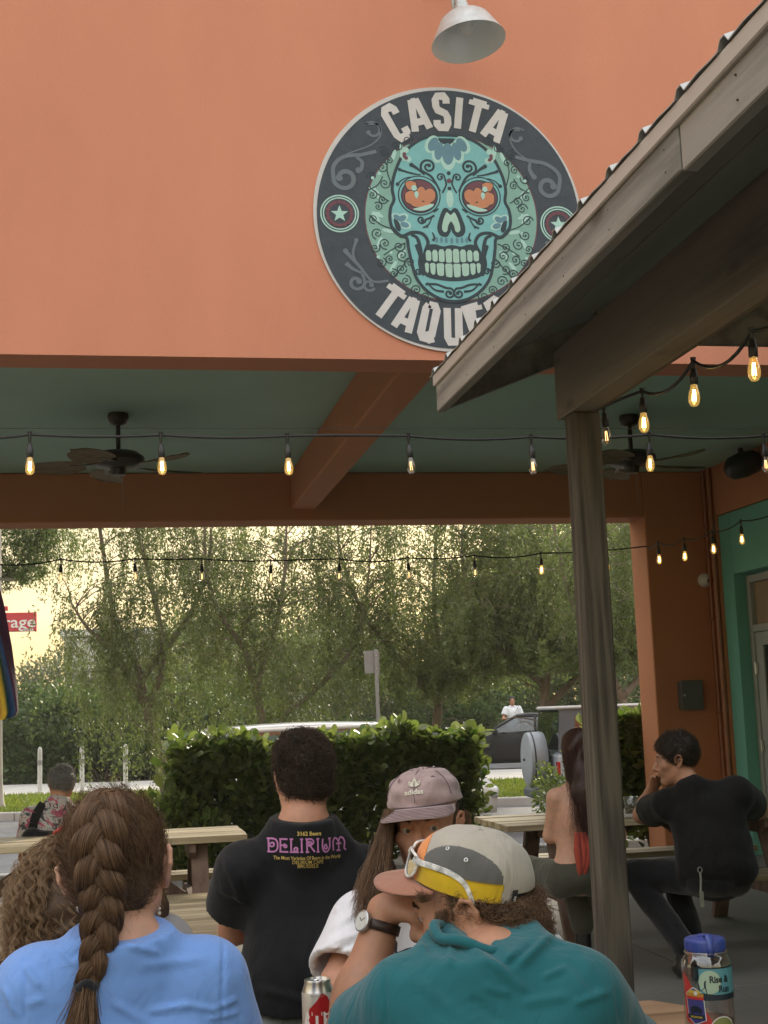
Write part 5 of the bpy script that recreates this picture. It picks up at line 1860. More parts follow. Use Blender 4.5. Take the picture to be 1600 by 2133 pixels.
a.curve([(340, 1135), (285, 1060), (210, 975)], 20, (.5, 1.2)).curve([(275, 1050), (255, 990), (275, 920)], 16, (.6, 1)).curve([(300, 1100), (250, 1075), (215, 1045)], 20, (.5, 1.3)).dot(275, 918, 12).dot(216, 978, 14)
a.curve([(1335, 1050), (1340, 990), (1330, 925)], 16, (.6, 1)).dot(1330, 925, 12)
a.done('ring_scroll', P_SCROLL, sg)
# lettering set on the two arcs: condensed block letters
GLY = {'C': [[(1, .74), (1, .9), (.8, 1), (.2, 1), (0, .88), (0, .12), (.2, 0), (.8, 0), (1, .1), (1, .26)]],
       'A': [[(0, 0), (.36, 1)], [(.64, 1), (1, 0)], [(.34, .93), (.66, .93)], [(.16, .27), (.84, .27)]],
       'S': [[(1, .76), (1, .9), (.8, 1), (.2, 1), (0, .88), (0, .68), (.15, .56), (.85, .44), (1, .32), (1, .12), (.8, 0), (.2, 0), (0, .1), (0, .24)]],
       'I': [[(.5, 0), (.5, 1)]],
       'T': [[(-.02, .97), (1.02, .97)], [(.5, 0), (.5, 1)], [(.0, .84), (.0, 1)], [(1, .84), (1, 1)]],
       'Q': [[(.2, 1), (.8, 1), (1, .88), (1, .12), (.8, 0), (.2, 0), (0, .12), (0, .88), (.2, 1)], [(.6, .22), (1.12, -.10)]],
       'U': [[(0, 1), (0, .12), (.2, 0), (.8, 0), (1, .12), (1, 1)]],
       'E': [[(1, 1), (0, 1), (0, 0), (1, 0)], [(0, .52), (.8, .52)], [(1, .86), (1, 1)]],
       'R': [[(0, 0), (0, 1), (.8, 1), (1, .9), (1, .62), (.8, .5), (0, .5)], [(.5, .5), (1.02, 0)]]}
a = Art(3)
def glyph(a, ch, ang, r0, r1, wd, up):
    a.join()
    """ang: radians clockwise from the top (up) or anticlockwise from the bottom."""
    for st_ in GLY[ch]:
        P = []
        for (x, y) in st_:
            t_ = (x - .5) * wd
            if up:
                r = r0 + (r1 - r0) * y
                q = (795 + r * math.sin(ang) + t_ * math.cos(ang), 785 - r * math.cos(ang) + t_ * math.sin(ang))
            else:
                r = r1 - (r1 - r0) * y
                q = (795 + r * math.sin(ang) + t_ * math.cos(ang), 785 + r * math.cos(ang) - t_ * math.sin(ang))
            P.append(q)
        a.stroke(P, 40)
for ch, dg_, w in (('C', -28, 60), ('A', -15.2, 84), ('S', -2.3, 60), ('I', 6.8, 50), ('T', 16.2, 76), ('A', 27.8, 84)):
    glyph(a, ch, math.radians(dg_), 512, 692, w, True)
for ch, dg_, w in (('T', -37, 76), ('A', -25.5, 84), ('Q', -14, 60), ('U', -1.2, 62), ('E', 11.5, 56), ('R', 24, 60), ('I', 33.5, 50), ('A', 43, 84)):
    glyph(a, ch, math.radians(dg_), 505, 690, w, False)
a.done('letter', P_LETTER, sg)
# ================================================================== people: implicit bodies turned into continuous meshes
V3 = lambda *a: np.array(a, np.float64)


def npv(v):
    return np.array((v[0], v[1], v[2]), np.float64)


def frame(up, right):
    """Rotation with columns x (right), y (forward), z (up)."""
    z = npv(up); z /= np.linalg.norm(z)
    x = npv(right); x -= z * x.dot(z); x /= np.linalg.norm(x)
    return np.stack([x, np.cross(z, x), z], 1)


class Field:
    """Signed distance on a box grid; shapes are blended in only near themselves."""
    def __init__(s, lo, hi, vox, fine=None):
        s.ax = []
        for i in range(3):
            segs = [(lo[i], hi[i], vox)]
            if fine:
                flo, fhi, fv = fine
                a, b_ = max(lo[i], flo[i]), min(hi[i], fhi[i])
                if b_ > a:
                    segs = [q for q in ((lo[i], a, vox), (a, b_, fv), (b_, hi[i], vox)) if q[1] - q[0] > 1e-6]
            c = []
            for (p, q, v) in segs:
                n = max(1, int(round((q - p) / v)))
                c += list(p + (q - p) * np.arange(n) / n)
            c.append(hi[i])
            s.ax.append(np.array(c, np.float32))
        s.V = np.full([len(a) for a in s.ax], 0.12, np.float32)

    def sl(s, lo, hi):
        out, g = [], []
        for i in range(3):
            a = int(np.searchsorted(s.ax[i], lo[i])); b_ = int(np.searchsorted(s.ax[i], hi[i]))
            out.append(slice(a, b_))
            g.append(s.ax[i][a:b_])
        return tuple(out), g[0][:, None, None], g[1][None, :, None], g[2][None, None, :]

    def dist(s, pr, infl=0.0, pad=0.06):
        kd = pr[0]
        if kd == 'c':
            _, a, b_, ra, rb, k = pr
            a, b_ = npv(a), npv(b_)
            R = max(ra, rb) + infl + pad
            S_, X, Y, Z = s.sl(np.minimum(a, b_) - R, np.maximum(a, b_) + R)
            d = b_ - a
            dd = max(float(d.dot(d)), 1e-9)
            h = np.clip(((X - a[0]) * d[0] + (Y - a[1]) * d[1] + (Z - a[2]) * d[2]) / dd, 0, 1).astype(np.float32)
            D = np.sqrt((X - a[0] - h * d[0]) ** 2 + (Y - a[1] - h * d[1]) ** 2 + (Z - a[2] - h * d[2]) ** 2) - (ra + (rb - ra) * h) - infl
            return S_, D.astype(np.float32), k
        _, c, r, M, k = pr
        c = npv(c)
        r = npv(r) + infl
        R = (np.abs(M) @ r if M is not None else r) + pad
        S_, X, Y, Z = s.sl(c - R, c + R)
        X, Y, Z = X - c[0], Y - c[1], Z - c[2]
        if M is not None:
            X, Y, Z = (X * M[0, i] + Y * M[1, i] + Z * M[2, i] for i in range(3))
        k0 = np.sqrt((X / r[0]) ** 2 + (Y / r[1]) ** 2 + (Z / r[2]) ** 2)
        k1 = np.sqrt((X / r[0] ** 2) ** 2 + (Y / r[1] ** 2) ** 2 + (Z / r[2] ** 2) ** 2) + 1e-6
        return S_, (k0 * (k0 - 1) / k1).astype(np.float32), k

    def add(s, pr, infl=0.0):
        S_, D, k = s.dist(pr, infl)
        if 0 in D.shape:
            return s
        A = s.V[S_]
        if k > 0:
            h = np.clip(0.5 + 0.5 * (A - D) / k, 0, 1)
            s.V[S_] = A + (D - A) * h - k * h * (1 - h)
        else:
            s.V[S_] = np.minimum(A, D)
        return s

    def sub(s, pr, infl=0.0):
        S_, D, k = s.dist(pr, infl)
        if 0 in D.shape:
            return s
        D = -D
        A = s.V[S_]
        k = max(k, 1e-4)
        h = np.clip(0.5 - 0.5 * (A - D) / k, 0, 1)
        s.V[S_] = A + (D - A) * h + k * h * (1 - h)
        return s

    def cut(s, p, n, near=None, rad=9):
        """Remove everything on the n side of the plane through p (only within rad of near)."""
        p, n = npv(p), npv(n) / np.linalg.norm(n)
        q = p if near is None else npv(near)
        S_, X, Y, Z = s.sl(q - rad, q + rad)
        D = (X - p[0]) * n[0] + (Y - p[1]) * n[1] + (Z - p[2]) * n[2]
        s.V[S_] = np.maximum(s.V[S_], D.astype(np.float32))
        return s

    def disp(s, fn):
        S_, X, Y, Z = s.sl(V3(-1e3, -1e3, -1e3), V3(1e3, 1e3, 1e3))
        s.V += fn(X, Y, Z).astype(np.float32)
        return s

    def mesh(s):
        V = s.V
        V[0], V[-1], V[:, 0], V[:, -1] = .1, .1, .1, .1
        V[:, :, 0], V[:, :, -1] = .1, .1
        I = V < 0
        c = [I[dx:I.shape[0] - 1 + dx, dy:I.shape[1] - 1 + dy, dz:I.shape[2] - 1 + dz] for dx in (0, 1) for dy in (0, 1) for dz in (0, 1)]
        sm = sum(q.astype(np.uint8) for q in c)
        idx = np.argwhere((sm > 0) & (sm < 8))
        n = len(idx)
        ids = np.full(sm.shape, -1, np.int32)
        ids[tuple(idx.T)] = np.arange(n, dtype=np.int32)
        off = np.array([(dx, dy, dz) for dx in (0, 1) for dy in (0, 1) for dz in (0, 1)])
        val = np.stack([V[tuple((idx + o).T)] for o in off], 1)
        acc = np.zeros((n, 3), np.float32)
        cnt = np.zeros(n, np.float32)
        for i in range(8):
            for j in range(i + 1, 8):
                df = np.abs(off[i] - off[j])
                if df.sum() != 1:
                    continue
                m = (val[:, i] < 0) != (val[:, j] < 0)
                t = np.where(m, val[:, i] / (val[:, i] - val[:, j] + 1e-12), 0)
                acc += np.where(m[:, None], off[i] + (off[j] - off[i]) * t[:, None], 0)
                cnt += m
        loc = acc / np.maximum(cnt, 1)[:, None]
        P = np.empty((n, 3), np.float32)
        for a in range(3):
            A = s.ax[a]
            P[:, a] = A[idx[:, a]] + (A[idx[:, a] + 1] - A[idx[:, a]]) * loc[:, a]
        quads = []
        for a in range(3):
            b_, c_ = (a + 1) % 3, (a + 2) % 3
            sl0, sl1 = [slice(None)] * 3, [slice(None)] * 3
            sl0[a], sl1[a] = slice(0, -1), slice(1, None)
            i0, i1 = I[tuple(sl0)], I[tuple(sl1)]
            e = np.argwhere(i0 != i1)
            e = e[(e[:, b_] > 0) & (e[:, c_] > 0) & (e[:, b_] < I.shape[b_] - 1) & (e[:, c_] < I.shape[c_] - 1)]
            flip = i0[tuple(e.T)]
            q = []
            for (db, dc) in ((1, 1), (0, 1), (0, 0), (1, 0)):
                k = e.copy()
                k[:, b_] -= db
                k[:, c_] -= dc
                q.append(ids[tuple(k.T)])
            q = np.stack(q, 1)
            q[~flip] = q[~flip][:, ::-1]
            quads.append(q)
        Q = np.concatenate(quads)
        return P, Q[(Q >= 0).all(1)]


def bounds(prims, infl):
    lo, hi = V3(9e9, 9e9, 9e9), V3(-9e9, -9e9, -9e9)
    for p in prims:
        if p[0] == 'c':
            r = max(p[3], p[4])
            for q in (npv(p[1]), npv(p[2])):
                lo, hi = np.minimum(lo, q - r), np.maximum(hi, q + r)
        else:
            r = np.abs(p[3]) @ npv(p[2]) if p[3] is not None else npv(p[2])
            lo, hi = np.minimum(lo, npv(p[1]) - r), np.maximum(hi, npv(p[1]) + r)
    return lo - infl - .03, hi + infl + .03


def solid(name, prims, m, parent, vox=.007, infl=0.0, subs=(), cuts=(), disp=None, fine=None, relax=1, clip=None, late=()):
    lo, hi = bounds(prims, infl)
    if clip is not None:
        lo, hi = np.maximum(lo, clip[0]), np.minimum(hi, clip[1])
    f = Field(lo, hi, vox, fine)
    for p in prims:
        f.add(p, infl)
    if disp is not None:
        f.disp(disp)
    for p in subs:
        f.sub(p)
    for c in cuts:
        f.cut(*c)
    for p in late:
        f.add(p)
    P, Q = f.mesh()
    for _ in range(relax):                            # light smoothing
        acc = np.zeros_like(P); cnt = np.zeros(len(P), np.float32)
        for i in range(4):
            j = (i + 1) % 4
            np.add.at(acc, Q[:, i], P[Q[:, j]]); np.add.at(cnt, Q[:, i], 1)
            np.add.at(acc, Q[:, j], P[Q[:, i]]); np.add.at(cnt, Q[:, j], 1)
        P = P * .5 + .5 * acc / np.maximum(cnt, 1)[:, None]
    return np_mesh(name, P, Q, m, parent, smooth=True)


def folds(seed, amp=.0035, f=16.0, axis=(0, 0, 1)):
    """Soft cloth ripples: a few warped waves."""
    r = np.random.default_rng(seed)
    W = [(r.normal(0, 1, 3), r.uniform(0, 6.3), r.uniform(.6, 1.5)) for _ in range(5)]
    def fn(X, Y, Z):
        wx = .05 * np.sin(X * 9 + Z * 7 + seed) + .03 * np.sin(Z * 17 - X * 5)
        wz = .05 * np.sin(Z * 8 - X * 10 + seed * 2)
        out = 0
        for (d, ph, q) in W:
            d = d / np.linalg.norm(d)
            out = out + np.sin(((X + wx) * d[0] + (Y) * d[1] + (Z + wz) * d[2]) * f * q * 2.2 + ph)
        return out * amp / 2.2
    return fn


# ---------------------------------------------------------------- materials for people
def skin(name, c):
    m = mat(name, c, rough=.52, var=.10, scale=38, bump=.12, bscale=420, spec=.4, c2=(c[0] * 1.06, c[1] * .95, c[2] * .92))
    p = m.node_tree.nodes['Principled BSDF']
    p.inputs['Subsurface Weight'].default_value = .12
    p.inputs['Subsurface Radius'].default_value = (.012, .004, .002)
    return m


def cloth(name, c, var=.07, bscale=900, bump=.25, scale=22, sheen=.25, c2=None):
    m = mat(name, c, rough=.88, var=var, scale=scale, bump=bump, bscale=bscale, bdist=.0012, sheen=sheen, spec=.2, c2=c2)
    n, l = m.node_tree.nodes, m.node_tree.links
    b1 = next(q for q in n if q.type == 'BUMP')             # broad soft rumples over the weave
    tc, mp, nz, b2 = n.new('ShaderNodeTexCoord'), n.new('ShaderNodeMapping'), n.new('ShaderNodeTexNoise'), n.new('ShaderNodeBump')
    mp.inputs['Scale'].default_value, mp.inputs['Rotation'].default_value = (1.0, 1.0, .55), (.3, .5, .4)
    nz.inputs['Scale'].default_value, nz.inputs['Detail'].default_value, nz.inputs['Distortion'].default_value = 13, 3, .8
    b2.inputs['Strength'].default_value, b2.inputs['Distance'].default_value = .55, .018
    l.new(tc.outputs['Object'], mp.inputs['Vector']); l.new(mp.outputs[0], nz.inputs['Vector'])
    l.new(nz.outputs['Fac'], b2.inputs['Height']); l.new(b2.outputs[0], b1.inputs['Normal'])
    return m


def hair_mat(name, c, c2=None, rough=.42):
    """Strand material: colour varies strand to strand, broad highlight."""
    m, n, l, p = _nodes(name)
    hi = n.new('ShaderNodeHairInfo')
    rp = n.new('ShaderNodeValToRGB')
    rp.color_ramp.elements[0].color = (*[x * .6 for x in c], 1)
    rp.color_ramp.elements[1].color = (*(c2 or [x * 1.5 for x in c]), 1)
    l.new(hi.outputs['Random'], rp.inputs['Fac'])
    l.new(rp.outputs['Color'], p.inputs['Base Color'])
    p.inputs['Roughness'].default_value = rough
    p.inputs['Specular IOR Level'].default_value = .22
    return m


def strands(name, curves, m, parent, r0=.00035, r1=.0001):
    """curves: (N, k, 3) world points -> one hair-curves object."""
    C_ = np.asarray(curves, np.float32)
    n, k, _ = C_.shape
    h = bpy.data.hair_curves.new(name)
    h.add_curves([k] * n)
    b = wbase(parent)
    h.attributes['position'].data.foreach_set('vector', (C_ - np.array((b.x, b.y, b.z), np.float32)).ravel())
    ra = h.attributes.get('radius') or h.attributes.new('radius', 'FLOAT', 'POINT')
    ra.data.foreach_set('value', np.tile(np.linspace(r0, r1, k).astype(np.float32), n))
    h.materials.append(m)
    o = bpy.data.objects.new(name, h)
    COL.objects.link(o)
    o.parent = parent
    return o


# ---------------------------------------------------------------- anatomy
def head_prims(h, R, s=1.0, nose=1.0, jaw=1.0):
    """h: head centre (between the ears, eye height), R: columns right, forward, up."""
    h = npv(h)
    L = lambda x, y, z: h + R @ (V3(x, y, z) * s)
    E = lambda c, r, k=.02, M=None: ('e', L(*c), V3(*r) * s, R if M is None else R @ M, k * s)
    C = lambda a, b_, ra, rb, k=.015: ('c', L(*a), L(*b_), ra * s, rb * s, k * s)
    P = [E((0, -.014, .030), (.075, .094, .086), 0), E((0, .028, -.040), (.058 * jaw, .062, .080), .03)]
    for q in (-1, 1):
        P += [C((q * .050 * jaw, -.004, -.058), (q * .012, .070, -.106), .021, .018, .03), E((q * .044, .060, -.026), (.022, .020, .018), .025),
              E((q * .020, .078, -.052), (.018, .014, .02), .02)]
    P += [E((0, .078, -.104), (.020, .016, .016), .02), C((-.034, .076, .014), (.034, .076, .014), .013, .013, .018),
          C((0, .086, .010), (0, .112 + .006 * (nose - 1), -.036), .0075, .0125 * nose, .012), E((0, .105, -.040), (.013 * nose, .012, .010), .006)]
    for q in (-1, 1):
        P += [E((q * .0125, .098, -.043), (.009, .010, .0085), .006)]
    P += [C((-.019, .088, -.0665), (.019, .088, -.0665), .0055, .0055, .006), C((-.016, .087, -.0775), (.016, .087, -.0775), .0070, .0070, .006)]
    S_ = []
    for q in (-1, 1):
        S_ += [('e', L(q * .032, .092, -.003), V3(.017, .014, .010) * s, R, .012 * s)]
    S_ += [('c', L(-.020, .101, -.0720), L(.020, .101, -.0720), .0022 * s, .0022 * s, .004 * s)]
    # lids and ears come after the sockets
    T = []
    for q in (-1, 1):
        T += [C((q * .020, .0835, .0028), (q * .044, .0775, .0012), .0050, .0046, .004), C((q * .022, .082, -.0105), (q * .042, .077, -.009), .0035, .0035, .004)]
    return P, S_, T


def ear_prims(h, R, s=1.0):
    h = npv(h)
    P, S_ = [], []
    for q in (-1, 1):
        L = lambda x, y, z: h + R @ (V3(x * q, y, z) * s)
        pts = [(.071, .008, -.020), (.079, .004, .004), (.086, -.012, .017), (.089, -.026, .012), (.087, -.030, -.008), (.080, -.020, -.030), (.074, -.008, -.043), (.072, .004, -.036)]
        for i in range(len(pts) - 1):
            P.append(('c', L(*pts[i]), L(*pts[i + 1]), .0042 * s, .0042 * s, .004 * s))
        P.append(('c', L(.074, -.004, -.014), L(.083, -.019, -.004), .0075 * s, .006 * s, .006 * s))
        P.append(('e', L(.0765, -.010, -.010), V3(.005, .015, .024) * s, R, .006 * s))
        P.append(('c', L(.076, -.016, -.024), L(.073, -.004, -.038), .005 * s, .006 * s, .006 * s))
    return P


def torso_prims(pel, chest, nb, sl, sr, b=1.0, depth=1.0, belly=1.0):
    pel, chest, nb, sl, sr = map(npv, (pel, chest, nb, sl, sr))
    R = frame(chest - pel, sr - sl)
    mid = (pel + chest) / 2
    P = [('e', pel, V3(.168 * b, .125 * depth, .11), R, 0), ('e', mid, V3(.148 * b * belly, .112 * depth * belly, .17), R, .05),
         ('e', chest, V3(.165 * b, .118 * depth, .165), R, .06)]
    ct = chest + R @ V3(0, -.01, .07)
    for q, sh in ((-1, sl), (1, sr)):
        P += [('c', ct + R @ V3(q * .07 * b, 0, 0), sh, .068 * depth, .050 * b, .05), ('c', nb + R @ V3(q * .02, 0, .0), sh * .70 + nb * .30, .044, .030, .035),
              ('e', ct + R @ V3(q * .08 * b, -.045, -.07), V3(.07, .06, .1), R, .05)]
    return P, R


def arm_prims(sh, el, wr, s=1.0):
    return [('c', sh, el, .053 * s, .042 * s, .03), ('c', el, npv(el) * .6 + npv(wr) * .4, .043 * s, .041 * s, .02), ('c', npv(el) * .62 + npv(wr) * .38, wr, .041 * s, .027 * s, .02)]


def hand_prims(w, d, palm_n, s=1.0, curl=.5, side=1, spread=.0):
    """w wrist, d direction of the fingers, palm_n the palm's outward normal, side +1: thumb on the +x side of (d x palm_n)."""
    w, d, n = npv(w), npv(d) / np.linalg.norm(d), npv(palm_n)
    n = n - d * n.dot(d); n /= np.linalg.norm(n)
    x = np.cross(d, n) * side                           # towards the thumb
    P = [('c', w, w + d * .03 * s, .024 * s, .026 * s, .015)]
    kn = []
    for i, (o, ln) in enumerate(((.030, .090), (.010, .094), (-.011, .089), (-.030, .080))):
        k = w + (d * ln + x * o) * s
        kn.append(k)
        P.append(('c', w + (d * .02 + x * o * .55) * s, k, .016 * s, .0115 * s, .014))
    P.append(('e', w + d * .055 * s + n * .004, V3(.037, .045, .014) * s, np.stack([x, d, n * (1 if np.dot(np.cross(x, d), n) > 0 else -1)], 1), .015))
    for i, (k, Lf) in enumerate(zip(kn, (.072, .080, .074, .058))):
        dd, p = d + x * spread * (1.5 - i), k
        for j, fr in enumerate((.44, .32, .24)):
            a = curl * (.55, .9, .75)[j]
            ax = np.cross(dd, n)
            dn = dd * math.cos(a) + n * math.sin(a) * np.linalg.norm(dd)
            n2 = n * math.cos(a) - dd * math.sin(a)
            dd, nn_ = dn / np.linalg.norm(dn), n2
            q = p + dd * Lf * fr * s
            r0, r1 = (.0098, .0090, .0080, .0068)[j] * s, (.0098, .0090, .0080, .0068)[j + 1] * s
            P.append(('c', p, q, r0, r1, .003))
            p = q
            n = nn_ / np.linalg.norm(nn_)
        n = npv(palm_n); n = n - d * n.dot(d); n /= np.linalg.norm(n)
    t0 = w + (d * .022 + x * .024) * s
    t1 = t0 + (d * .034 + x * .026 + n * .012) * s
    t2 = t1 + (d * .032 + x * .006 + n * .014) * s
    t3 = t2 + (d * .024 - x * .004 + n * .010) * s
    P += [('c', t0, t1, .0165 * s, .0118 * s, .012), ('c', t1, t2, .0115 * s, .0100 * s, .004), ('c', t2, t3, .0100 * s, .0078 * s, .003)]
    return P


def sleeve(sh, el, frac, r0, r1):
    sh, el = npv(sh), npv(el)
    e = sh + (el - sh) * frac
    d = (el - sh) / np.linalg.norm(el - sh)
    pr_ = ('c', sh, e + d * .03, r0, r1, .035)
    cut = (e, d, e + d * .05, .115)
    hole = ('c', e - d * .030, e + d * .06, r1 - .007, r1 - .006, .002)
    return pr_, cut, hole


def scalp_dirs(n, rng, keep):
    out = []
    while len(out) < n:
        u = rng.normal(0, 1, 3)
        u /= np.linalg.norm(u)
        if keep(u):
            out.append(u)
    return np.array(out)


HEAD_R = V3(.0765, .0955, .0875)


def scalp_point(h, R, u, s=1.0, lift=0.0):
    """Point on the cranium in direction u (head frame), lifted."""
    c = V3(0, -.014, .030)
    k = 1 / np.sqrt(((u / HEAD_R) ** 2).sum(-1, keepdims=True))
    return npv(h) + ((c + u * (k + lift)) * s) @ R.T


def short_hair(name, h, R, n, length, m, parent, seed, keep=None, curl=.006, flow=(0, -.35, -.5), s=1.0, r=.0005, lift=.004, drop=0.0, k=8, freq=(2, 4)):
    """Combed short hair: roots over the scalp, tips leaning along flow with a wave."""
    rng = np.random.default_rng(seed)
    me = parent.data                                         # roots all over the base mesh
    co, no = np.empty(len(me.vertices) * 3, np.float32), np.empty(len(me.vertices) * 3, np.float32)
    me.vertices.foreach_get('co', co); me.vertex_normals.foreach_get('vector', no)
    pick = rng.integers(0, len(me.vertices), n)
    nrm = no.reshape(-1, 3)[pick].astype(float)
    root = co.reshape(-1, 3)[pick] + npv(wbase(parent)) - nrm * .002 + rng.normal(0, .002, (n, 3))
    fl = np.array(flow)[None] @ R.T + rng.normal(0, .35, (n, 3))
    fl = fl - nrm * (fl * nrm).sum(1, keepdims=True) * .8
    L = length * rng.uniform(.5, 1.25, n)[:, None]
    t = np.linspace(0, 1, k)[None, :, None]
    ph = rng.uniform(0, 6.3, (n, 1, 1))
    fq = rng.uniform(*freq, (n, 1, 1))
    sd = np.cross(nrm, fl)
    sd /= np.linalg.norm(sd, axis=1, keepdims=True) + 1e-9
    pts = root[:, None] + nrm[:, None] * L[:, None] * (t * .75 - .35 * t ** 2) + fl[:, None] * L[:, None] * t ** 1.4
    pts = pts + sd[:, None] * curl * t * np.sin(fq * t * 3 + ph) + nrm[:, None] * curl * t * np.cos(fq * t * 3 + ph)
    pts[..., 2] -= drop * t[..., 0] ** 2
    return strands(name, pts, m, parent, r, r * .45)


def eye(parent, h, R, s=1.0, look=(0, 1, 0), iris=(.10, .07, .04)):
    lk = R @ (npv(look) / np.linalg.norm(look))
    for q in (-1, 1):
        c = npv(h) + R @ (V3(q * .032, .0755, -.003) * s)
        M = Matrix.Translation(Vector(c))
        prof = [(.0118 * s * math.sin(a), -.0118 * s * math.cos(a)) for a in np.linspace(0, math.pi, 12)]
        o = MB().lathe(prof, n=18, M=M).build('eye', EYEWHITE, parent, True)
        q2 = Vector(lk).to_track_quat('Z', 'Y').to_matrix().to_4x4()
        MB().lathe([(0, .0121 * s), (.0024 * s, .0120 * s)], n=12, M=M @ q2).build('pupil', BLACKPL, o)
        MB().lathe([(.0024 * s, .01195 * s), (.0056 * s, .0108 * s)], n=16, M=M @ q2).build('iris', mat('iris', iris, rough=.2, var=.2, scale=300), o, True)


EYEWHITE = mat('eye_white', (.42, .39, .37), rough=.15, var=.04)


def brow(parent, h, R, m, seed, s=1.0):
    rng = np.random.default_rng(seed)
    c = []
    for q in (-1, 1):
        for i in range(120):
            u = rng.uniform(0, 1)
            p = V3(q * (.014 + .036 * u), .0905 - .016 * u ** 2, .0165 + .005 * math.sin(u * 2.6) + rng.normal(0, .0018))
            d = V3(q * .008, -.001, .0015 + rng.normal(0, .0015))
            c.append([npv(h) + R @ ((p + d * t + V3(0, .0025 * t, 0)) * s) for t in (0, .5, 1)])
    strands('eyebrow', c, m, parent, .0005, .0002)


def crease(o, segs):
    """Cloth folds: raised (or sunk) ridges along lines given in the photograph's pixels, on the side that faces the camera."""
    me = o.data
    n = len(me.vertices)
    co, no = np.empty(n * 3, np.float32), np.empty(n * 3, np.float32)
    me.vertices.foreach_get('co', co); me.vertex_normals.foreach_get('vector', no)
    co, no = co.reshape(-1, 3), no.reshape(-1, 3)
    w = co + npv(wbase(o)) - npv(CC)
    z = w @ npv(_f)
    px, py = W_PX / 2 + F_PX * (w @ npv(CR)) / z, H_PX / 2 - F_PX * (w @ npv(CU)) / z
    face = np.clip(-(no * w).sum(1) / np.linalg.norm(w, axis=1) * 2, 0, 1)
    d = np.zeros(n)
    for (x0, y0, x1, y1, wd, am) in segs:
        dx, dy = x1 - x0, y1 - y0
        h = np.clip(((px - x0) * dx + (py - y0) * dy) / (dx * dx + dy * dy), -.15, 1.15)
        t2 = ((px - x0 - h * dx) ** 2 + (py - y0 - h * dy) ** 2) / wd ** 2
        d += am * (1 - .8 * t2) * np.exp(-t2) * np.clip(np.sin((h + .15) / 1.3 * math.pi) * 1.6, 0, 1)
    co += no * (d * face)[:, None]
    me.vertices.foreach_set('co', co.ravel())
    me.update()


class Decal:
    """Lettering or marks laid on a mesh: points are dropped along a direction and held just proud of it."""
    def __init__(s, obj, d, off=.0012):
        me = obj.data
        b = wbase(obj)
        vs = [Vector((v.co.x + b.x, v.co.y + b.y, v.co.z + b.z)) for v in me.vertices]
        s.t = BVHTree.FromPolygons(vs, [tuple(p.vertices) for p in me.polygons])
        s.d, s.off = Vector(d).normalized(), off

    def drop(s, p):
        hit = s.t.ray_cast(Vector(p) - s.d * .5, s.d)
        return (hit[0] - s.d * s.off) if hit[0] is not None else None

    def put(s, name, vf, origin, x, y, m, parent):
        """vf: 2-D verts and faces placed at origin + x*u + y*v (world vectors)."""
        v, f = vf
        o, x, y = Vector(origin), Vector(x), Vector(y)
        out = [s.drop(o + x * q[0] + y * q[1]) for q in v]
        ok = [all(out[i] is not None for i in g) for g in f]
        b = MB().add([q if q is not None else o for q in out], [g for g, k in zip(f, ok) if k])
        return b.build(name, m, parent)
def col(h):
    return tuple(h)


SKIN_A = skin('skin_light', (.46, .25, .165))
SKIN_B = skin('skin_tan', (.40, .215, .135))
SKIN_C = skin('skin_pale', (.50, .30, .215))
H_BROWN = hair_mat('hair_brown', (.085, .048, .028), (.20, .12, .07))
H_DARK = hair_mat('hair_dark', (.034, .023, .016), (.085, .058, .040), rough=.36)
H_CURL = hair_mat('hair_curly', (.13, .075, .04), (.36, .24, .14))
H_RED = hair_mat('hair_auburn', (.026, .011, .008), (.075, .026, .017))
H_GREY = hair_mat('hair_grey', (.15, .15, .15), (.34, .33, .32))
H_LONG = hair_mat('hair_long_brown', (.10, .058, .033), (.24, .145, .085))
M_BROWN, M_DARK = mat('hair_base_brown', (.05, .029, .018), rough=.6, var=.3, scale=60), mat('hair_base_dark', (.012, .009, .007), rough=.6, var=.3, scale=60)
M_RED, M_GREY, M_CURL = mat('hair_base_auburn', (.028, .011, .008), rough=.6, var=.3, scale=60), mat('hair_base_grey', (.09, .09, .088), rough=.6, var=.3, scale=60), mat('hair_base_curly', (.06, .036, .02), rough=.7, var=.4, scale=40)


def hair_shell(name, h, R, m, parent, s=1.0, infl=.006, cuts=(), extra=(), vox=.005, seed=1, bumps=.002):
    P = [('e', npv(h) + R @ (V3(0, -.014, .030) * s), HEAD_R * s, R, 0)] + list(extra)
    return solid(name, P, m, parent, vox, infl, cuts=cuts, disp=folds(seed, bumps, 40))


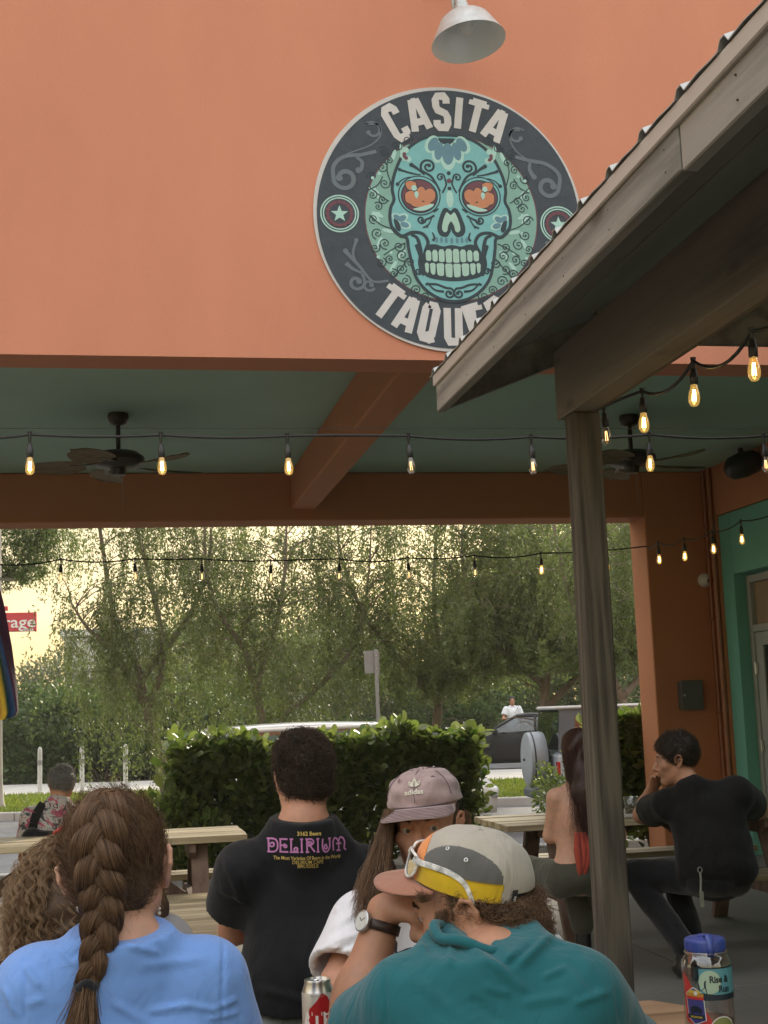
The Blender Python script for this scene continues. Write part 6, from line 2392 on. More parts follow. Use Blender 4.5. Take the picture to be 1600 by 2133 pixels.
# ------------------------------------------------------------------ the braid woman, nearest on the left
def braid_woman():
    Yh = 2.44
    h = npv(at(243, 1804, Y=Yh))
    t = thing('person', 'woman in a blue t-shirt with one long brown braid, seen from behind', 'person', (h[0], 2.30, 0))
    nb = npv(at(252, 1958, Y=2.37))
    sl, sr = npv(at(85, 2066, Y=2.38)), npv(at(420, 2050, Y=2.39))
    R = frame((-.12, .06, 1), (1, -.10, .13))
    chest = (sl + sr) / 2 + V3(0, .02, -.13)
    pel = V3(chest[0] + .01, 2.24, .54)
    eL, eR = sl + V3(-.075, .05, -.27), sr + V3(.07, .06, -.27)
    wL, wR = V3(eL[0] + .06, 2.62, .80), V3(eR[0] - .06, 2.64, .80)
    T, RT = torso_prims(pel, chest, nb, sl, sr, .93, .92)
    HP, HS, HT = head_prims(h, R, .98)
    arms = arm_prims(sl, eL, wL, .86) + arm_prims(sr, eR, wR, .86)
    hands = hand_prims(wL, wL - eL + V3(.02, .03, 0), (.0, 0, -1), .9, .25, 1) + hand_prims(wR, wR - eR + V3(-.02, .03, 0), (0, 0, -1), .9, .25, -1)
    hipL, hipR = pel + V3(-.09, .02, -.03), pel + V3(.09, .02, -.03)
    kL, kR = V3(hipL[0] - .03, 2.70, .52), V3(hipR[0] + .03, 2.70, .52)
    legs = [('c', hipL, kL, .082, .056, .03), ('c', hipR, kR, .082, .056, .03), ('c', kL, V3(kL[0], 2.66, .09), .054, .036, .02), ('c', kR, V3(kR[0], 2.66, .09), .054, .036, .02)]
    neck = [('c', nb + V3(0, .01, -.03), h + R @ V3(0, -.015, -.05), .054, .052, .03)]
    solid('body', T + neck + HP + ear_prims(h, R, 1.08) + arms + hands + legs, SKIN_C, t, .0062, subs=HS, late=HT,
          fine=(h - V3(.13, .12, .08), h + V3(.13, .12, .05), .0032))
    # shirt
    a, b_, c = sleeve(sl, eL, .72, .064, .066)
    a2, b2, c2 = sleeve(sr, eR, .72, .064, .066)
    fold = [('c', npv(at(330, 2100, Y=2.30)), npv(at(430, 2072, Y=2.33)), .006, .005, .02), ('c', npv(at(110, 2000, Y=2.34)), npv(at(140, 2062, Y=2.32)), .006, .004, .02),
            ('c', npv(at(290, 1975, Y=2.33)), npv(at(390, 1985, Y=2.34)), .006, .004, .022), ('c', npv(at(70, 2105, Y=2.33)), npv(at(150, 2090, Y=2.31)), .006, .004, .02)]
    BLUE = cloth('blue_jersey', (.155, .30, .66), var=.05)
    low = pel + V3(0, 0, -.06)
    shirt = solid('t_shirt', T + [('e', pel + V3(0, -.01, .05), V3(.165, .13, .15), None, .05), a, a2, ('c', nb + V3(0, .005, -.06), nb + V3(0, .005, .02), .062, .052, .05)], BLUE, t, .0052, .013,
                  subs=[c, c2],
                  cuts=[(nb + V3(0, -.03, .012), V3(0, -.25, 1), nb + V3(0, 0, .06), .11), b_, b2, (low, V3(0, 0, -1))], disp=folds(3, .0028, 13), late=())
    crease(shirt, [(52, 1985, 50, 2125, 5, -.004), (466, 1968, 462, 2125, 5, -.004), (318, 2106, 392, 2093, 9, .007), (392, 2093, 452, 2104, 8, .005), (51, 2010, 82, 2056, 10, .006), (60, 2092, 92, 2080, 8, .005), (455, 2098, 490, 2082, 7, .006),
                   (436, 2122, 492, 2110, 7, .005), (262, 1968, 330, 1985, 8, .005), (120, 1975, 160, 2010, 9, .005), (300, 2010, 420, 1998, 14, .004), (240, 2090, 300, 2128, 12, .004), (10, 2060, 30, 2110, 7, .005), (180, 1965, 150, 1995, 7, -.004)])
    # collar rib
    ring = [nb + V3(.066 * math.cos(q), .012 + .062 * math.sin(q), .002 + .016 * math.sin(q)) for q in np.linspace(0, 2 * math.pi, 30)]
    MB().tube([Vector(q) for q in ring], .006, 8, caps=False).build('collar', BLUE, shirt, True)
    JEANS = cloth('dark_jeans', (.05, .07, .12))
    solid('trousers', [('e', pel, V3(.165, .125, .10), None, 0)] + [(q[0], q[1], q[2], q[3], q[4] + .012, q[5]) for q in legs], JEANS, t, .012, .012, disp=folds(8, .003, 14))
    for k_ in (kL, kR):
        solid('shoe', [('c', V3(k_[0], 2.64, .05), V3(k_[0], 2.80, .04), .045, .038, .02)], WHITEPL, t, .009, cuts=[(V3(0, 0, .004), V3(0, 0, -1))])
    # hair: combed up from the hairline to the crown
    rng = np.random.default_rng(11)
    top = V3(-.06, -.30, .95); top /= np.linalg.norm(top)
    hair = hair_shell('hair', h, R, M_BROWN, t, .98, .0065, cuts=[(h + R @ V3(0, .02, -.040), R @ V3(0, .55, -1)), (h + R @ V3(0, .075, .03), R @ V3(0, 1, -.45))],
                      extra=[('e', h + R @ V3(0, -.062, -.03), V3(.052, .03, .055), R, .03)], seed=4, bumps=.0015)
    cur = []
    N = 5200
    for i in range(N):
        while True:
            u = rng.normal(0, 1, 3); u /= np.linalg.norm(u)
            if u[2] > -.62 and not (u[1] > .25 and u[2] < .62):
                break
        w = u.dot(top)
        k = 9
        pts = []
        wob = rng.normal(0, .0012)
        for j in range(k):
            q = j / (k - 1)
            om = math.acos(max(-1, min(1, w)))
            d = (u * math.sin((1 - q) * om) + top * math.sin(q * om)) / max(1e-4, math.sin(om)) if om > 1e-3 else top
            lift = .0078 + .004 * math.sin(q * math.pi) + wob + .010 * q ** 3
            pts.append(scalp_point(h, R, d, .98, lift))
        cur.append(pts)
    strands('hair_strands', cur, H_BROWN, hair, .00042, .00030)
    short_hair('nape_hair', h, R, 5000, .034, H_BROWN, hair, 77, curl=.0012, flow=(-.35, -.3, .8), r=.0004)
    # flyaways at the nape and sides
    cur = []
    for i in range(420):
        a_ = rng.uniform(-1, 1)
        u = V3(math.sin(a_ * 1.7), -math.cos(a_ * 1.7), rng.uniform(-.75, -.45)); u /= np.linalg.norm(u)
        p = scalp_point(h, R, u, .98, .004)
        d = R @ V3(u[0] * .5, u[1] * .8, -.5) + rng.normal(0, .4, 3)
        L = rng.uniform(.015, .045)
        bend = rng.normal(0, .3, 3)
        cur.append([p + d * L * q + bend * L * q * q for q in np.linspace(0, 1, 6)])
    for i in range(260):
        u = rng.normal(0, 1, 3); u /= np.linalg.norm(u)
        if u[2] < -.1:
            u[2] *= -1
        p = scalp_point(h, R, u, .98, .010)
        d = R @ u * .45 + rng.normal(0, .6, 3)
        L = rng.uniform(.012, .035)
        cur.append([p + d * L * q + V3(0, 0, -.5) * L * q * q for q in np.linspace(0, 1, 6)])
    strands('flyaway_hair', cur, H_BROWN, hair, .0002, .00008)
    # the plait
    path = [(236, 1668, -.004), (216, 1690, -.045), (208, 1740, -.078), (206, 1800, -.088), (213, 1860, -.086), (212, 1920, -.088), (204, 1975, -.092), (191, 2020, -.094), (181, 2050, -.094)]
    cl = np.array([npv(at(x, y, Y=Yh - .028 + dy * 1.12)) for x, y, dy in path])
    m = 84
    tt = np.linspace(0, len(cl) - 1, m)
    sm = np.array([smooth3(cl, q) for q in tt])
    seg = np.linalg.norm(np.diff(sm, axis=0), axis=1)
    S_ = np.concatenate([[0], np.cumsum(seg)])
    Lr = S_ / S_[-1]
    side = R[:, 0]
    tan = np.gradient(sm, axis=0); tan /= np.linalg.norm(tan, axis=1, keepdims=True)
    sx = side[None] - tan * (tan @ side)[:, None]; sx /= np.linalg.norm(sx, axis=1, keepdims=True)
    nz_ = np.cross(tan, sx)
    width = np.interp(Lr, [0, .08, .3, .55, .8, 1], [.020, .027, .027, .0235, .0175, .010])
    turns = 2.75
    braid = None
    allc = []
    for q in range(3):
        u = 2 * math.pi * (Lr * turns + q / 3)
        amp = np.interp(Lr, [0, .10, .2], [0, .6, 1])
        c = sm + sx * (width * 1.02 * amp * np.sin(u))[:, None] + nz_ * (width * .50 * amp * np.sin(2 * u))[:, None]
        rr = width * (.80 + .12 * np.cos(2 * u))
        b = MB()
        b.tube([Vector(p) for p in c], list(rr), 14)
        o = b.build('braid_strand', M_BROWN, hair, True)
        tg = np.gradient(c, axis=0); tg /= np.linalg.norm(tg, axis=1, keepdims=True)
        e1 = np.cross(tg, sx); e1 /= np.linalg.norm(e1, axis=1, keepdims=True)
        e2 = np.cross(tg, e1)
        for i in range(520):
            a_ = rng.uniform(0, 6.283); tw_ = rng.normal(0, .8)
            rad = rr * rng.uniform(.96, 1.07)
            ang = a_ + tw_ * Lr
            fr = rng.normal(0, .0006, (m, 3)).cumsum(0) * .25
            allc.append(c + (e1 * np.cos(ang)[:, None] + e2 * np.sin(ang)[:, None]) * rad[:, None] + fr)
    strands('braid_hair', np.array(allc), H_BROWN, hair, .00042, .00036)
    # wisps standing out of the plait
    wi = []
    for i in range(260):
        j = rng.integers(8, m - 4)
        p = sm[j] + sx[j] * rng.uniform(-1.5, 1.5) * width[j] + nz_[j] * rng.uniform(-1, 1) * width[j]
        d = (sx[j] * rng.normal(0, 1) + nz_[j] * rng.normal(0, .6) + tan[j] * 1.0)
        L = rng.uniform(.012, .032)
        wi.append([p + d * L * q + V3(0, 0, -.4) * L * q * q for q in np.linspace(0, 1, 5)])
    strands('braid_wisps', wi, H_BROWN, hair, .0002, .00008)
    e = sm[-1]
    MB().tube([Vector(e + V3(.0145 * math.cos(q), .0145 * math.sin(q), .004 * math.sin(3 * q))) for q in np.linspace(0, 2 * math.pi, 26)], .0072, 10, caps=False).build('hair_tie', cloth('black_elastic', (.012, .012, .015)), hair, True)
    tail = []
    en = npv(at(160, 2260, Y=Yh - .13))
    MB().tube([Vector(e), Vector(e * .8 + en * .2), Vector(e * .5 + en * .5), Vector(en)], [.008, .017, .017, .006], 12).build('braid_end', M_BROWN, hair, True)
    for i in range(2200):
        o = rng.normal(0, 1, 3) * .0050
        sp_ = rng.normal(0, 1, 3) * V3(.013, .012, .02)
        pts = [e + o + V3(0, 0, .006)]
        for q in np.linspace(.12, 1, 8):
            pts.append(e + o * (1 + 1.2 * math.sin(q * 2.2)) + (en - e) * q + sp_ * q ** 1.2 * (1.2 if q < .8 else .9))
        tail.append(pts)
    strands('braid_tail', tail, H_BROWN, hair, .00045, .0002)
    # earrings
    PEARL = mat('pearl', (.7, .68, .64), rough=.18, var=.05, spec=.7)
    er = npv(at(331, 1853, Y=Yh))
    b = MB()
    for i in range(6):
        b.lathe([(.0035 * math.sin(a_), -.0035 * math.cos(a_)) for a_ in np.linspace(0, math.pi, 7)], c=er + V3(0, 0, -.008 * i), n=10)
    b.lathe([(.0055 * math.sin(a_), -.0055 * math.cos(a_)) for a_ in np.linspace(0, math.pi, 7)], c=er + V3(0, 0, .006), n=10)
    ce = er + V3(0, 0, -.060)
    poly = [((.013 if k % 2 == 0 else .0055) * math.cos(math.pi / 2 + k * math.pi / 5) + ce[0], (.013 if k % 2 == 0 else .0055) * math.sin(math.pi / 2 + k * math.pi / 5) + ce[2]) for k in range(10)]
    b.prism(poly, ce[1] - .001, ce[1] + .001, 'y')
    b.build('earring', PEARL, t, True, 40)
    el = npv(at(166, 1893, Y=Yh))
    MB().lathe([(.0065 * math.sin(a_), -.0065 * math.cos(a_)) for a_ in np.linspace(0, math.pi, 7)], c=el, n=12).build('earring', PEARL, t, True)


def smooth3(P, q):
    n = len(P)
    i = min(int(q), n - 2)
    u = q - i
    p0, p1, p2, p3 = P[max(i - 1, 0)], P[i], P[i + 1], P[min(i + 2, n - 1)]
    return 0.5 * ((2 * p1) + (-p0 + p2) * u + (2 * p0 - 5 * p1 + 4 * p2 - p3) * u * u + (-p0 + 3 * p1 - 3 * p2 + p3) * u ** 3)


braid_woman()


# ------------------------------------------------------------------ the curly haired person across from her
def curly_person():
    h = npv(at(215, 1800, Y=3.50))
    t = thing('person', 'person with long curly light brown hair and grey t-shirt behind the braid', 'person', (h[0], 3.55, 0))
    R = frame((0, -.1, 1), (-1, -.1, 0))
    nb = h + V3(0, .05, -.16)
    sl, sr = npv(at(345, 1968, Y=3.52)), npv(at(85, 1975, Y=3.52))       # faces the camera: left arm on the picture's right
    chest = (sl + sr) / 2 + V3(0, .02, -.12)
    pel = V3(chest[0], 3.62, .54)
    eL, eR = sl + V3(.05, -.10, -.22), sr + V3(-.05, -.10, -.22)
    wL, wR = V3(eL[0] - .08, 3.14, .80), V3(eR[0] + .08, 3.14, .80)
    T, RT = torso_prims(pel, chest, nb, sl, sr, .9, .9)
    HP, HS, HT = head_prims(h, R, .96)
    legs = []
    for q in (-1, 1):
        k_ = V3(pel[0] + q * .11, 3.22, .52)
        legs += [('c', pel + V3(q * .09, -.02, -.02), k_, .085, .058, .03), ('c', k_, V3(k_[0], 3.28, .09), .056, .038, .02)]
    solid('body', T + HP + [('c', nb, h + R @ V3(0, -.01, -.05), .052, .05, .03)] + arm_prims(sl, eL, wL, .85) + arm_prims(sr, eR, wR, .85)
          + hand_prims(wL, wL - eL, (0, 0, -1), .9, .3, -1) + hand_prims(wR, wR - eR, (0, 0, -1), .9, .3, 1) + legs, SKIN_C, t, .010, subs=HS, late=HT, fine=(h - .12, h + .12, .006))
    a, b_, c = sleeve(sl, eL, .62, .062, .060)
    a2, b2, c2 = sleeve(sr, eR, .62, .062, .060)
    GREYT = cloth('grey_marl', (.26, .26, .265), var=.16, scale=220)
    shirt = solid('t_shirt', T + [a, a2], GREYT, t, .008, .012, subs=[c, c2], cuts=[b_, b2], disp=folds(13, .003, 15))
    d = (npv(eL) - sl) / np.linalg.norm(npv(eL) - sl)
    cc = sl + (eL - sl) * .60
    e1 = np.cross(d, V3(0, 1, 0)); e1 /= np.linalg.norm(e1)
    e2 = np.cross(d, e1)
    MB().tube([Vector(cc + (e1 * math.cos(q) + e2 * math.sin(q)) * .071) for q in np.linspace(0, 6.2832, 28)], .006, 8, caps=False).build('cuff', cloth('white_rib', (.7, .7, .7)), shirt, True)
    solid('trousers', [(q[0], q[1], q[2], q[3], q[4] + .01, q[5]) for q in legs] + [('e', pel, V3(.165, .12, .1), None, .03)], cloth('dark_cotton', (.03, .03, .035)), t, .014, .012)
    # curls: helical locks falling round the head to the shoulders
    rng = np.random.default_rng(21)
    vol = [('e', h + V3(0, .01, .03), V3(.088, .10, .085), None, 0)]
    for x, y, r, yy in ((120, 1800, .045, 3.5), (95, 1870, .055, 3.47), (90, 1930, .05, 3.45), (130, 1900, .055, 3.44), (150, 1840, .05, 3.46), (310, 1820, .04, 3.5), (318, 1880, .035, 3.5), (170, 1750, .06, 3.52)):
        p = npv(at(x, y, Y=yy))
        vol.append(('e', p, V3(r, r, r * 1.3), None, .03))
    hair = solid('hair', vol, M_CURL, t, .009, 0, cuts=[(h + V3(0, -.07, 0), V3(0, -1, -.1), h + V3(.02, -.1, -.04), .07)], disp=folds(5, .008, 30))
    cur = []
    edge = [(-1, 140, 1700), (-1, 110, 1760), (-1, 70, 1830), (-1, 45, 1910), (-1, 40, 1975)]
    for i in range(1500):
        lf = rng.uniform() < .74
        a_ = rng.uniform(.15, 1.0)
        u = V3((-1 if lf else 1) * math.sin(a_ * 1.6), rng.uniform(-.5, .5) , math.cos(a_ * 1.6) * .9 + .15); u /= np.linalg.norm(u)
        p0 = npv(h) + u * V3(.092, .10, .095) + V3(0, .01, .02)
        L = rng.uniform(.12, .30) if lf else rng.uniform(.10, .2)
        out = rng.uniform(.01, .16) if lf else rng.uniform(.0, .05)
        e = p0 + V3((-1 if lf else 1) * out, rng.normal(-.03, .05), -L)
        k = 34
        q = np.linspace(0, 1, k)
        base = p0[None] * (1 - q)[:, None] + e[None] * q[:, None] + V3((-1 if lf else 1) * .035, 0, .02)[None] * np.sin(q * math.pi)[:, None]
        rc = rng.uniform(.004, .0105) * np.minimum(1, q * 4)
        fr = rng.uniform(14, 26) * L / .22
        ph = rng.uniform(0, 6.3)
        lock = np.stack([rc * np.cos(fr * q * 2 + ph), rc * np.sin(fr * q * 2 + ph), rc * .5 * np.sin(fr * q + ph)], 1)
        for w_ in range(7):
            cur.append(base + lock * rng.uniform(.85, 1.15) + rng.normal(0, .0016, 3)[None] + rng.normal(0, .0008, (k, 3)).cumsum(0) * .3)
    strands('hair_curls', np.array(cur), H_CURL, hair, .00042, .0002)
    p = npv(at(131, 1728, Y=3.44))
    MB().tube([Vector(p + V3(-.022, 0, -.008)), Vector(p + V3(0, -.006, .004)), Vector(p + V3(.022, 0, .012))], [.004, .0075, .004], 8).build('hair_clip', mat('red_clip', (.5, .03, .03), rough=.3), t, True)


curly_person()


# ------------------------------------------------------------------ the man in the black printed t-shirt
def black_shirt_man():
    Yh = 4.14
    h = npv(at(631, 1617, Y=Yh))
    t = thing('person', 'person from behind in black t-shirt printed with pink and yellow lettering', 'person', (h[0], 4.1, 0))
    R = frame((0, .12, 1), (1, 0.02, 0))
    nb = npv(at(633, 1705, Y=4.08))
    sl, sr = npv(at(507, 1812, Y=4.10)), npv(at(764, 1818, Y=4.12))
    chest = (sl + sr) / 2 + V3(0, .03, -.12)
    pel = V3(npv(at(640, 2090, Y=4.1))[0], 4.08, .56)
    eL = npv(at(488, 1935, Y=4.24)); eR = npv(at(785, 1945, Y=4.24))
    wL, wR = eL + V3(.10, .26, .02), eR + V3(-.10, .26, .02)
    wL[2] = wR[2] = .80
    T, RT = torso_prims(pel, chest, nb, sl, sr, 1.04, 1.05, 1.10)
    HP, HS, HT = head_prims(h, R, .97)
    legs = []
    for q in (-1, 1):
        k_ = V3(pel[0] + q * .16, 4.56, .52)
        legs += [('c', pel + V3(q * .10, 0, -.02), k_, .092, .064, .03), ('c', k_, V3(k_[0], 4.5, .09), .06, .042, .02)]
    solid('body', T + HP + ear_prims(h, R) + [('c', nb + V3(0, 0, -.04), h + R @ V3(0, -.01, -.04), .064, .064, .03)] + arm_prims(sl, eL, wL, 1.08) + arm_prims(sr, eR, wR, 1.08)
          + hand_prims(wL, wL - eL, (0, 0, -1), 1, .3, 1) + hand_prims(wR, wR - eR, (0, 0, -1), 1, .3, -1) + legs, SKIN_A, t, .008, subs=HS, late=HT, fine=(h - .13, h + .13, .0045))
    a, b_, c = sleeve(sl, eL, .62, .070, .080)
    a2, b2, c2 = sleeve(sr, eR, .62, .070, .080)
    BLACKT = cloth('black_jersey', (.011, .0115, .013), var=.2, sheen=.12)
    z0 = npv(at(600, 2098, Y=4.0))[2]
    shirt = solid('t_shirt', T + [('e', pel + V3(0, -.01, .10), V3(.185, .14, .2), None, .06), a, a2, ('c', nb + V3(0, -.005, -.09), nb + V3(0, 0, .01), .068, .060, .05)], BLACKT, t, .0068, .016,
                  subs=[c, c2],
                  cuts=[(nb + V3(0, 0, .006), V3(0, -.2, 1), nb + V3(0, 0, .06), .12), b_, b2, (V3(pel[0], 4.1, z0), V3(0, .1, -1))], disp=folds(31, .003, 10))
    crease(shirt, [(470, 1790, 500, 1870, 9, .008), (500, 1830, 530, 1900, 8, -.006), (560, 1900, 620, 2060, 18, .006), (690, 1880, 660, 2040, 18, .006), (540, 2060, 660, 2090, 12, .007), (520, 1750, 560, 1800, 12, .005), (455, 1850, 520, 1880, 8, .006), (720, 1740, 760, 1800, 12, .006)])
    SHORTS = cloth('grey_green_shorts', (.20, .225, .21))
    solid('shorts', [('e', pel + V3(0, 0, -.01), V3(.185, .15, .125), None, 0)] + [(q[0], q[1], q[2], q[3] + .01, q[4] + .03, q[5]) for q in legs if q[3] > .08], SHORTS, t, .009, .012, disp=folds(17, .005, 14))
    for q in (-1, 1):
        solid('shoe', [('c', V3(pel[0] + q * .16, 4.48, .05), V3(pel[0] + q * .16, 4.68, .04), .048, .04, .02)], BLACKPL, t, .012, cuts=[(V3(0, 0, .004), V3(0, 0, -1))])
    hair = hair_shell('hair', h, R, M_DARK, t, .97, .007, cuts=[(h + R @ V3(0, -.01, -.055), R @ V3(0, .35, -1)), (h + R @ V3(0, .07, .02), R @ V3(0, 1, -.6))],
                      extra=[('e', h + R @ V3(0, -.055, -.02), V3(.060, .035, .05), R, .03), ('e', h + R @ V3(0, .0, .075), V3(.062, .075, .045), R, .04)], vox=.006, seed=9, bumps=.006)
    short_hair('hair_strands', h, R, 9000, .030, H_DARK, hair, 5, curl=.006, flow=(.25, -.3, -.25), r=.0007, lift=.006, freq=(1.5, 3.5), s=.97)
    # print on the back
    dc = Decal(shirt, (0, 1, 0), .002)
    PINK = mat('pink_print', (.50, .20, .42), rough=.7, var=.08, scale=60)
    YEL = mat('yellow_print', (.62, .46, .13), rough=.7, var=.1, scale=60)
    pxm = 1 / (F_PX / 4.06)
    xv, yv = CR.copy(), CU.copy()
    def line(txt, cx, cy, wpx, hpx, m, bold=.0, nm='lettering'):
        v, f = text_mesh(txt, 1, 1, bold)
        w = max(q[0] for q in v) - min(q[0] for q in v)
        hh = max(q[1] for q in v) - min(q[1] for q in v)
        cyy = (max(q[1] for q in v) + min(q[1] for q in v)) / 2
        v = [(q[0] * wpx / w * pxm, (q[1] - cyy) * hpx / hh * pxm) for q in v]
        dc.put(nm, (v, f), at(cx, cy, Y=4.0), xv, yv, m, shirt)
    line('3162 Beers', 644, 1736, 50, 8.5, YEL, .03)
    line('The Most Varieties Of Beers in the World', 643, 1787, 140, 7.5, YEL, .015)
    line('DELIRIUM CAF\u00c9', 642, 1795, 64, 9.5, YEL, .01)
    line('BRUSSELS', 642, 1804.5, 43, 7.5, YEL, .02)
    # the fancy word: drawn letter by letter with curls
    def sw(pts, w):
        pts = smooth(pts, 5) if len(pts) > 2 else pts
        vs, fs = [], []
        n = len(pts)
        for i in range(n):
            a_, c_ = pts[max(i - 1, 0)], pts[min(i + 1, n - 1)]
            dx_, dy_ = c_[0] - a_[0], c_[1] - a_[1]
            l_ = math.hypot(dx_, dy_) or 1
            for q in (-1, 1):
                vs.append((pts[i][0] - dy_ / l_ * w / 2 * q, pts[i][1] + dx_ / l_ * w / 2 * q))
        return vs, [(2 * i, 2 * i + 1, 2 * i + 3, 2 * i + 2) for i in range(n - 1)]
    cr_ = lambda x, y, r, s0, sg=1: [(x + r * (1 - .7 * k / 9) * math.cos(s0 + sg * k * .75), y + r * (1 - .7 * k / 9) * math.sin(s0 + sg * k * .75)) for k in range(10)]
    LT = [(0, [[(3, -12), (3, 12)], [(0, 12), (14, 12), (20, 6), (20, -6), (14, -12), (0, -12)], cr_(10, 2, 6, 2.6)]),
          (24, [[(2, -12), (2, 12)], [(0, 12), (16, 12)], [(0, -12), (17, -12)], [(2, 0), (12, 1)], cr_(12, -1, 4, 1.6)]),
          (44, [[(3, 12), (3, -12)], [(0, 12), (7, 12)], [(0, -12), (18, -12)], cr_(13, -7, 5, 4.8, -1)]),
          (65, [[(3, 12), (3, -12)], [(0, 12), (6, 12)], [(0, -12), (6, -12)]]),
          (76, [[(3, -12), (3, 12)], [(0, 12), (12, 12), (17, 7), (12, 1), (3, 0)], [(9, 0), (19, -12)], [(0, -12), (7, -12)], cr_(10, 5, 4, 2)]),
          (99, [[(3, 12), (3, -12)], [(0, 12), (6, 12)], [(0, -12), (6, -12)]]),
          (110, [[(3, 12), (2, -4), (6, -12), (13, -12), (18, -4), (18, 12)], cr_(10, -4, 5, 1.2), [(15, 12), (21, 12)]]),
          (135, [[(2, -12), (1, 4), (5, 12), (11, 9), (14, 2), (14, -12)], [(14, 4), (17, 12), (24, 11), (28, 3), (27, -8), (31, -12)], [(9, -12), (18, -12)], [(8, 1), (20, 1)]])]
    sc_ = 164 / 165.0
    for x0, sts in LT:
        V_, F_ = [], []
        for stt in sts:
            v, f = sw(stt, 3.2)
            b0 = len(V_)
            V_ += [((x0 + q[0] - 83) * pxm * sc_, q[1] * 1.06 * pxm) for q in v]
            F_ += [tuple(i + b0 for i in g) for g in f]
        dc.put('letter', (V_, F_), at(643, 1761, Y=4.0), xv, yv, PINK, shirt)


black_shirt_man()
# ------------------------------------------------------------------ a cap: crown, brim, seams
def cap_frame(h, R, s=1.0):
    return npv(h) + R @ (V3(0, -.010, .028) * s)


def cap_point(c, R, az, el, r, s=1.0):
    """az from the front (towards the wearer's right +), el 0 at the lower edge to 90 at the button."""
    a, e = math.radians(az), math.radians(el)
    ce = max(0.0, math.cos(e)) ** .72
    return c + R @ (V3(r[0] * math.sin(a) * ce, r[1] * math.cos(a) * ce, r[2] * math.sin(e)) * s)


def cap_crown(name, c, R, r, m, parent, region=None, lift=0.0, n_az=120, n_el=34, el0=-14, s=1.0, wob=0.0, seed=0):
    """Dome skin over all faces where region(side y, height z, az, el) holds."""
    vs, fs, idx = [], [], {}
    def P(i, j):
        az, el = -180 + 360 * i / n_az, el0 + (90 - el0) * j / n_el
        q = cap_point(c, R, az, max(el, 0), r, s)
        if el < 0:
            q = q + R @ V3(0, 0, r[2] * math.sin(math.radians(el)))
        d = q - c; d /= np.linalg.norm(d)
        w = wob * (math.sin(az * .11 + el * .09 + seed) * .6 + math.sin(az * .05 - el * .16 + seed * 2) * .7)
        return q + d * (lift + w)
    for i in range(n_az):
        for j in range(n_el):
            az, el = -180 + 360 * (i + .5) / n_az, el0 + (90 - el0) * (j + .5) / n_el
            ee = math.radians(max(el, 0)); ce = math.cos(ee) ** .72
            y, z = r[1] * math.cos(math.radians(az)) * ce, r[2] * math.sin(math.radians(el))
            if region is not None and not region(y, z, az, el):
                continue
            q = []
            for (a, b_) in ((i, j), (i + 1, j), (i + 1, j + 1), (i, j + 1)):
                k = (a % n_az, b_)
                if k not in idx:
                    idx[k] = len(vs); vs.append(tuple(P(k[0], b_)))
                q.append(idx[k])
            fs.append(tuple(dict.fromkeys(q)))
    b = MB().add(vs, [f for f in fs if len(f) > 2])
    o = b.build(name, m, parent, True)
    md = o.modifiers.new('thick', 'SOLIDIFY'); md.thickness = .0022; md.offset = -1
    return o


def cap_brim(name, c, R, r, m, parent, length=.072, half=62, droop=.020, tilt=-.10, s=1.0, rows=9, rim=0.0):
    vs, fs, n = [], [], 31
    for j in range(rows):
        u = j / (rows - 1)
        for i in range(n):
            a = -half + 2 * half * i / (n - 1)
            q = cap_point(c, R, a, 0, (r[0] + .001, r[1] + .001, r[2]), s) + R @ V3(0, 0, -.012)
            k = abs(a) / half
            ext = length * (1 - k ** 3.2) ** .8
            side = math.sin(math.radians(a))
            q = q + R @ (V3(side * ext * .42 * u, ext * u, tilt * ext * u - droop * (side / math.sin(math.radians(half))) ** 2 * (.35 + .65 * u)) * s)
            vs.append(tuple(q))
    for j in range(rows - 1):
        for i in range(n - 1):
            fs.append((j * n + i, j * n + i + 1, (j + 1) * n + i + 1, (j + 1) * n + i))
    o = MB().add(vs, fs).build(name, m, parent, True)
    md = o.modifiers.new('thick', 'SOLIDIFY'); md.thickness = .0032
    return o, vs, n, rows


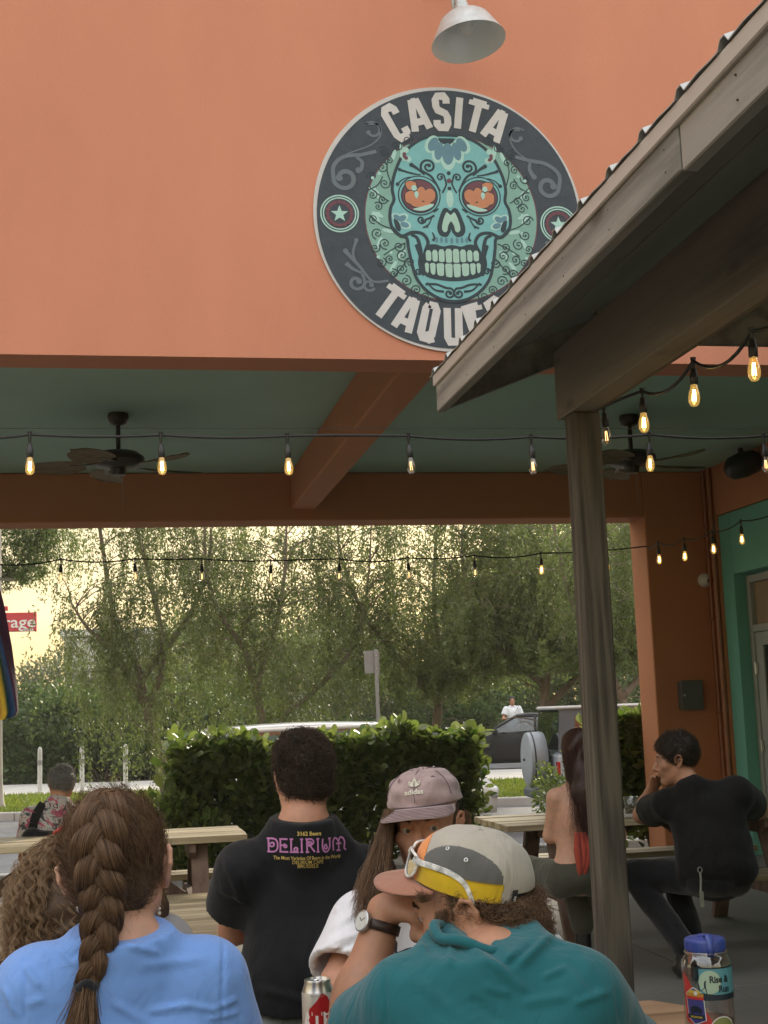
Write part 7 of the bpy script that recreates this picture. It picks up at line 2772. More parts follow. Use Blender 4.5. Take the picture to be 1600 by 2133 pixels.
# ------------------------------------------------------------------ the long haired man facing us in the mauve cap
def long_hair_man():
    Yh = 3.36
    h = npv(at(889, 1713, Y=Yh))
    t = thing('person', 'long haired person in a faded mauve cap and white t-shirt, facing the camera', 'person', (h[0] + .02, 3.55, 0))
    yaw = math.radians(200)                            # facing us, turned towards the picture's left
    fwd = V3(math.sin(yaw), math.cos(yaw), 0)
    fwd = V3(-.42, -.90, -.05)
    rt = np.cross(fwd, V3(0, 0, 1)); up = np.cross(rt, fwd)
    up = up + rt * .03 + V3(-.05, 0, 0)
    R = frame(up, rt)
    nb = h + V3(.045, .07, -.165)
    sl, sr = h + V3(.235, .09, -.235), h + V3(-.165, .02, -.240)        # his left = picture right
    chest = (sl + sr) / 2 + V3(0, .02, -.12)
    pel = V3(chest[0] + .02, 3.58, .54)
    eL, eR = sl + V3(.05, -.14, -.22), npv(at(706, 2050, Y=3.27))
    wL, wR = eL + V3(-.12, -.18, .02), eR + V3(.12, -.20, .05)
    wL[2] = wR[2] = .80
    T, RT = torso_prims(pel, chest, nb, sl, sr, 1.0, 1.0)
    HP, HS, HT = head_prims(h, R, 1.04, 1.1, 1.05)
    legs = []
    for q in (-1, 1):
        k_ = V3(pel[0] + q * .13, 3.20, .52)
        legs += [('c', pel + V3(q * .10, -.02, -.02), k_, .088, .06, .03), ('c', k_, V3(k_[0], 3.27, .09), .058, .04, .02)]
    solid('body', T + HP + ear_prims(h, R) + [('c', nb + V3(0, 0, -.03), h + R @ V3(0, -.01, -.05), .058, .058, .03)] + arm_prims(sl, eL, wL) + arm_prims(sr, eR, wR)
          + hand_prims(wL, wL - eL, (0, 0, -1), 1, .4, -1) + hand_prims(wR, wR - eR, (0, 0, -1), 1, .4, 1) + legs, SKIN_A, t, .0075, subs=HS, late=HT,
          fine=(h - V3(.13, .15, .15), h + V3(.13, .13, .10), .0028))
    eye(t, h, R, 1.04, look=(-.45, 1, -.05), iris=(.10, .075, .05))
    brow(t, h, R, H_DARK, 3, 1.04)
    a, b_, c = sleeve(sl, eL, .74, .068, .080)
    a2, b2, c2 = sleeve(sr, eR, .84, .068, .078)
    WHT = cloth('white_jersey', (.72, .72, .76), var=.04)
    fo = []
    for (x0, y0, x1, y1) in ((700, 1935, 760, 1890), (690, 1965, 770, 1935), (705, 2005, 780, 1990), (730, 1880, 775, 1850), (745, 1930, 790, 1960)):
        fo.append(('c', npv(at(x0, y0, Y=3.20)), npv(at(x1, y1, Y=3.24)), .008, .005, .02))
    shirt = solid('t_shirt', T + [('e', pel + V3(0, 0, .08), V3(.18, .13, .18), None, .05), a, a2, ('c', nb + V3(0, 0, -.06), nb + V3(0, 0, .01), .062, .056, .05)], WHT, t, .0062, .015, subs=[c, c2],
                  cuts=[(nb + V3(0, 0, .010), V3(0, -.5, 1), nb + V3(0, -.02, .06), .115), b_, b2], disp=folds(41, .0045, 17))
    crease(shirt, [(700, 1935, 765, 1885, 7, .009), (688, 1968, 775, 1938, 7, .009), (705, 2005, 780, 1985, 7, .008), (728, 1880, 775, 1850, 8, .008), (745, 1930, 790, 1965, 7, .007), (690, 1990, 740, 1960, 6, -.007), (700, 1900, 720, 1870, 7, .006), (800, 1960, 830, 2010, 9, .006)])
    ring = [nb + V3(.068 * math.cos(q), -.012 + .066 * math.sin(q), -.006 + .03 * math.sin(q)) for q in np.linspace(0, 2 * math.pi, 30)]
    MB().tube([Vector(q) for q in ring], .007, 8, caps=False).build('collar', WHT, shirt, True)
    dc = Decal(shirt, (0, 1, 0), .002)
    INK = mat('dark_print', (.03, .028, .04), rough=.8, var=.4, scale=90)
    v = [(.075 * (1 + .25 * math.sin(5 * q) + .12 * math.sin(13 * q)) * math.cos(q), .075 * (1 + .25 * math.sin(5 * q) + .12 * math.sin(13 * q)) * math.sin(q)) for q in np.linspace(0, 6.283, 91)[:-1]]
    v, f = v + [(.4 * x, .4 * y) for x, y in v], [(k, (k + 1) % 90, 90 + (k + 1) % 90, 90 + k) for k in range(90)]
    dc.put('chest_print', (v, f), at(838, 2052, Y=3.1), CR.copy(), CU.copy(), INK, shirt)
    solid('trousers', [(q[0], q[1], q[2], q[3], q[4] + .014, q[5]) for q in legs] + [('e', pel, V3(.17, .125, .1), None, .03)], cloth('khaki_cotton', (.13, .11, .08)), t, .014, .012)
    # beard, moustache
    rng = np.random.default_rng(8)
    L_ = lambda x, y, z: npv(h) + R @ (V3(x, y, z) * 1.04)
    cur = []
    for i in range(900):
        q = rng.choice((-1, 1)); u = rng.uniform(0, 1)
        p = L_(q * (.004 + .026 * u), .0975 - .010 * u * u, -.0575 - .012 * u ** 1.6)
        d = R @ V3(q * .6, .25, -.75) + rng.normal(0, .16, 3)
        cur.append([p + d * .014 * k for k in (0, .5, 1)])
    for i in range(1300):
        a_ = rng.normal(0, .42)
        p = L_(.021 * math.sin(a_ * 1.4), .089 - .006 * abs(a_), rng.uniform(-.122, -.088))
        d = R @ V3(a_ * .3, .35, -1) + rng.normal(0, .2, 3)
        cur.append([p + d * .022 * k for k in (0, .5, 1)])
    strands('beard', cur, H_DARK, t, .0005, .0002)
    cur = []
    for i in range(2600):
        q = rng.choice((-1, 1)); u = rng.uniform(0, 1)
        p = L_(q * (.062 - .040 * u ** 1.5) * 1.0, .010 + .066 * u, -.045 - .062 * u + rng.uniform(-.02, .02))
        d = R @ V3(q * .3, .2, -.5) + rng.normal(0, .3, 3)
        cur.append([p - d * .004, p + d * .004, p + d * .009])
    strands('stubble', cur, H_DARK, t, .00022, .0001)
    # long hair: sheets falling from under the cap
    vol = [('e', npv(h) + R @ V3(0, -.025, .0), V3(.083, .085, .10), R, 0)]
    pl = [(810, 1735, 3.36, .018), (804, 1780, 3.33, .022), (800, 1830, 3.29, .026), (788, 1868, 3.31, .022)]
    for (x0, y0, Y0, r0), (x1, y1, Y1, r1) in zip(pl, pl[1:]):
        vol.append(('c', npv(at(x0, y0, Y=Y0 + .03)), npv(at(x1, y1, Y=Y1 + .03)), r0, r1, .02))
    pr_ = [(965, 1735, 3.42, .022), (975, 1800, 3.44, .028), (985, 1870, 3.45, .028)]
    for (x0, y0, Y0, r0), (x1, y1, Y1, r1) in zip(pr_, pr_[1:]):
        vol.append(('c', npv(at(x0, y0, Y=Y0)), npv(at(x1, y1, Y=Y1)), r0, r1, .02))
    hair = solid('hair', vol, M_CURL, t, .006, 0, cuts=[(npv(h) + R @ V3(0, .020, 0), R @ V3(0, 1, .0), npv(h) + R @ V3(0, .09, .0), .085)], disp=folds(6, .003, 30))
    cur = []
    for i in range(4200):
        lf = rng.uniform() < .7
        u = rng.uniform(0, 1)
        if lf:
            s0 = npv(at(rng.uniform(806, 819), 1690 + 25 * u, Y=3.30 + .09 * u)); s0 = s0 + rng.normal(0, .004, 3)
            ex, ey, eY = rng.uniform(735, 830), rng.uniform(1850, 1925), 3.27 + rng.normal(0, .03)
            if rng.uniform() < .4:
                ex = rng.uniform(765, 822)
        else:
            s0 = npv(at(rng.uniform(950, 975), 1690 + 15 * u, Y=3.38 + .08 * u)) + rng.normal(0, .004, 3)
            ex, ey, eY = rng.uniform(960, 1015), rng.uniform(1840, 1900), 3.40 + rng.normal(0, .03)
        e_ = npv(at(ex, ey, Y=eY))
        k = 14
        q = np.linspace(0, 1, k)[:, None]
        mid = s0 * .5 + e_ * .5 + V3(-.022 if lf else .012, -.012, -.02)
        pts = (1 - q) ** 2 * s0 + 2 * q * (1 - q) * mid + q ** 2 * e_
        ph, fq, am = rng.uniform(0, 6.3), rng.uniform(1.2, 2.8), rng.uniform(.003, .011)
        pts = pts + np.concatenate([np.sin(q * fq * 6 + ph) * am * q, np.cos(q * fq * 5 + ph) * am * q, q * 0], 1)
        cur.append(pts)
    strands('hair_strands', cur, H_LONG, hair, .00042, .0002)
    # the cap
    MAUVE = cloth('mauve_canvas', (.335, .245, .245), var=.13, scale=30, bump=.4, c2=(.38, .285, .275))
    c = cap_frame(h, R, 1.04) + R @ V3(0, 0, .034)
    r = (.0925, .1085, .068)
    cap = cap_crown('cap', c, R, r, MAUVE, t, None, el0=-12, wob=.0028, seed=2)
    br, bv, bn, brw = cap_brim('brim', c, R, r, MAUVE, cap, .078, 66, .018, -.20)
    TH = cloth('stitch_thread', (.16, .11, .13))
    for j in range(2, 9):
        MB().tube([Vector(bv[j * bn + i]) + Vector((0, -.0004, .0022)) for i in range(2, bn - 2)], .0007, 4).build('stitching', TH, br)
    for az in (0, 60, 120, 180, -60, -120):
        MB().tube([Vector(cap_point(c, R, az, e, (r[0] + .0016, r[1] + .0016, r[2] + .0016))) for e in range(0, 90, 6)], .0011, 4).build('seam', TH, cap)
    MB().tube([Vector(cap_point(c, R, az, 0, (r[0] + .001, r[1] + .001, r[2])) + R @ V3(0, 0, -.011)) for az in range(-66, 68, 6)], .0015, 5).build('seam', TH, cap)
    q = cap_point(c, R, 0, 90, r)
    MB().lathe([(0, .006), (.006, .0045), (.008, .001), (.008, -.002)], c=q, n=14).build('button', MAUVE, cap, True)
    for az in (-38, 38):
        q = cap_point(c, R, az, 48, (r[0] + .002, r[1] + .002, r[2] + .002))
        d = q - c; d /= np.linalg.norm(d)
        M = Matrix.Translation(Vector(q)) @ Vector(d).to_track_quat('Z', 'Y').to_matrix().to_4x4()
        MB().lathe([(.0018, .0), (.0036, .001), (.005, 0)], n=14, M=M).build('eyelet', TH, cap, True)
    # three-leaf emblem with the name below, embroidered on the front
    PALE = cloth('pale_embroidery', (.62, .60, .50))
    dcp = Decal(cap, R @ V3(0, -1, -.35), .0035)
    o_ = Vector(npv(c) + R @ V3(0, r[1], .040))
    xv, yv = Vector(-R[:, 0]), Vector(R @ V3(0, -.35, 1)).normalized()
    def leaf(ang, ln, w):
        pts = [(0, 0), (-w * .8, ln * .35), (-w, ln * .6), (0, ln), (w, ln * .6), (w * .8, ln * .35)]
        ca, sa = math.cos(ang), math.sin(ang)
        return [(x * ca - y * sa, x * sa + y * ca) for x, y in pts]
    for ang, ln, w in ((0, .026, .0055), (.75, .022, .0055), (-.75, .022, .0055)):
        dcp.put('emblem_leaf', (leaf(ang, ln, w), [tuple(range(6))]), o_, xv, yv, PALE, cap)
    for k in range(3):
        dcp.put('emblem_bar', ([(-.013 + k * .001, .002 - k * .0028), (.013 - k * .001, .002 - k * .0028), (.013 - k * .001, .0034 - k * .0028), (-.013 + k * .001, .0034 - k * .0028)], [(0, 1, 2, 3)]), o_ + yv * .0085 , xv, yv, MAUVE if False else TH, cap)
    v, f = text_mesh('adidas', .0185, 1.05, .0004)
    dcp.put('lettering', (v, f), o_ - yv * .013, xv, yv, PALE, cap)


long_hair_man()


# ------------------------------------------------------------------ the man in teal: back to us, head turned to the left, hand at his brow
def teal_man():
    Yh = 2.36
    h = npv(at(978, 1870, Y=Yh))
    t = thing('person', 'person in teal t-shirt and striped panel cap with one hand to the forehead', 'person', (h[0] + .04, 2.15, 0))
    fwd = V3(-.85, .48, -.27); fwd /= np.linalg.norm(fwd)
    up0 = V3(-.05, -.13, 1)
    rt = np.cross(fwd, up0); rt /= np.linalg.norm(rt)
    R = frame(np.cross(rt, fwd), rt)
    nb = npv(at(1030, 2000, Y=2.24))
    sl, sr = npv(at(862, 2094, Y=2.24)), npv(at(1196, 2080, Y=2.18))
    chest = (sl + sr) / 2 + V3(0, .0, -.12)
    pel = V3(chest[0] + .01, 2.08, .54)
    eL = npv(at(722, 2200, Y=2.44)); eR = npv(at(1285, 2210, Y=2.36))
    wL = npv(at(800, 1897, Y=2.47)); wR = eR + V3(-.18, .18, 0)
    eL[2] = max(eL[2], .80); eR[2] = max(eR[2], .80); wR[2] = .80
    T, RT = torso_prims(pel, chest, nb, sl, sr, 1.02, 1.02, 1.05)
    HP, HS, HT = head_prims(h, R, 1.02, 1.1)
    tilt_ = .50
    ca_, sa_ = math.cos(tilt_), math.sin(tilt_)                     # the cap is worn tipped back
    RC = R @ np.array(((1, 0, 0), (0, ca_, -sa_), (0, sa_, ca_)))
    cc = cap_frame(h, R, 1.02) + R @ V3(0, .004, .021) + npv(CR) * .018 - npv(CU) * .013
    # left hand: knuckles up under the brim, fingertips on the brow
    brow_p = h + R @ V3(-.030, .095, .020)
    hd = hand_prims(wL, npv(at(868, 1868, Y=2.45)) - wL, V3(.42, .15, -.9), 1.03, .55, -1, .02)
    legs = []
    for q in (-1, 1):
        k_ = V3(pel[0] + q * .18, 2.52, .52)
        legs += [('c', pel + V3(q * .10, 0, -.02), k_, .092, .064, .03), ('c', k_, V3(k_[0], 2.46, .09), .06, .042, .02)]
    body = solid('body', T + HP + ear_prims(h, R, 1.06) + [('c', nb + V3(0, .03, -.05), h + R @ V3(0, -.015, -.05), .066, .060, .04)]
                 + [('c', sl, eL, .058, .046, .03), ('c', eL, eL * .58 + wL * .42, .050, .047, .02), ('c', eL * .6 + wL * .4, wL, .047, .0285, .03)] + arm_prims(sr, eR, wR, 1.1)
                 + hd + hand_prims(wR, wR - eR, (0, 0, -1), 1, .3, -1) + legs, SKIN_B, t, .0062, subs=HS, late=HT,
                 cuts=[(cc + RC[:, 2] * .035, RC[:, 2], h, .22)],
                 fine=(npv(at(770, 1960, Y=2.36)) - V3(0, .08, 0), npv(at(1050, 1790, Y=2.52)) + V3(0, .06, 0), .0026))
    eye(t, h, R, 1.02, look=(0, 1, -.3))
    brow(t, h, R, H_DARK, 5, 1.02)
    a, b_, c = sleeve(sl, eL, .62, .066, .074)
    a2, b2, c2 = sleeve(sr, eR, .92, .068, .076)
    TEALC = cloth('teal_jersey', (.013, .112, .132), var=.05, sheen=.2)
    fo = []
    for (x0, y0, x1, y1, r) in ((935, 1945, 1000, 1990, .010), (1000, 1990, 1065, 2015, .008), (1090, 1960, 1060, 2010, .009), (1130, 1965, 1180, 2010, .010), (905, 1960, 930, 2020, .008),
                                (1000, 2040, 1110, 2090, .006), (930, 2050, 980, 2110, .006), (1130, 2040, 1230, 2075, .006), (860, 2000, 850, 2080, .006)):
        p0, p1 = npv(at(x0, y0, Y=2.20)), npv(at(x1, y1, Y=2.17))
        fo.append(('c', p0, p1, r, r * .7, .022))
    shirt = solid('t_shirt', T + [('e', pel + V3(0, -.01, .10), V3(.19, .14, .2), None, .06), a, a2, ('e', nb + V3(0, .0, -.025), V3(.105, .080, .06), None, .05), ('c', nb + V3(0, 0, -.09), nb + V3(-.02, .03, .05), .076, .068, .05)], TEALC, t, .0056, .017,
                  subs=[c, c2], cuts=[(nb + V3(0, -.02, .040), V3(-.15, -.25, 1), nb + V3(0, 0, .12), .115), b_, b2], disp=folds(51, .0042, 12), late=[])
    crease(shirt, [(958, 1922, 1055, 2003, 13, -.009), (935, 1935, 1010, 2000, 12, .007), (1085, 2006, 1150, 1946, 13, .008), (1110, 1962, 1062, 2010, 10, -.007), (1030, 2006, 1092, 2064, 12, .006), (1010, 2054, 1060, 2072, 10, .005),
                   (1132, 2036, 1176, 2018, 9, .006), (1150, 1955, 1210, 1976, 12, .006), (800, 2020, 806, 2133, 5, -.004), (1284, 2062, 1292, 2133, 5, -.004), (940, 1950, 938, 2010, 10, .006), (1090, 2090, 1180, 2075, 14, .005),
                   (880, 2050, 960, 2120, 16, .004), (1190, 2000, 1240, 2060, 14, -.005), (985, 2080, 1040, 2128, 14, -.004), (1200, 2090, 1262, 2068, 10, .005)])
    # standing, crumpled neckband
    ring = []
    for q in np.linspace(0, 2 * math.pi, 48):
        ring.append(nb + V3(.076 * math.cos(q) - .018, .020 + .068 * math.sin(q), .037 + .010 * math.sin(q) - .012 * math.cos(q) + .004 * math.sin(5 * q)))
    MB().tube([Vector(q) for q in ring], .0095, 8, caps=False).build('collar', TEALC, shirt, True)
    solid('shorts', [('e', pel, V3(.185, .14, .12), None, 0)] + [(q[0], q[1], q[2], q[3] + .01, q[4] + .03, q[5]) for q in legs if q[3] > .08], cloth('navy_shorts', (.03, .04, .07)), t, .012, .012)
    # hair under the cap
    hair = hair_shell('hair', h, R, M_BROWN, t, 1.02, .006, cuts=[(h + R @ V3(0, -.03, -.085), R @ V3(0, .5, -1)), (h + R @ V3(0, .008, -.0), R @ V3(0, 1, -.15)), (cc - RC[:, 2] * .012, RC @ V3(0, -.0, 1))],
                      extra=[('e', h + R @ V3(0, -.072, -.045), V3(.062, .032, .05), R, .03), ('e', h + R @ V3(-.040, -.058, -.060), V3(.032, .036, .045), R, .03), ('e', h + R @ V3(.0, -.075, -.075), V3(.05, .03, .04), R, .03)], seed=14, bumps=.003)
    short_hair('hair_strands', h, R, 7000, .026, H_BROWN, hair, 15, curl=.006, flow=(0, -.35, -.75), s=1.02, r=.0005, freq=(2.5, 6))
    rng = np.random.default_rng(7)
    L_ = lambda x, y, z: npv(h) + R @ (V3(x, y, z) * 1.02)
    cur = []
    for i in range(1500):                                # sideburn and stubble
        u = rng.uniform(0, 1)
        p = L_(-.0735 + .010 * u, .020 + .022 * rng.uniform(0, 1) + .02 * u, .01 - .075 * u)
        d = R @ V3(-.3, .3, -.8) + rng.normal(0, .3, 3)
        ln = .011 if u < .45 else .005
        cur.append([p, p + d * ln * .5, p + d * ln])
    for i in range(1500):
        u = rng.uniform(0, 1)
        p = L_(-.064 + .05 * u ** 1.6, .012 + .066 * u, -.055 - .055 * u + rng.uniform(-.012, .02))
        d = R @ V3(-.4, .3, -.6) + rng.normal(0, .3, 3)
        cur.append([p, p + d * .003, p + d * .006])
    strands('stubble', cur, H_BROWN, t, .0003, .00012)
    tuft = []
    for i in range(60):
        p = L_(-.082, .048 + rng.normal(0, .004), .030)
        d = R @ V3(-.35, .25, .9) + rng.normal(0, .25, 3)
        tuft.append([p, p + d * .010, p + d * .020 + rng.normal(0, .002, 3)])
    strands('hair_tuft', tuft, H_BROWN, hair, .0005, .0002)
    # cap: side panels, yellow band, cream top, rust brim
    R, c = RC, cc
    r = (.092, .107, .085)
    CREAM = cloth('cream_nylon', (.39, .365, .31), var=.04, bump=.15)
    GREYP = cloth('grey_nylon', (.11, .11, .105), var=.05, bump=.15)
    YELP = cloth('yellow_nylon', (.60, .40, .018), var=.06, bump=.25)
    RUSTP = cloth('rust_nylon', (.33, .155, .105), var=.05, bump=.15)
    ORNP = cloth('orange_nylon', (.70, .26, .08), var=.04, bump=.15)
    zb_ = lambda y: .018 + .0
    inband = lambda y, z, az, el: z < .020 + .000 * y and -.066 < y < .088
    ingrey = lambda y, z, az, el: z >= .020 and ((y - .010) / .074) ** 2 + ((z - .020) / .046) ** 2 < 1
    inorn = lambda y, z, az, el: (y > .080 and .02 <= z < .06) or (y > .088 and z < .02)
    inopen = lambda y, z, az, el: y < -.078 and (z + .030) < .034 - 0 * y and abs(az) > 140
    cap = cap_crown('cap', c, R, r, CREAM, t, lambda y, z, az, el: not (inband(y, z, az, el) or ingrey(y, z, az, el) or inorn(y, z, az, el) or inopen(y, z, az, el)), n_az=200, n_el=70, wob=.0008, el0=-8)
    cap_crown('side_panel', c, R, r, GREYP, cap, ingrey, lift=.0006, n_az=240, n_el=90, wob=.0008)
    cap_crown('yellow_band', c, R, r, YELP, cap, lambda *q: inband(*q) and not inorn(*q), lift=.0010, n_az=240, n_el=90, el0=-8, wob=.0012)
    cap_crown('front_panel', c, R, r, ORNP, cap, inorn, lift=.0008, n_az=200, n_el=70, wob=.0008)
    cap_brim('brim', c, R, r, RUSTP, cap, .066, 62, .008, -.40)
    BLKW = cloth('black_webbing', (.012, .012, .013))
    vs, fs = [], []
    for i in range(13):
        az = 140 + 80 * i / 12
        for dz in (-.026, .006):
            vs.append(tuple(cap_point(c, R, az, 0, (r[0] - .003, r[1] - .004, r[2])) + R @ V3(0, 0, dz)))
    fs = [(2 * i, 2 * i + 1, 2 * i + 3, 2 * i + 2) for i in range(12)]
    st_ = MB().add(vs, fs).build('strap', BLKW, cap, True)
    md = st_.modifiers.new('thick', 'SOLIDIFY'); md.thickness = .003
    tg = [cap_point(c, R, -(142 + 4 * 0), 0, (r[0] + .001, r[1] + .001, r[2])) + R @ V3(0, 0, z) for z in (-.020, .012)]
    q0 = cap_point(c, R, -141, 0, (r[0] + .0030, r[1] + .0030, r[2])) + R @ V3(0, 0, -.006)
    dn = q0 - c; dn -= R[:, 2] * dn.dot(R[:, 2]); dn /= np.linalg.norm(dn)
    v, f = text_mesh('ciele', .0085, 1.1, .0004)
    xx = Vector(R[:, 2]); yy = Vector(np.cross(dn, R[:, 2]))
    if yy.dot(Vector(R[:, 1])) > 0:
        yy = -yy
    tab = MB().add([Vector(q0 - dn * .0006) + xx * a_ + yy * b__ for a_, b__ in ((-.019, -.0065), (.019, -.0065), (.019, .0065), (-.019, .0065))], [(0, 1, 2, 3)]).build('label_tab', BLKW, cap)
    MB().add([Vector(q0 + dn * .0004) + xx * a_ + yy * -b__ for a_, b__ in v], f).build('lettering', mat('label_white', (.6, .6, .6), rough=.7), tab)
    for az_, z_ in ((-62, .058), (-88, .050)):
        e_ = math.degrees(math.asin(z_ / r[2]))
        q = cap_point(c, R, az_, e_, (r[0] + .0012, r[1] + .0012, r[2] + .0012))
        d = q - c; d /= np.linalg.norm(d)
        M = Matrix.Translation(Vector(q)) @ Vector(d).to_track_quat('Z', 'Y').to_matrix().to_4x4()
        MB().lathe([(.0016, .0004), (.0028, .0014), (.0042, .0)], n=16, M=M).build('eyelet', STEEL, cap, True)
    # stitched edges along the yellow band
    for z_ in (.020, -.0105):
        MB().tube([Vector(cap_point(c, R, az, math.degrees(math.asin(max(z_, 0) / r[2])), (r[0] + .0018, r[1] + .0018, r[2] + .001)) + R @ V3(0, 0, min(z_, 0))) for az in range(-128, -36, 4)], .0007, 4).build('stitching', cloth('yellow_thread', (.35, .22, .01)), cap)
    # watch on the raised wrist
    fa = wL - eL; fa /= np.linalg.norm(fa)
    wc = wL - fa * .028
    LEATH = mat('brown_leather', (.035, .018, .013), rough=.5, var=.2, scale=40, bump=.3, bscale=200)
    v1 = np.cross(fa, V3(0, 1, 0)); v1 /= np.linalg.norm(v1)
    v2 = np.cross(fa, v1)
    rw = .0345
    vs, fs = [], []
    for i in range(33):
        q = 2 * math.pi * i / 32
        for dz in (-.009, .009):
            vs.append(tuple(wc + (v1 * math.cos(q) + v2 * math.sin(q)) * rw + fa * dz))
    fs = [(2 * i, 2 * i + 1, 2 * i + 3, 2 * i + 2) for i in range(32)]
    wt = MB().add(vs, fs).build('watch', LEATH, t, True)
    md = wt.modifiers.new('thick', 'SOLIDIFY'); md.thickness = .0026; md.offset = 1
    dd = v1 if v1[0] < 0 else -v1
    dd = dd + V3(0, -.45, .15); dd -= fa * dd.dot(fa); dd /= np.linalg.norm(dd)
    M = Matrix.Translation(Vector(wc + dd * (rw + .001))) @ Vector(dd).to_track_quat('Z', 'Y').to_matrix().to_4x4()
    MB().lathe([(0, 0), (.0185, 0), (.0195, .002), (.0195, .007), (.0170, .0085), (.0165, .0075)], n=32, M=M).build('case', STEEL, wt, True, 40)
    MB().lathe([(0, .0076), (.0165, .0076)], n=32, M=M).build('dial', mat('pale_dial', (.6, .6, .56), rough=.3), wt)
    b = MB()
    for q, L in ((.6, .011), (2.4, .008)):
        b.beam(M @ Vector((0, 0, .0081)), M @ Vector((L * math.cos(q), L * math.sin(q), .0081)), .0012, .0006, bev=0)
    b.build('hands', BLACKPL, wt)
    # sunglasses pushed up on the cap: a separate thing
    g = thing('sunglasses', 'white patterned sunglasses resting on the brim and side of the striped cap', 'sunglasses', tuple(c + R @ V3(0, .11, .03)))
    FRM = mat('white_frame_print', (.58, .58, .55), rough=.3, var=.55, scale=70, c2=(.62, .62, .60))
    LENS = glass('smoky_lens', (.28, .27, .25), mixf=.15)
    o = c + R @ V3(0, .098, .012)
    for q in (-1, 1):
        pts = [(q * .010, -.008), (q * .012, .016), (q * .030, .020), (q * .058, .018), (q * .064, .010), (q * .060, -.012), (q * .046, -.023), (q * .026, -.022)]
        loop = smooth(pts, 4, True)
        W3 = [Vector(o + R @ V3(x, -.9 * x * x / .13 + .020 - .10 * z, z)) for x, z in loop]
        b = MB().tube(W3 + [W3[0]], .0027, 7, caps=False)
        b.build('rim', FRM, g, True)
        MB().add([tuple(p) for p in W3], [tuple(range(len(W3)))]).build('lens', LENS, g)
        hinge = np.array(W3[int(len(W3) * .5)]) * .0 + (o + R @ V3(q * .066, -.012, .013))
        P_ = [hinge + R @ V3(q * -.004, .012, .003), hinge, hinge + R @ V3(q * .014, -.030, .002), hinge + R @ V3(q * .022, -.062, .0), hinge + R @ V3(q * .026, -.088, -.010), hinge + R @ V3(q * .026, -.104, -.032), hinge + R @ V3(q * .025, -.109, -.046)]
        vs, fs = [], []
        Ps = smooth3d(P_, 5)
        for i, p in enumerate(Ps):
            hw = .0052 * (1 - .35 * i / len(Ps))
            t3 = Ps[min(i + 1, len(Ps) - 1)] - Ps[max(i - 1, 0)]; t3 /= np.linalg.norm(t3)
            wv = np.cross(R[:, 0] * q, t3); wv /= np.linalg.norm(wv)
            for sx_, sw_ in ((0, -1), (0, 1), (.0034, 1), (.0034, -1)):
                vs.append(tuple(p + wv * hw * sw_ + R[:, 0] * q * sx_))
        n = len(Ps)
        for i in range(n - 1):
            for k in range(4):
                fs.append((i * 4 + k, i * 4 + (k + 1) % 4, (i + 1) * 4 + (k + 1) % 4, (i + 1) * 4 + k))
        fs += [(0, 1, 2, 3), tuple((n - 1) * 4 + k for k in (3, 2, 1, 0))]
        MB().add(vs, fs).build('temple', FRM, g, True, 50)
    MB().tube([Vector(o + R @ V3(x, .020 - .9 * x * x / .13 + .0, .012 - abs(x) * .1)) for x in (-.012, -.006, 0, .006, .012)], .0032, 7).build('bridge', FRM, g, True)


def smooth3d(P, m):
    out = []
    P = [npv(p) for p in P]
    for i in range(len(P) - 1):
        for k in range(m):
            out.append(smooth3(P, i + k / m))
    out.append(P[-1])
    return out


teal_man()
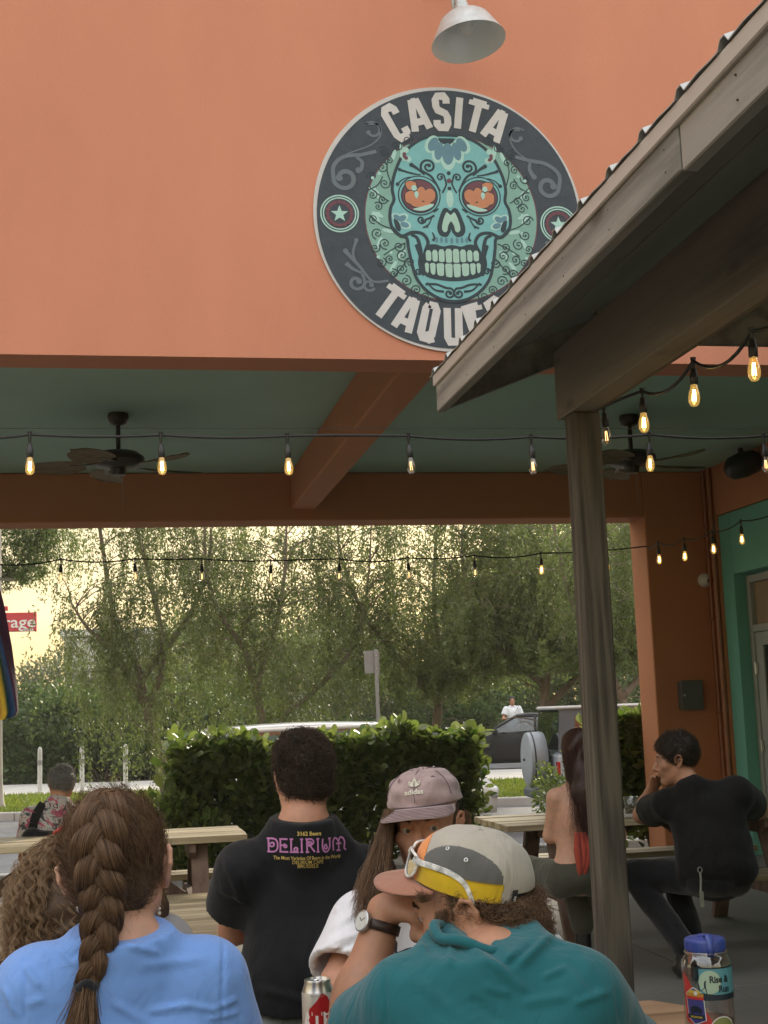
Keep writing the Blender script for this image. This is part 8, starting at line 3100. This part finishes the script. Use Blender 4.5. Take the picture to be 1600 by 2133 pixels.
# ------------------------------------------------------------------ the people at the far tables
def seated(label, h, R, nb, sl, sr, pel, eL, eR, wL, wR, knees, feet, skinm, shirt_m, trouser_m, size=1.0, sleeve_f=.6, hair=None, bare=False, face=False, vox=.010, hs=1.0, belly=1.0):
    t = thing('person', label, 'person', (pel[0], pel[1], 0))
    chest = (npv(sl) + npv(sr)) / 2 + (npv(pel) - npv(nb)) * .22
    T, RT = torso_prims(pel, chest, nb, sl, sr, size, size, belly)
    HP, HS, HT = head_prims(h, R, hs, 1.05)
    legs = []
    for q, k_, f_ in ((-1, knees[0], feet[0]), (1, knees[1], feet[1])):
        legs += [('c', npv(pel) + frame((0, 0, 1), npv(sr) - npv(sl)) @ V3(q * .09, 0, -.02), k_, .086, .06, .03), ('c', k_, f_, .058, .042, .02)]
    P = T + HP + ear_prims(h, R, hs) + [('c', nb, npv(h) + R @ V3(0, -.01, -.05), .055 * size, .054, .03)] + arm_prims(sl, eL, wL, size) + arm_prims(sr, eR, wR, size)
    for w, e, sd in ((wL, eL, 1), (wR, eR, -1)):
        P += hand_prims(w, npv(w) - npv(e), (0, .3, -1), .95, .5, sd)
    solid('body', P + legs, skinm, t, vox, subs=HS, late=HT, fine=(npv(h) - .13, npv(h) + .13, .0045 if face else .007))
    sh = None
    if not bare:
        a, b_, c = sleeve(sl, eL, sleeve_f, .066 * size, .068 * size)
        a2, b2, c2 = sleeve(sr, eR, sleeve_f, .066 * size, .068 * size)
        sh = solid('shirt', T + [('e', npv(pel) + V3(0, 0, .08), V3(.175, .135, .18) * size, None, .05), a, a2, ('c', npv(nb) - V3(0, 0, .06), nb, .06, .054, .04)], shirt_m, t, .009, .015, subs=[c, c2], cuts=[b_, b2], disp=folds(int(h[0] * 100) % 90 + 3, .0035, 13))
    solid('trousers', [('e', pel, V3(.17, .13, .11) * size, None, 0)] + [(q[0], q[1], q[2], q[3], q[4] + .012, q[5]) for q in legs], trouser_m, t, .010, .012, disp=folds(23, .003, 14))
    for f_, k_ in zip(feet, knees):
        d = npv(f_) - npv(k_); d[2] = 0
        d = d / (np.linalg.norm(d) + 1e-6)
        solid('shoe', [('c', npv(f_) * V3(1, 1, 0) + V3(0, 0, .05) - d * .03, npv(f_) * V3(1, 1, 0) + V3(0, 0, .038) + d * .15, .047, .038, .02), ('c', npv(f_) * V3(1, 1, 0) + V3(0, 0, .05), npv(f_), .045, .045, .02)], BLACKPL, t, .009, cuts=[(V3(0, 0, .003), V3(0, 0, -1))])
    return t, sh, T


# red haired woman, back to us, partly behind the post
Yw = 7.02
h = npv(at(1202, 1566, Y=Yw + .06))
R = frame((.02, .05, 1), (1, .1, 0))
sl, sr = npv(at(1158, 1662, Y=Yw)), npv(at(1272, 1660, Y=Yw + .02))
pel = npv(at(1203, 1822, Y=Yw - .02)); nb = npv(at(1205, 1634, Y=Yw))
eL = npv(at(1146, 1742, Y=Yw + .06)); eR = npv(at(1290, 1740, Y=Yw + .1))
OLIVE = cloth('olive_denim', (.06, .06, .045))
kn = [V3(pel[0] - .16, pel[1] + .44, .54), V3(pel[0] + .12, pel[1] + .46, .54)]
t, _, T = seated('woman with long auburn hair and bare back, half hidden by the pavilion post', h, R, nb, sl, sr, pel, eL, eR, npv(at(1200, 1738, Y=Yw + .2)), eR + V3(-.1, .22, .03), kn,
                 [V3(kn[0][0], kn[0][1] + .02, .12), npv(at(1213, 1925, Y=7.35))], SKIN_C, None, OLIVE, .88, bare=True, hs=.96)
top = solid('halter_top', [('e', (npv(pel) + npv(nb)) / 2 + V3(0, .035, -.02), V3(.112, .098, .14), None, 0)], cloth('coral_cotton', (.30, .05, .035)), t, .009, .002)
b = MB()
p0 = npv(at(1206, 1738, Y=Yw - .13))
for k, (dx_, ln) in enumerate(((-.012, .24), (.012, .20), (.03, .23))):
    b.tube([Vector(p0 + V3(dx_, 0, .01)), Vector(p0 + V3(dx_ * 1.6, -.012, -.08)), Vector(p0 + V3(dx_ * .8 + .004, -.005, -.16)), Vector(p0 + V3(dx_ - .012 * k, .0, -ln))], [.014, .019, .02, .010], 8)
b.build('tie', cloth('coral_tie', (.36, .06, .04)), top, True)
vol = [('e', npv(h) + R @ V3(0, -.014, .03), V3(.088, .108, .098), R, 0), ('c', npv(h) + V3(.01, -.05, -.04), npv(at(1222, 1650, Y=Yw - .10)), .072, .072, .04), ('c', npv(at(1222, 1650, Y=Yw - .10)), npv(at(1228, 1720, Y=Yw - .11)), .074, .05, .04)]
hair = solid('hair', vol, M_RED, t, .009, 0, disp=folds(7, .004, 26))
rng = np.random.default_rng(31)
cur = []
for i in range(3400):
    u = rng.normal(0, 1, 3); u[1] = -abs(u[1]) * .9 + .25; u[2] = abs(u[2]) * .8 + .1; u /= np.linalg.norm(u)
    a_ = scalp_point(h, R, u, .98, .014)
    e_ = npv(at(1228 + rng.normal(0, 17), 1705 + rng.normal(0, 22), Y=Yw - .12 + rng.normal(0, .04)))
    m_ = npv(h) + R @ (V3(u[0] * .10, u[1] * .11 - .02, -.09))
    k = 12; q = np.linspace(0, 1, k)[:, None]
    pts = (1 - q) ** 2 * a_ + 2 * q * (1 - q) * m_ + q ** 2 * e_
    ph, am = rng.uniform(0, 6.3), rng.uniform(.003, .009)
    cur.append(pts + np.concatenate([np.sin(q * 9 + ph) * am * q, np.cos(q * 8 + ph) * am * q, 0 * q], 1))
strands('hair_strands', cur, H_RED, hair, .0007, .0003)

# the man in black at the same table, head turned to the left
Ym = 7.0
h = npv(at(1408, 1578, Y=Ym + .10))
fwd = V3(-.90, .40, -.16); fwd /= np.linalg.norm(fwd)
rt = np.cross(fwd, V3(0, -.05, 1)); rt /= np.linalg.norm(rt)
R = frame(np.cross(rt, fwd), rt)
pel = npv(at(1492, 1818, Y=Ym - .02)); nb = npv(at(1440, 1640, Y=Ym + .03))
sl, sr = npv(at(1392, 1676, Y=Ym + .12)), npv(at(1534, 1652, Y=Ym - .04))
eL, eR = npv(at(1338, 1712, Y=Ym + .55)), npv(at(1580, 1688, Y=Ym + .42))
eL[2], eR[2] = .80, .80
wL, wR = npv(at(1362, 1636, Y=Ym + .32)), eR + V3(-.18, .16, .02)
DKT = cloth('black_cotton', (.010, .010, .011), var=.2, sheen=.08)
kn = [npv(at(1318, 1822, Y=Ym + .30)), npv(at(1400, 1815, Y=Ym + .44))]
ft = [npv(at(1424, 1968, Y=6.95)), npv(at(1440, 1950, Y=7.2))]
t, sh, T = seated('person in black t-shirt with chin on hand at the table by the orange wall', h, R, nb, sl, sr, pel, eL, eR, wL, wR, kn, ft, SKIN_A, DKT, cloth('black_jeans', (.010, .011, .014)), 1.16, .62, face=True, vox=.009, hs=1.12)
eye(t, h, R, 1.12)
brow(t, h, R, H_DARK, 9, 1.12)
hr_ = hair_shell('hair', h, R, M_DARK, t, 1.12, .010, cuts=[(npv(h) + R @ V3(0, -.02, -.045), R @ V3(0, .6, -1)), (npv(h) + R @ V3(0, .056, .022), R @ V3(0, 1, -.7))], seed=19, bumps=.004, vox=.007)
short_hair('hair_strands', h, R, 4200, .030, H_DARK, hr_, 25, curl=.004, flow=(.1, .5, .05), r=.0007, lift=.006, s=1.12)
k0 = npv(at(1458, 1812, Y=6.80))
b = MB()
b.tube([Vector(k0 + V3(.012 * math.cos(q), 0, .014 * math.sin(q))) for q in np.linspace(0, 6.283, 16)], .0028, 6, caps=False)
b.tube([Vector(k0 + V3(0, 0, -.014)), Vector(k0 + V3(.002, 0, -.05)), Vector(k0 + V3(-.002, .004, -.12))], .006, 6)
b.box(tuple(k0 + V3(-.012, -.003, -.19)), tuple(k0 + V3(.010, .003, -.11)))
b.build('key_fob', STEEL, t)
# things on that table
TRAY = mat('paper_tray', (.52, .50, .45), rough=.6, var=.08)
p = at(1322, 1700, Z=.752)
tr_ = thing('tray', 'pale food tray on the table by the elbow of the person in black', 'tray', (p.x, p.y, .752))
MB().box((p.x - .13, p.y - .09, .752), (p.x + .14, p.y + .10, .758), bev=.003).build('base', TRAY, tr_)
b = MB()
for (x0, y0, x1, y1) in ((-.135, -.095, .145, -.085), (-.135, .095, .145, .105), (-.135, -.0849, -.125, .0949), (.135, -.0849, .145, .0949)):
    b.box((p.x + x0, p.y + y0, .752), (p.x + x1, p.y + y1, .775), bev=.003)
b.build('rim', TRAY, tr_)
p = at(1318, 1694, Z=.776)
MB_C = MB().lathe([(0, 0), (.032, 0), (.034, .004), (.045, .115), (.047, .118), (.0445, .115), (.033, .006), (0, .005)], c=(p.x, p.y + .02, .758), n=28)
cup = thing('plastic_cup', 'clear plastic cup with a little drink left, standing on the tray', 'cup', (p.x, p.y, .758))
MB_C.build('wall', glass('clear_plastic', (.86, .87, .85), mixf=.16), cup, True)
MB().lathe([(0, .006), (.032, .006), (.036, .038), (0, .038)], c=(p.x, p.y + .02, .758), n=24).build('drink', mat('pale_drink', (.45, .33, .2), rough=.2), cup, True, 40)

# grey haired person in the floral shirt on the far bench at left
Yf_ = 9.15
h = npv(at(128, 1632, Y=Yf_))
R = frame((0, .08, 1), (1, .25, 0))
pel = npv(at(104, 1800, Y=Yf_ - .02)); pel[2] = .53; nb = npv(at(122, 1676, Y=Yf_ - .03))
sl, sr = npv(at(68, 1706, Y=Yf_ - .08)), npv(at(172, 1702, Y=Yf_ + .04))
FLOR = mat('floral_print', (.42, .40, .38), rough=.85, var=.06)
n_, l_ = FLOR.node_tree.nodes, FLOR.node_tree.links
tc, pb = n_.new('ShaderNodeTexCoord'), n_['Principled BSDF']
last = pb.inputs['Base Color'].links[0].from_socket
for sc, thr, c_, det in ((13, .56, (.40, .10, .15), 2), (24, .57, (.06, .065, .075), 3), (30, .63, (.30, .06, .12), 1)):
    nz, mr, mx2 = n_.new('ShaderNodeTexNoise'), n_.new('ShaderNodeMapRange'), n_.new('ShaderNodeMix')
    mx2.data_type = 'RGBA'
    nz.inputs['Scale'].default_value, nz.inputs['Detail'].default_value, nz.inputs['Distortion'].default_value = sc, det, 1.2
    mr.inputs['From Min'].default_value, mr.inputs['From Max'].default_value = thr - .02, thr + .02
    l_.new(tc.outputs['Object'], nz.inputs['Vector']); l_.new(nz.outputs['Fac'], mr.inputs['Value'])
    l_.new(mr.outputs[0], mx2.inputs['Factor']); l_.new(last, mx2.inputs['A']); mx2.inputs['B'].default_value = (*c_, 1)
    last = mx2.outputs['Result']
l_.new(last, pb.inputs['Base Color'])
kn = [V3(pel[0] - .14, pel[1] + .40, .50), V3(pel[0] + .10, pel[1] + .42, .50)]
eL, eR = sl + V3(-.05, .06, -.24), sr + V3(.05, .08, -.24)
t, sh, T = seated('grey haired person in a floral shirt with back to us at the far left table', h, R, nb, sl, sr, pel, eL, eR, eL + V3(.1, .24, -.06), eR + V3(-.1, .24, -.06), kn,
                  [V3(kn[0][0], kn[0][1] - .06, .12), V3(kn[1][0], kn[1][1] - .06, .12)], SKIN_B, FLOR, cloth('faded_jeans', (.19, .22, .27)), .94, .75, hs=.97)
hr_ = hair_shell('hair', h, R, M_GREY, t, .97, .008, cuts=[(npv(h) + R @ V3(0, -.02, -.055), R @ V3(0, .4, -1)), (npv(h) + R @ V3(0, .06, .02), R @ V3(0, 1, -.6))], seed=29, bumps=.003, vox=.008)
short_hair('hair_strands', h, R, 3200, .024, H_GREY, hr_, 35, curl=.003, flow=(.1, -.3, -.4), r=.0009, lift=.006, s=.97)
dc = Decal(sh, (0, 1, 0), .012)
BAG = cloth('black_bag_strap', (.012, .012, .013))
pts = [dc.drop(npv(at(x, y, Y=Yf_))) for x, y in ((92, 1672), (80, 1690), (74, 1710), (70, 1732))]
pts = [p for p in pts if p is not None]
b = MB()
for p, q in zip(pts, pts[1:]):
    b.beam(p, q, .055, .012, up=(0, 1, 0))
sg_ = thing('shoulder_bag', 'black shoulder bag with wide strap on the floral shirted back', 'bag', tuple(pts[-1]))
b.build('strap', BAG, sg_)
q = npv(pts[-1])
solid('bag_body', [('e', q + V3(.07, -.05, -.03), V3(.13, .05, .05), None, 0), ('e', q + V3(.0, -.04, -.02), V3(.06, .05, .06), None, .03)], BAG, sg_, .01)

# the person in white standing beyond the black coupe
p = ground_at(1071, 15.2)
d_ = 1.0
gz = at(1071, 1470, Y=p.y).z - 1.47
h = V3(p.x, p.y, gz + 1.62)
R = frame((0, 0, 1), (-1, .1, 0))
sl, sr = h + V3(.19, 0, -.24), h + V3(-.19, 0, -.24)
nb, pel = h + V3(0, .02, -.17), h + V3(0, .02, -.70)
t = thing('person', 'standing person in a white t-shirt seen over the roof of the black coupe', 'person', (p.x, p.y, SZ))
T, RT = torso_prims(pel, h + V3(0, .02, -.36), nb, sl, sr, 1, 1)
HP, HS, HT = head_prims(h, R)
eL, eR = sl + V3(.07, -.02, -.28), sr + V3(-.10, -.05, -.26)
legs = []
for q in (-1, 1):
    legs += [('c', pel + V3(q * .09, 0, -.02), V3(pel[0] + q * .10, pel[1], gz + .48), .085, .058, .03), ('c', V3(pel[0] + q * .10, pel[1], gz + .48), V3(pel[0] + q * .10, pel[1], SZ + .14), .056, .04, .02)]
solid('body', T + HP + [('c', nb, h - V3(0, 0, .05), .055, .053, .03)] + arm_prims(sl, eL, eL + V3(.02, -.2, -.12)) + arm_prims(sr, eR, eR + V3(.02, -.22, .0)) + hand_prims(eL + V3(.02, -.2, -.12), (0, -1, -.4), (0, 0, -1), 1, .4, 1) + hand_prims(eR + V3(.02, -.22, 0), (0, -1, 0), (0, 0, -1), 1, .4, -1) + legs, SKIN_B, t, .013, subs=HS, late=HT, fine=(h - .13, h + .13, .008))
a, b_, c = sleeve(sl, eL, .62, .07, .075)
a2, b2, c2 = sleeve(sr, eR, .62, .07, .075)
solid('t_shirt', T + [('e', pel + V3(0, 0, .06), V3(.18, .135, .2), None, .05), a, a2], cloth('bright_white_jersey', (.74, .76, .80), var=.03), t, .012, .014, subs=[c, c2], cuts=[b_, b2], disp=folds(61, .004, 12))
solid('trousers', [('e', pel, V3(.165, .125, .11), None, 0)] + legs, cloth('dark_trousers', (.02, .02, .022)), t, .014, .012)
for q in (-1, 1):
    solid('shoe', [('c', V3(pel[0] + q * .1, p.y + .05, SZ + .18), V3(pel[0] + q * .1, p.y - .14, SZ + .165), .05, .04, .02)], BLACKPL, t, .014)
hr_ = hair_shell('hair', h, R, M_DARK, t, 1.0, .012, cuts=[(h + R @ V3(0, 0, -.04), R @ V3(0, .6, -1)), (h + R @ V3(0, .06, .03), R @ V3(0, 1, -.6))], seed=3, vox=.01)

# ------------------------------------------------------------------ can and bottle on the near table
TZ = .752
ALU = mat('brushed_aluminium', (.62, .62, .61), rough=.3, metal=1.0, var=.05)
p = at(663, 2190, Z=TZ)
p = Vector((p.x, p.y, TZ)) if False else Vector((*(at(663, 2100, Y=2.86)[:2]), TZ))
zt_ = at(663, 2040, Y=2.86).z - TZ
k_ = zt_ / .157
cn = thing('drink_can', 'tall pale beer can with a red mountain shape and white letters', 'can', tuple(p))
PALEP = mat('pale_can_print', (.52, .50, .46), rough=.35, metal=.35, var=.08, scale=30)
MB().lathe([(0, .003), (.022, 0), (.026, .003), (.033, .014), (.0332, .132 * k_), (.0325, .1345 * k_)], c=p, n=40).build('side', PALEP, cn, True, 50)
MB().lathe([(.0324, .1347 * k_), (.0265, .152 * k_), (.0272, .156 * k_), (.0262, .158 * k_), (.0245, .152 * k_), (0, .1505 * k_)], c=p, n=40).build('lid', ALU, cn, True, 40)
z_ = p.z + .152 * k_
MB().lathe([(.008, 0), (.010, .0018), (.008, .0032), (.006, .0018)], c=(p.x + .004, p.y - .004, z_), n=14, close=True).build('tab', ALU, cn, True)
MB().beam((p.x - .012, p.y + .003, z_ + .001), (p.x + .002, p.y - .003, z_ + .002), .013, .002).build('tab', ALU, cn)


def wrap(c, r, ang0, poly, off):
    """Flat drawing (arc length, height) wrapped on an upright cylinder; ang0 faces the camera."""
    return [(c[0] + (r + off) * math.cos(ang0 + x / r), c[1] + (r + off) * math.sin(ang0 + x / r), c[2] + z) for x, z in poly]


def grid_poly(poly, nx=14):
    """Cut a polygon into upright slices so that it bends with the surface."""
    xs = [q[0] for q in poly]
    x0, x1 = min(xs), max(xs)
    def span(x):
        zs = []
        for i in range(len(poly)):
            a, c = poly[i], poly[(i + 1) % len(poly)]
            if (a[0] - x) * (c[0] - x) <= 0 and abs(a[0] - c[0]) > 1e-9:
                zs.append(a[1] + (c[1] - a[1]) * (x - a[0]) / (c[0] - a[0]))
        return (min(zs), max(zs)) if zs else (0, 0)
    v, f = [], []
    for i in range(nx + 1):
        x = x0 + (x1 - x0) * min(max(i / nx, 1e-4), 1 - 1e-4)
        lo, hi_ = span(x)
        v += [(x, lo), (x, hi_)]
        if i:
            k = len(v)
            f.append((k - 4, k - 3, k - 1, k - 2))
    return v, f


def sticker(name, c, r, a0, vf, off, m, parent):
    return MB().add(wrap(c, r, a0, vf[0], off), vf[1]).build(name, m, parent)


a0 = math.atan2(-p.y, -p.x)
REDP = mat('red_print', (.42, .015, .02), rough=.35, var=.08, metal=.2)
WHP = mat('white_print', (.72, .70, .66), rough=.5, var=.04)
zz = lambda y: at(663, y, Y=2.86).z - TZ
sticker('mountain_print', p, .0332, a0, grid_poly([(-.022, zz(2110)), (-.020, zz(2096)), (-.004, zz(2080)), (.008, zz(2062)), (.020, zz(2070)), (.027, zz(2084)), (.028, .03), (-.022, .03)], 18), .0004, REDP, cn)
for ch, x in (('A', -.0235), ('T', -.003), ('E', .0175)):
    v, f = text_mesh(ch, .046, .72, .0016)
    sticker('letter', p, .0332, a0, ([(q[0] + x, q[1] + zz(2121)) for q in v], f), .0008, WHP, cn)
TINY = mat('grey_print', (.30, .27, .24), rough=.6)
v, f = text_mesh('the original', .006, 1, .0)
sticker('lettering', p, .0332, a0, ([(q[0] - .002, q[1] + zz(2068)) for q in v], f), .0004, TINY, cn)

# water bottle with stickers
pb_ = at(1474, 2050, Y=2.42)
c = Vector((pb_.x, pb_.y, TZ))
bz = lambda y: at(1474, y, Y=2.42).z - TZ
bt = thing('water_bottle', 'clear sticker covered water bottle with a blue loop lid', 'water bottle', tuple(c))
CLEAR = glass('clear_bottle', (.92, .90, .90), mixf=.16)
br_ = .0452
MB().lathe([(0, .004), (br_ * .9, 0), (br_, .008), (br_, bz(2012)), (br_ * .985, bz(2000)), (br_ * .86, bz(1988)), (br_ * .80, bz(1983)), (br_ * .80, bz(1975))], c=c, n=56).build('wall', CLEAR, bt, True, 60)
MB().lathe([(br_ * .83, bz(1984)), (br_ * .87, bz(1982)), (br_ * .87, bz(1979)), (br_ * .83, bz(1977))], c=c, n=48, close=True).build('neck_ring', CLEAR, bt, True)
MB().lathe([(0, .02), (br_ * .93, .02), (br_ * .93, bz(2120)), (0, bz(2120))], c=c, n=40).build('water', glass('pinkish_water', (.90, .85, .86), mixf=.05), bt, True, 50)
LIDM = mat('blue_lid_plastic', (.045, .075, .30), rough=.38, var=.06)
lid = MB().lathe([(br_ * .74, bz(1984)), (br_ * .80, bz(1978)), (br_ * .815, bz(1975)), (br_ * .815, bz(1957)), (br_ * .78, bz(1953)), (br_ * .70, bz(1951)), (br_ * .3, bz(1950)), (br_ * .29, bz(1946)), (0, bz(1945))], c=c, n=56).build('lid', LIDM, bt, True, 35)
b = MB()
for k in range(40):
    q = k * 2 * math.pi / 40
    b.beam((c.x + br_ * .815 * math.cos(q), c.y + br_ * .815 * math.sin(q), c.z + bz(1974)), (c.x + br_ * .815 * math.cos(q), c.y + br_ * .815 * math.sin(q), c.z + bz(1958)), .0022, .0016, up=(math.cos(q), math.sin(q), 0), bev=0)
b.build('grip', LIDM, lid)
a0 = math.atan2(-c.y, -c.x)
lp = [Vector((c.x + math.cos(a0 + .25) * r_, c.y + math.sin(a0 + .25) * r_, c.z + bz(y))) for r_, y in ((br_ * .86, 1985), (br_ * .87, 1970), (br_ * .84, 1952), (br_ * .62, 1941), (br_ * .35, 1942), (br_ * .2, 1947))]
b = MB()
vs = []
sdv = Vector((-math.sin(a0 + .25), math.cos(a0 + .25), 0))
for i, q in enumerate(lp):
    for s_ in (-1, 1):
        vs.append(q + sdv * s_ * .0062)
b.add(vs, [(2 * i, 2 * i + 1, 2 * i + 3, 2 * i + 2) for i in range(len(lp) - 1)])
o = b.build('loop', LIDM, lid, True)
md = o.modifiers.new('thick', 'SOLIDIFY'); md.thickness = .003
MKS = lambda nm, cc: mat('sticker_' + nm, cc, rough=.4, var=.04, scale=40)
S_W, S_K, S_T, S_M, S_R = MKS('white', (.62, .62, .60)), MKS('ink', (.012, .022, .035)), MKS('teal', (.09, .27, .32)), MKS('moon', (.36, .48, .36)), MKS('red', (.46, .035, .035))
S_Y, S_O, S_P, S_G = MKS('yellow', (.50, .38, .06)), MKS('amber', (.45, .22, .03)), MKS('indigo', (.05, .05, .20)), MKS('olive', (.20, .22, .07))
rect = lambda x0, z0, x1, z1: [(x0, z0), (x1, z0), (x1, z1), (x0, z1)]
put = lambda nm, poly, off, m: sticker(nm, c, br_, a0, grid_poly(poly), off, m, bt)
X = lambda px: br_ * math.asin(max(-.995, min(.995, (px - 1474) / 49.5)))
cir = lambda cx, cz, r_: [(cx + r_ * math.cos(q), cz + r_ * math.sin(q)) for q in np.linspace(0, 6.283, 25)[:-1]]
x0, x1 = X(1456), X(1456) + .085
put('night_sticker', rect(x0, bz(2074), x1, bz(2006)), .0003, S_K)
put('sky_print', rect(x0 + .0022, bz(2062), x1 - .002, bz(2009)), .0006, S_T)
put('moon_print', cir(x0 + .021, bz(2036), .0205), .0009, S_M)
put('hill_print', [(x0 + .002, bz(2058)), (x0 + .02, bz(2060)), (x0 + .05, bz(2066)), (x0 + .08, bz(2060)), (x0 + .08, bz(2073)), (x0 + .002, bz(2073))], .0011, S_K)
for s_, dx_, y_, sz_ in (('Rise &', .020, 2031, .0165), ('Run', .036, 2051, .0165)):
    v, f = text_mesh(s_, sz_, .86, .0006, 'LEFT')
    sticker('lettering', c, br_, a0, ([(q[0] + x0 + dx_, q[1] + bz(y_)) for q in v], f), .0012, S_K, bt)
rx, rz_ = x0 + .011, bz(2047)
for i, q in enumerate((cir(rx + .002, rz_ + .0105, .0017), rect(rx - .0005, rz_ - .001, rx + .0026, rz_ + .009), [(rx - .001, rz_), (rx + .001, rz_ + .001), (rx - .005, rz_ - .006), (rx - .0078, rz_ - .0055), (rx - .0075, rz_ - .0068)], [(rx + .001, rz_), (rx + .003, rz_), (rx + .0045, rz_ - .010), (rx + .003, rz_ - .010)])):
    put('runner_print', q, .0013, S_K)
hx = lambda m_: [(X(1432) + m_ * .8, bz(2062) - m_ * .3), (X(1446), bz(2047) - m_), (X(1467) - m_ * .8, bz(2061) - m_ * .3), (X(1468) - m_ * .8, bz(2115) + m_ * .3), (X(1446), bz(2126) + m_), (X(1434) + m_ * .8, bz(2112) + m_ * .3)]
put('red_sticker', [(X(1428), bz(2018)), (X(1436), bz(2030)), (X(1480), bz(2118)), (X(1470), bz(2130)), (X(1430), bz(2122))], .0003, S_R)
put('hexagon_sticker', hx(0), .0006, S_W)
put('night_print', hx(.002), .0009, S_P)
hl_, hr3 = X(1432) + .0022, X(1467) - .0022
for nm, m_, ya, yb in (('sun_print', S_Y, 2054, 2060), ('amber_print', S_O, 2060, 2067), ('dusk_print', S_R, 2067, 2073), ('ground_print', S_K, 2104, 2113)):
    in_ = .006 if nm == 'sun_print' else 0
    put(nm, rect(hl_ + in_, bz(yb), hr3 - in_, bz(ya)), .0012, m_)
put('moon_print', cir(X(1450), bz(2060), .0036), .0015, S_W)
bx_, by_ = X(1449), bz(2096)
put('bear_print', [(bx_ - .011, by_ - .006), (bx_ - .012, by_ + .004), (bx_ - .005, by_ + .008), (bx_ + .004, by_ + .0075), (bx_ + .010, by_ + .005), (bx_ + .012, by_ - .0), (bx_ + .009, by_ - .007), (bx_ + .005, by_ - .003), (bx_ - .004, by_ - .003), (bx_ - .007, by_ - .007)], .0013, S_K)
v, f = text_mesh('MOUNTAIN', .0046, .9, .0002)
sticker('lettering', c, br_, a0, ([(q[0] + X(1449), q[1] + bz(2109)) for q in v], f), .0016, S_Y, bt)
put('round_sticker', cir(X(1499), bz(2137), .0255), .0006, S_W)
put('round_print', cir(X(1499), bz(2137), .0235), .0009, S_G)
# ------------------------------------------------------------------ thin haze added to lift the darks like lens glare
hm = bpy.data.materials.new('veil_haze')
hm.use_nodes = True
_n, _l = hm.node_tree.nodes, hm.node_tree.links
_n.remove(_n['Principled BSDF'])
pv_ = _n.new('ShaderNodeVolumePrincipled')
pv_.inputs['Color'].default_value = (.95, .93, .88, 1)
pv_.inputs['Density'].default_value = .0009
pv_.inputs['Anisotropy'].default_value = .2
_l.new(pv_.outputs[0], _n['Material Output'].inputs['Volume'])
tag(MB().box((-70, -20, -1.4), (70, 80, 14)).build('haze', hm), kind='stuff')
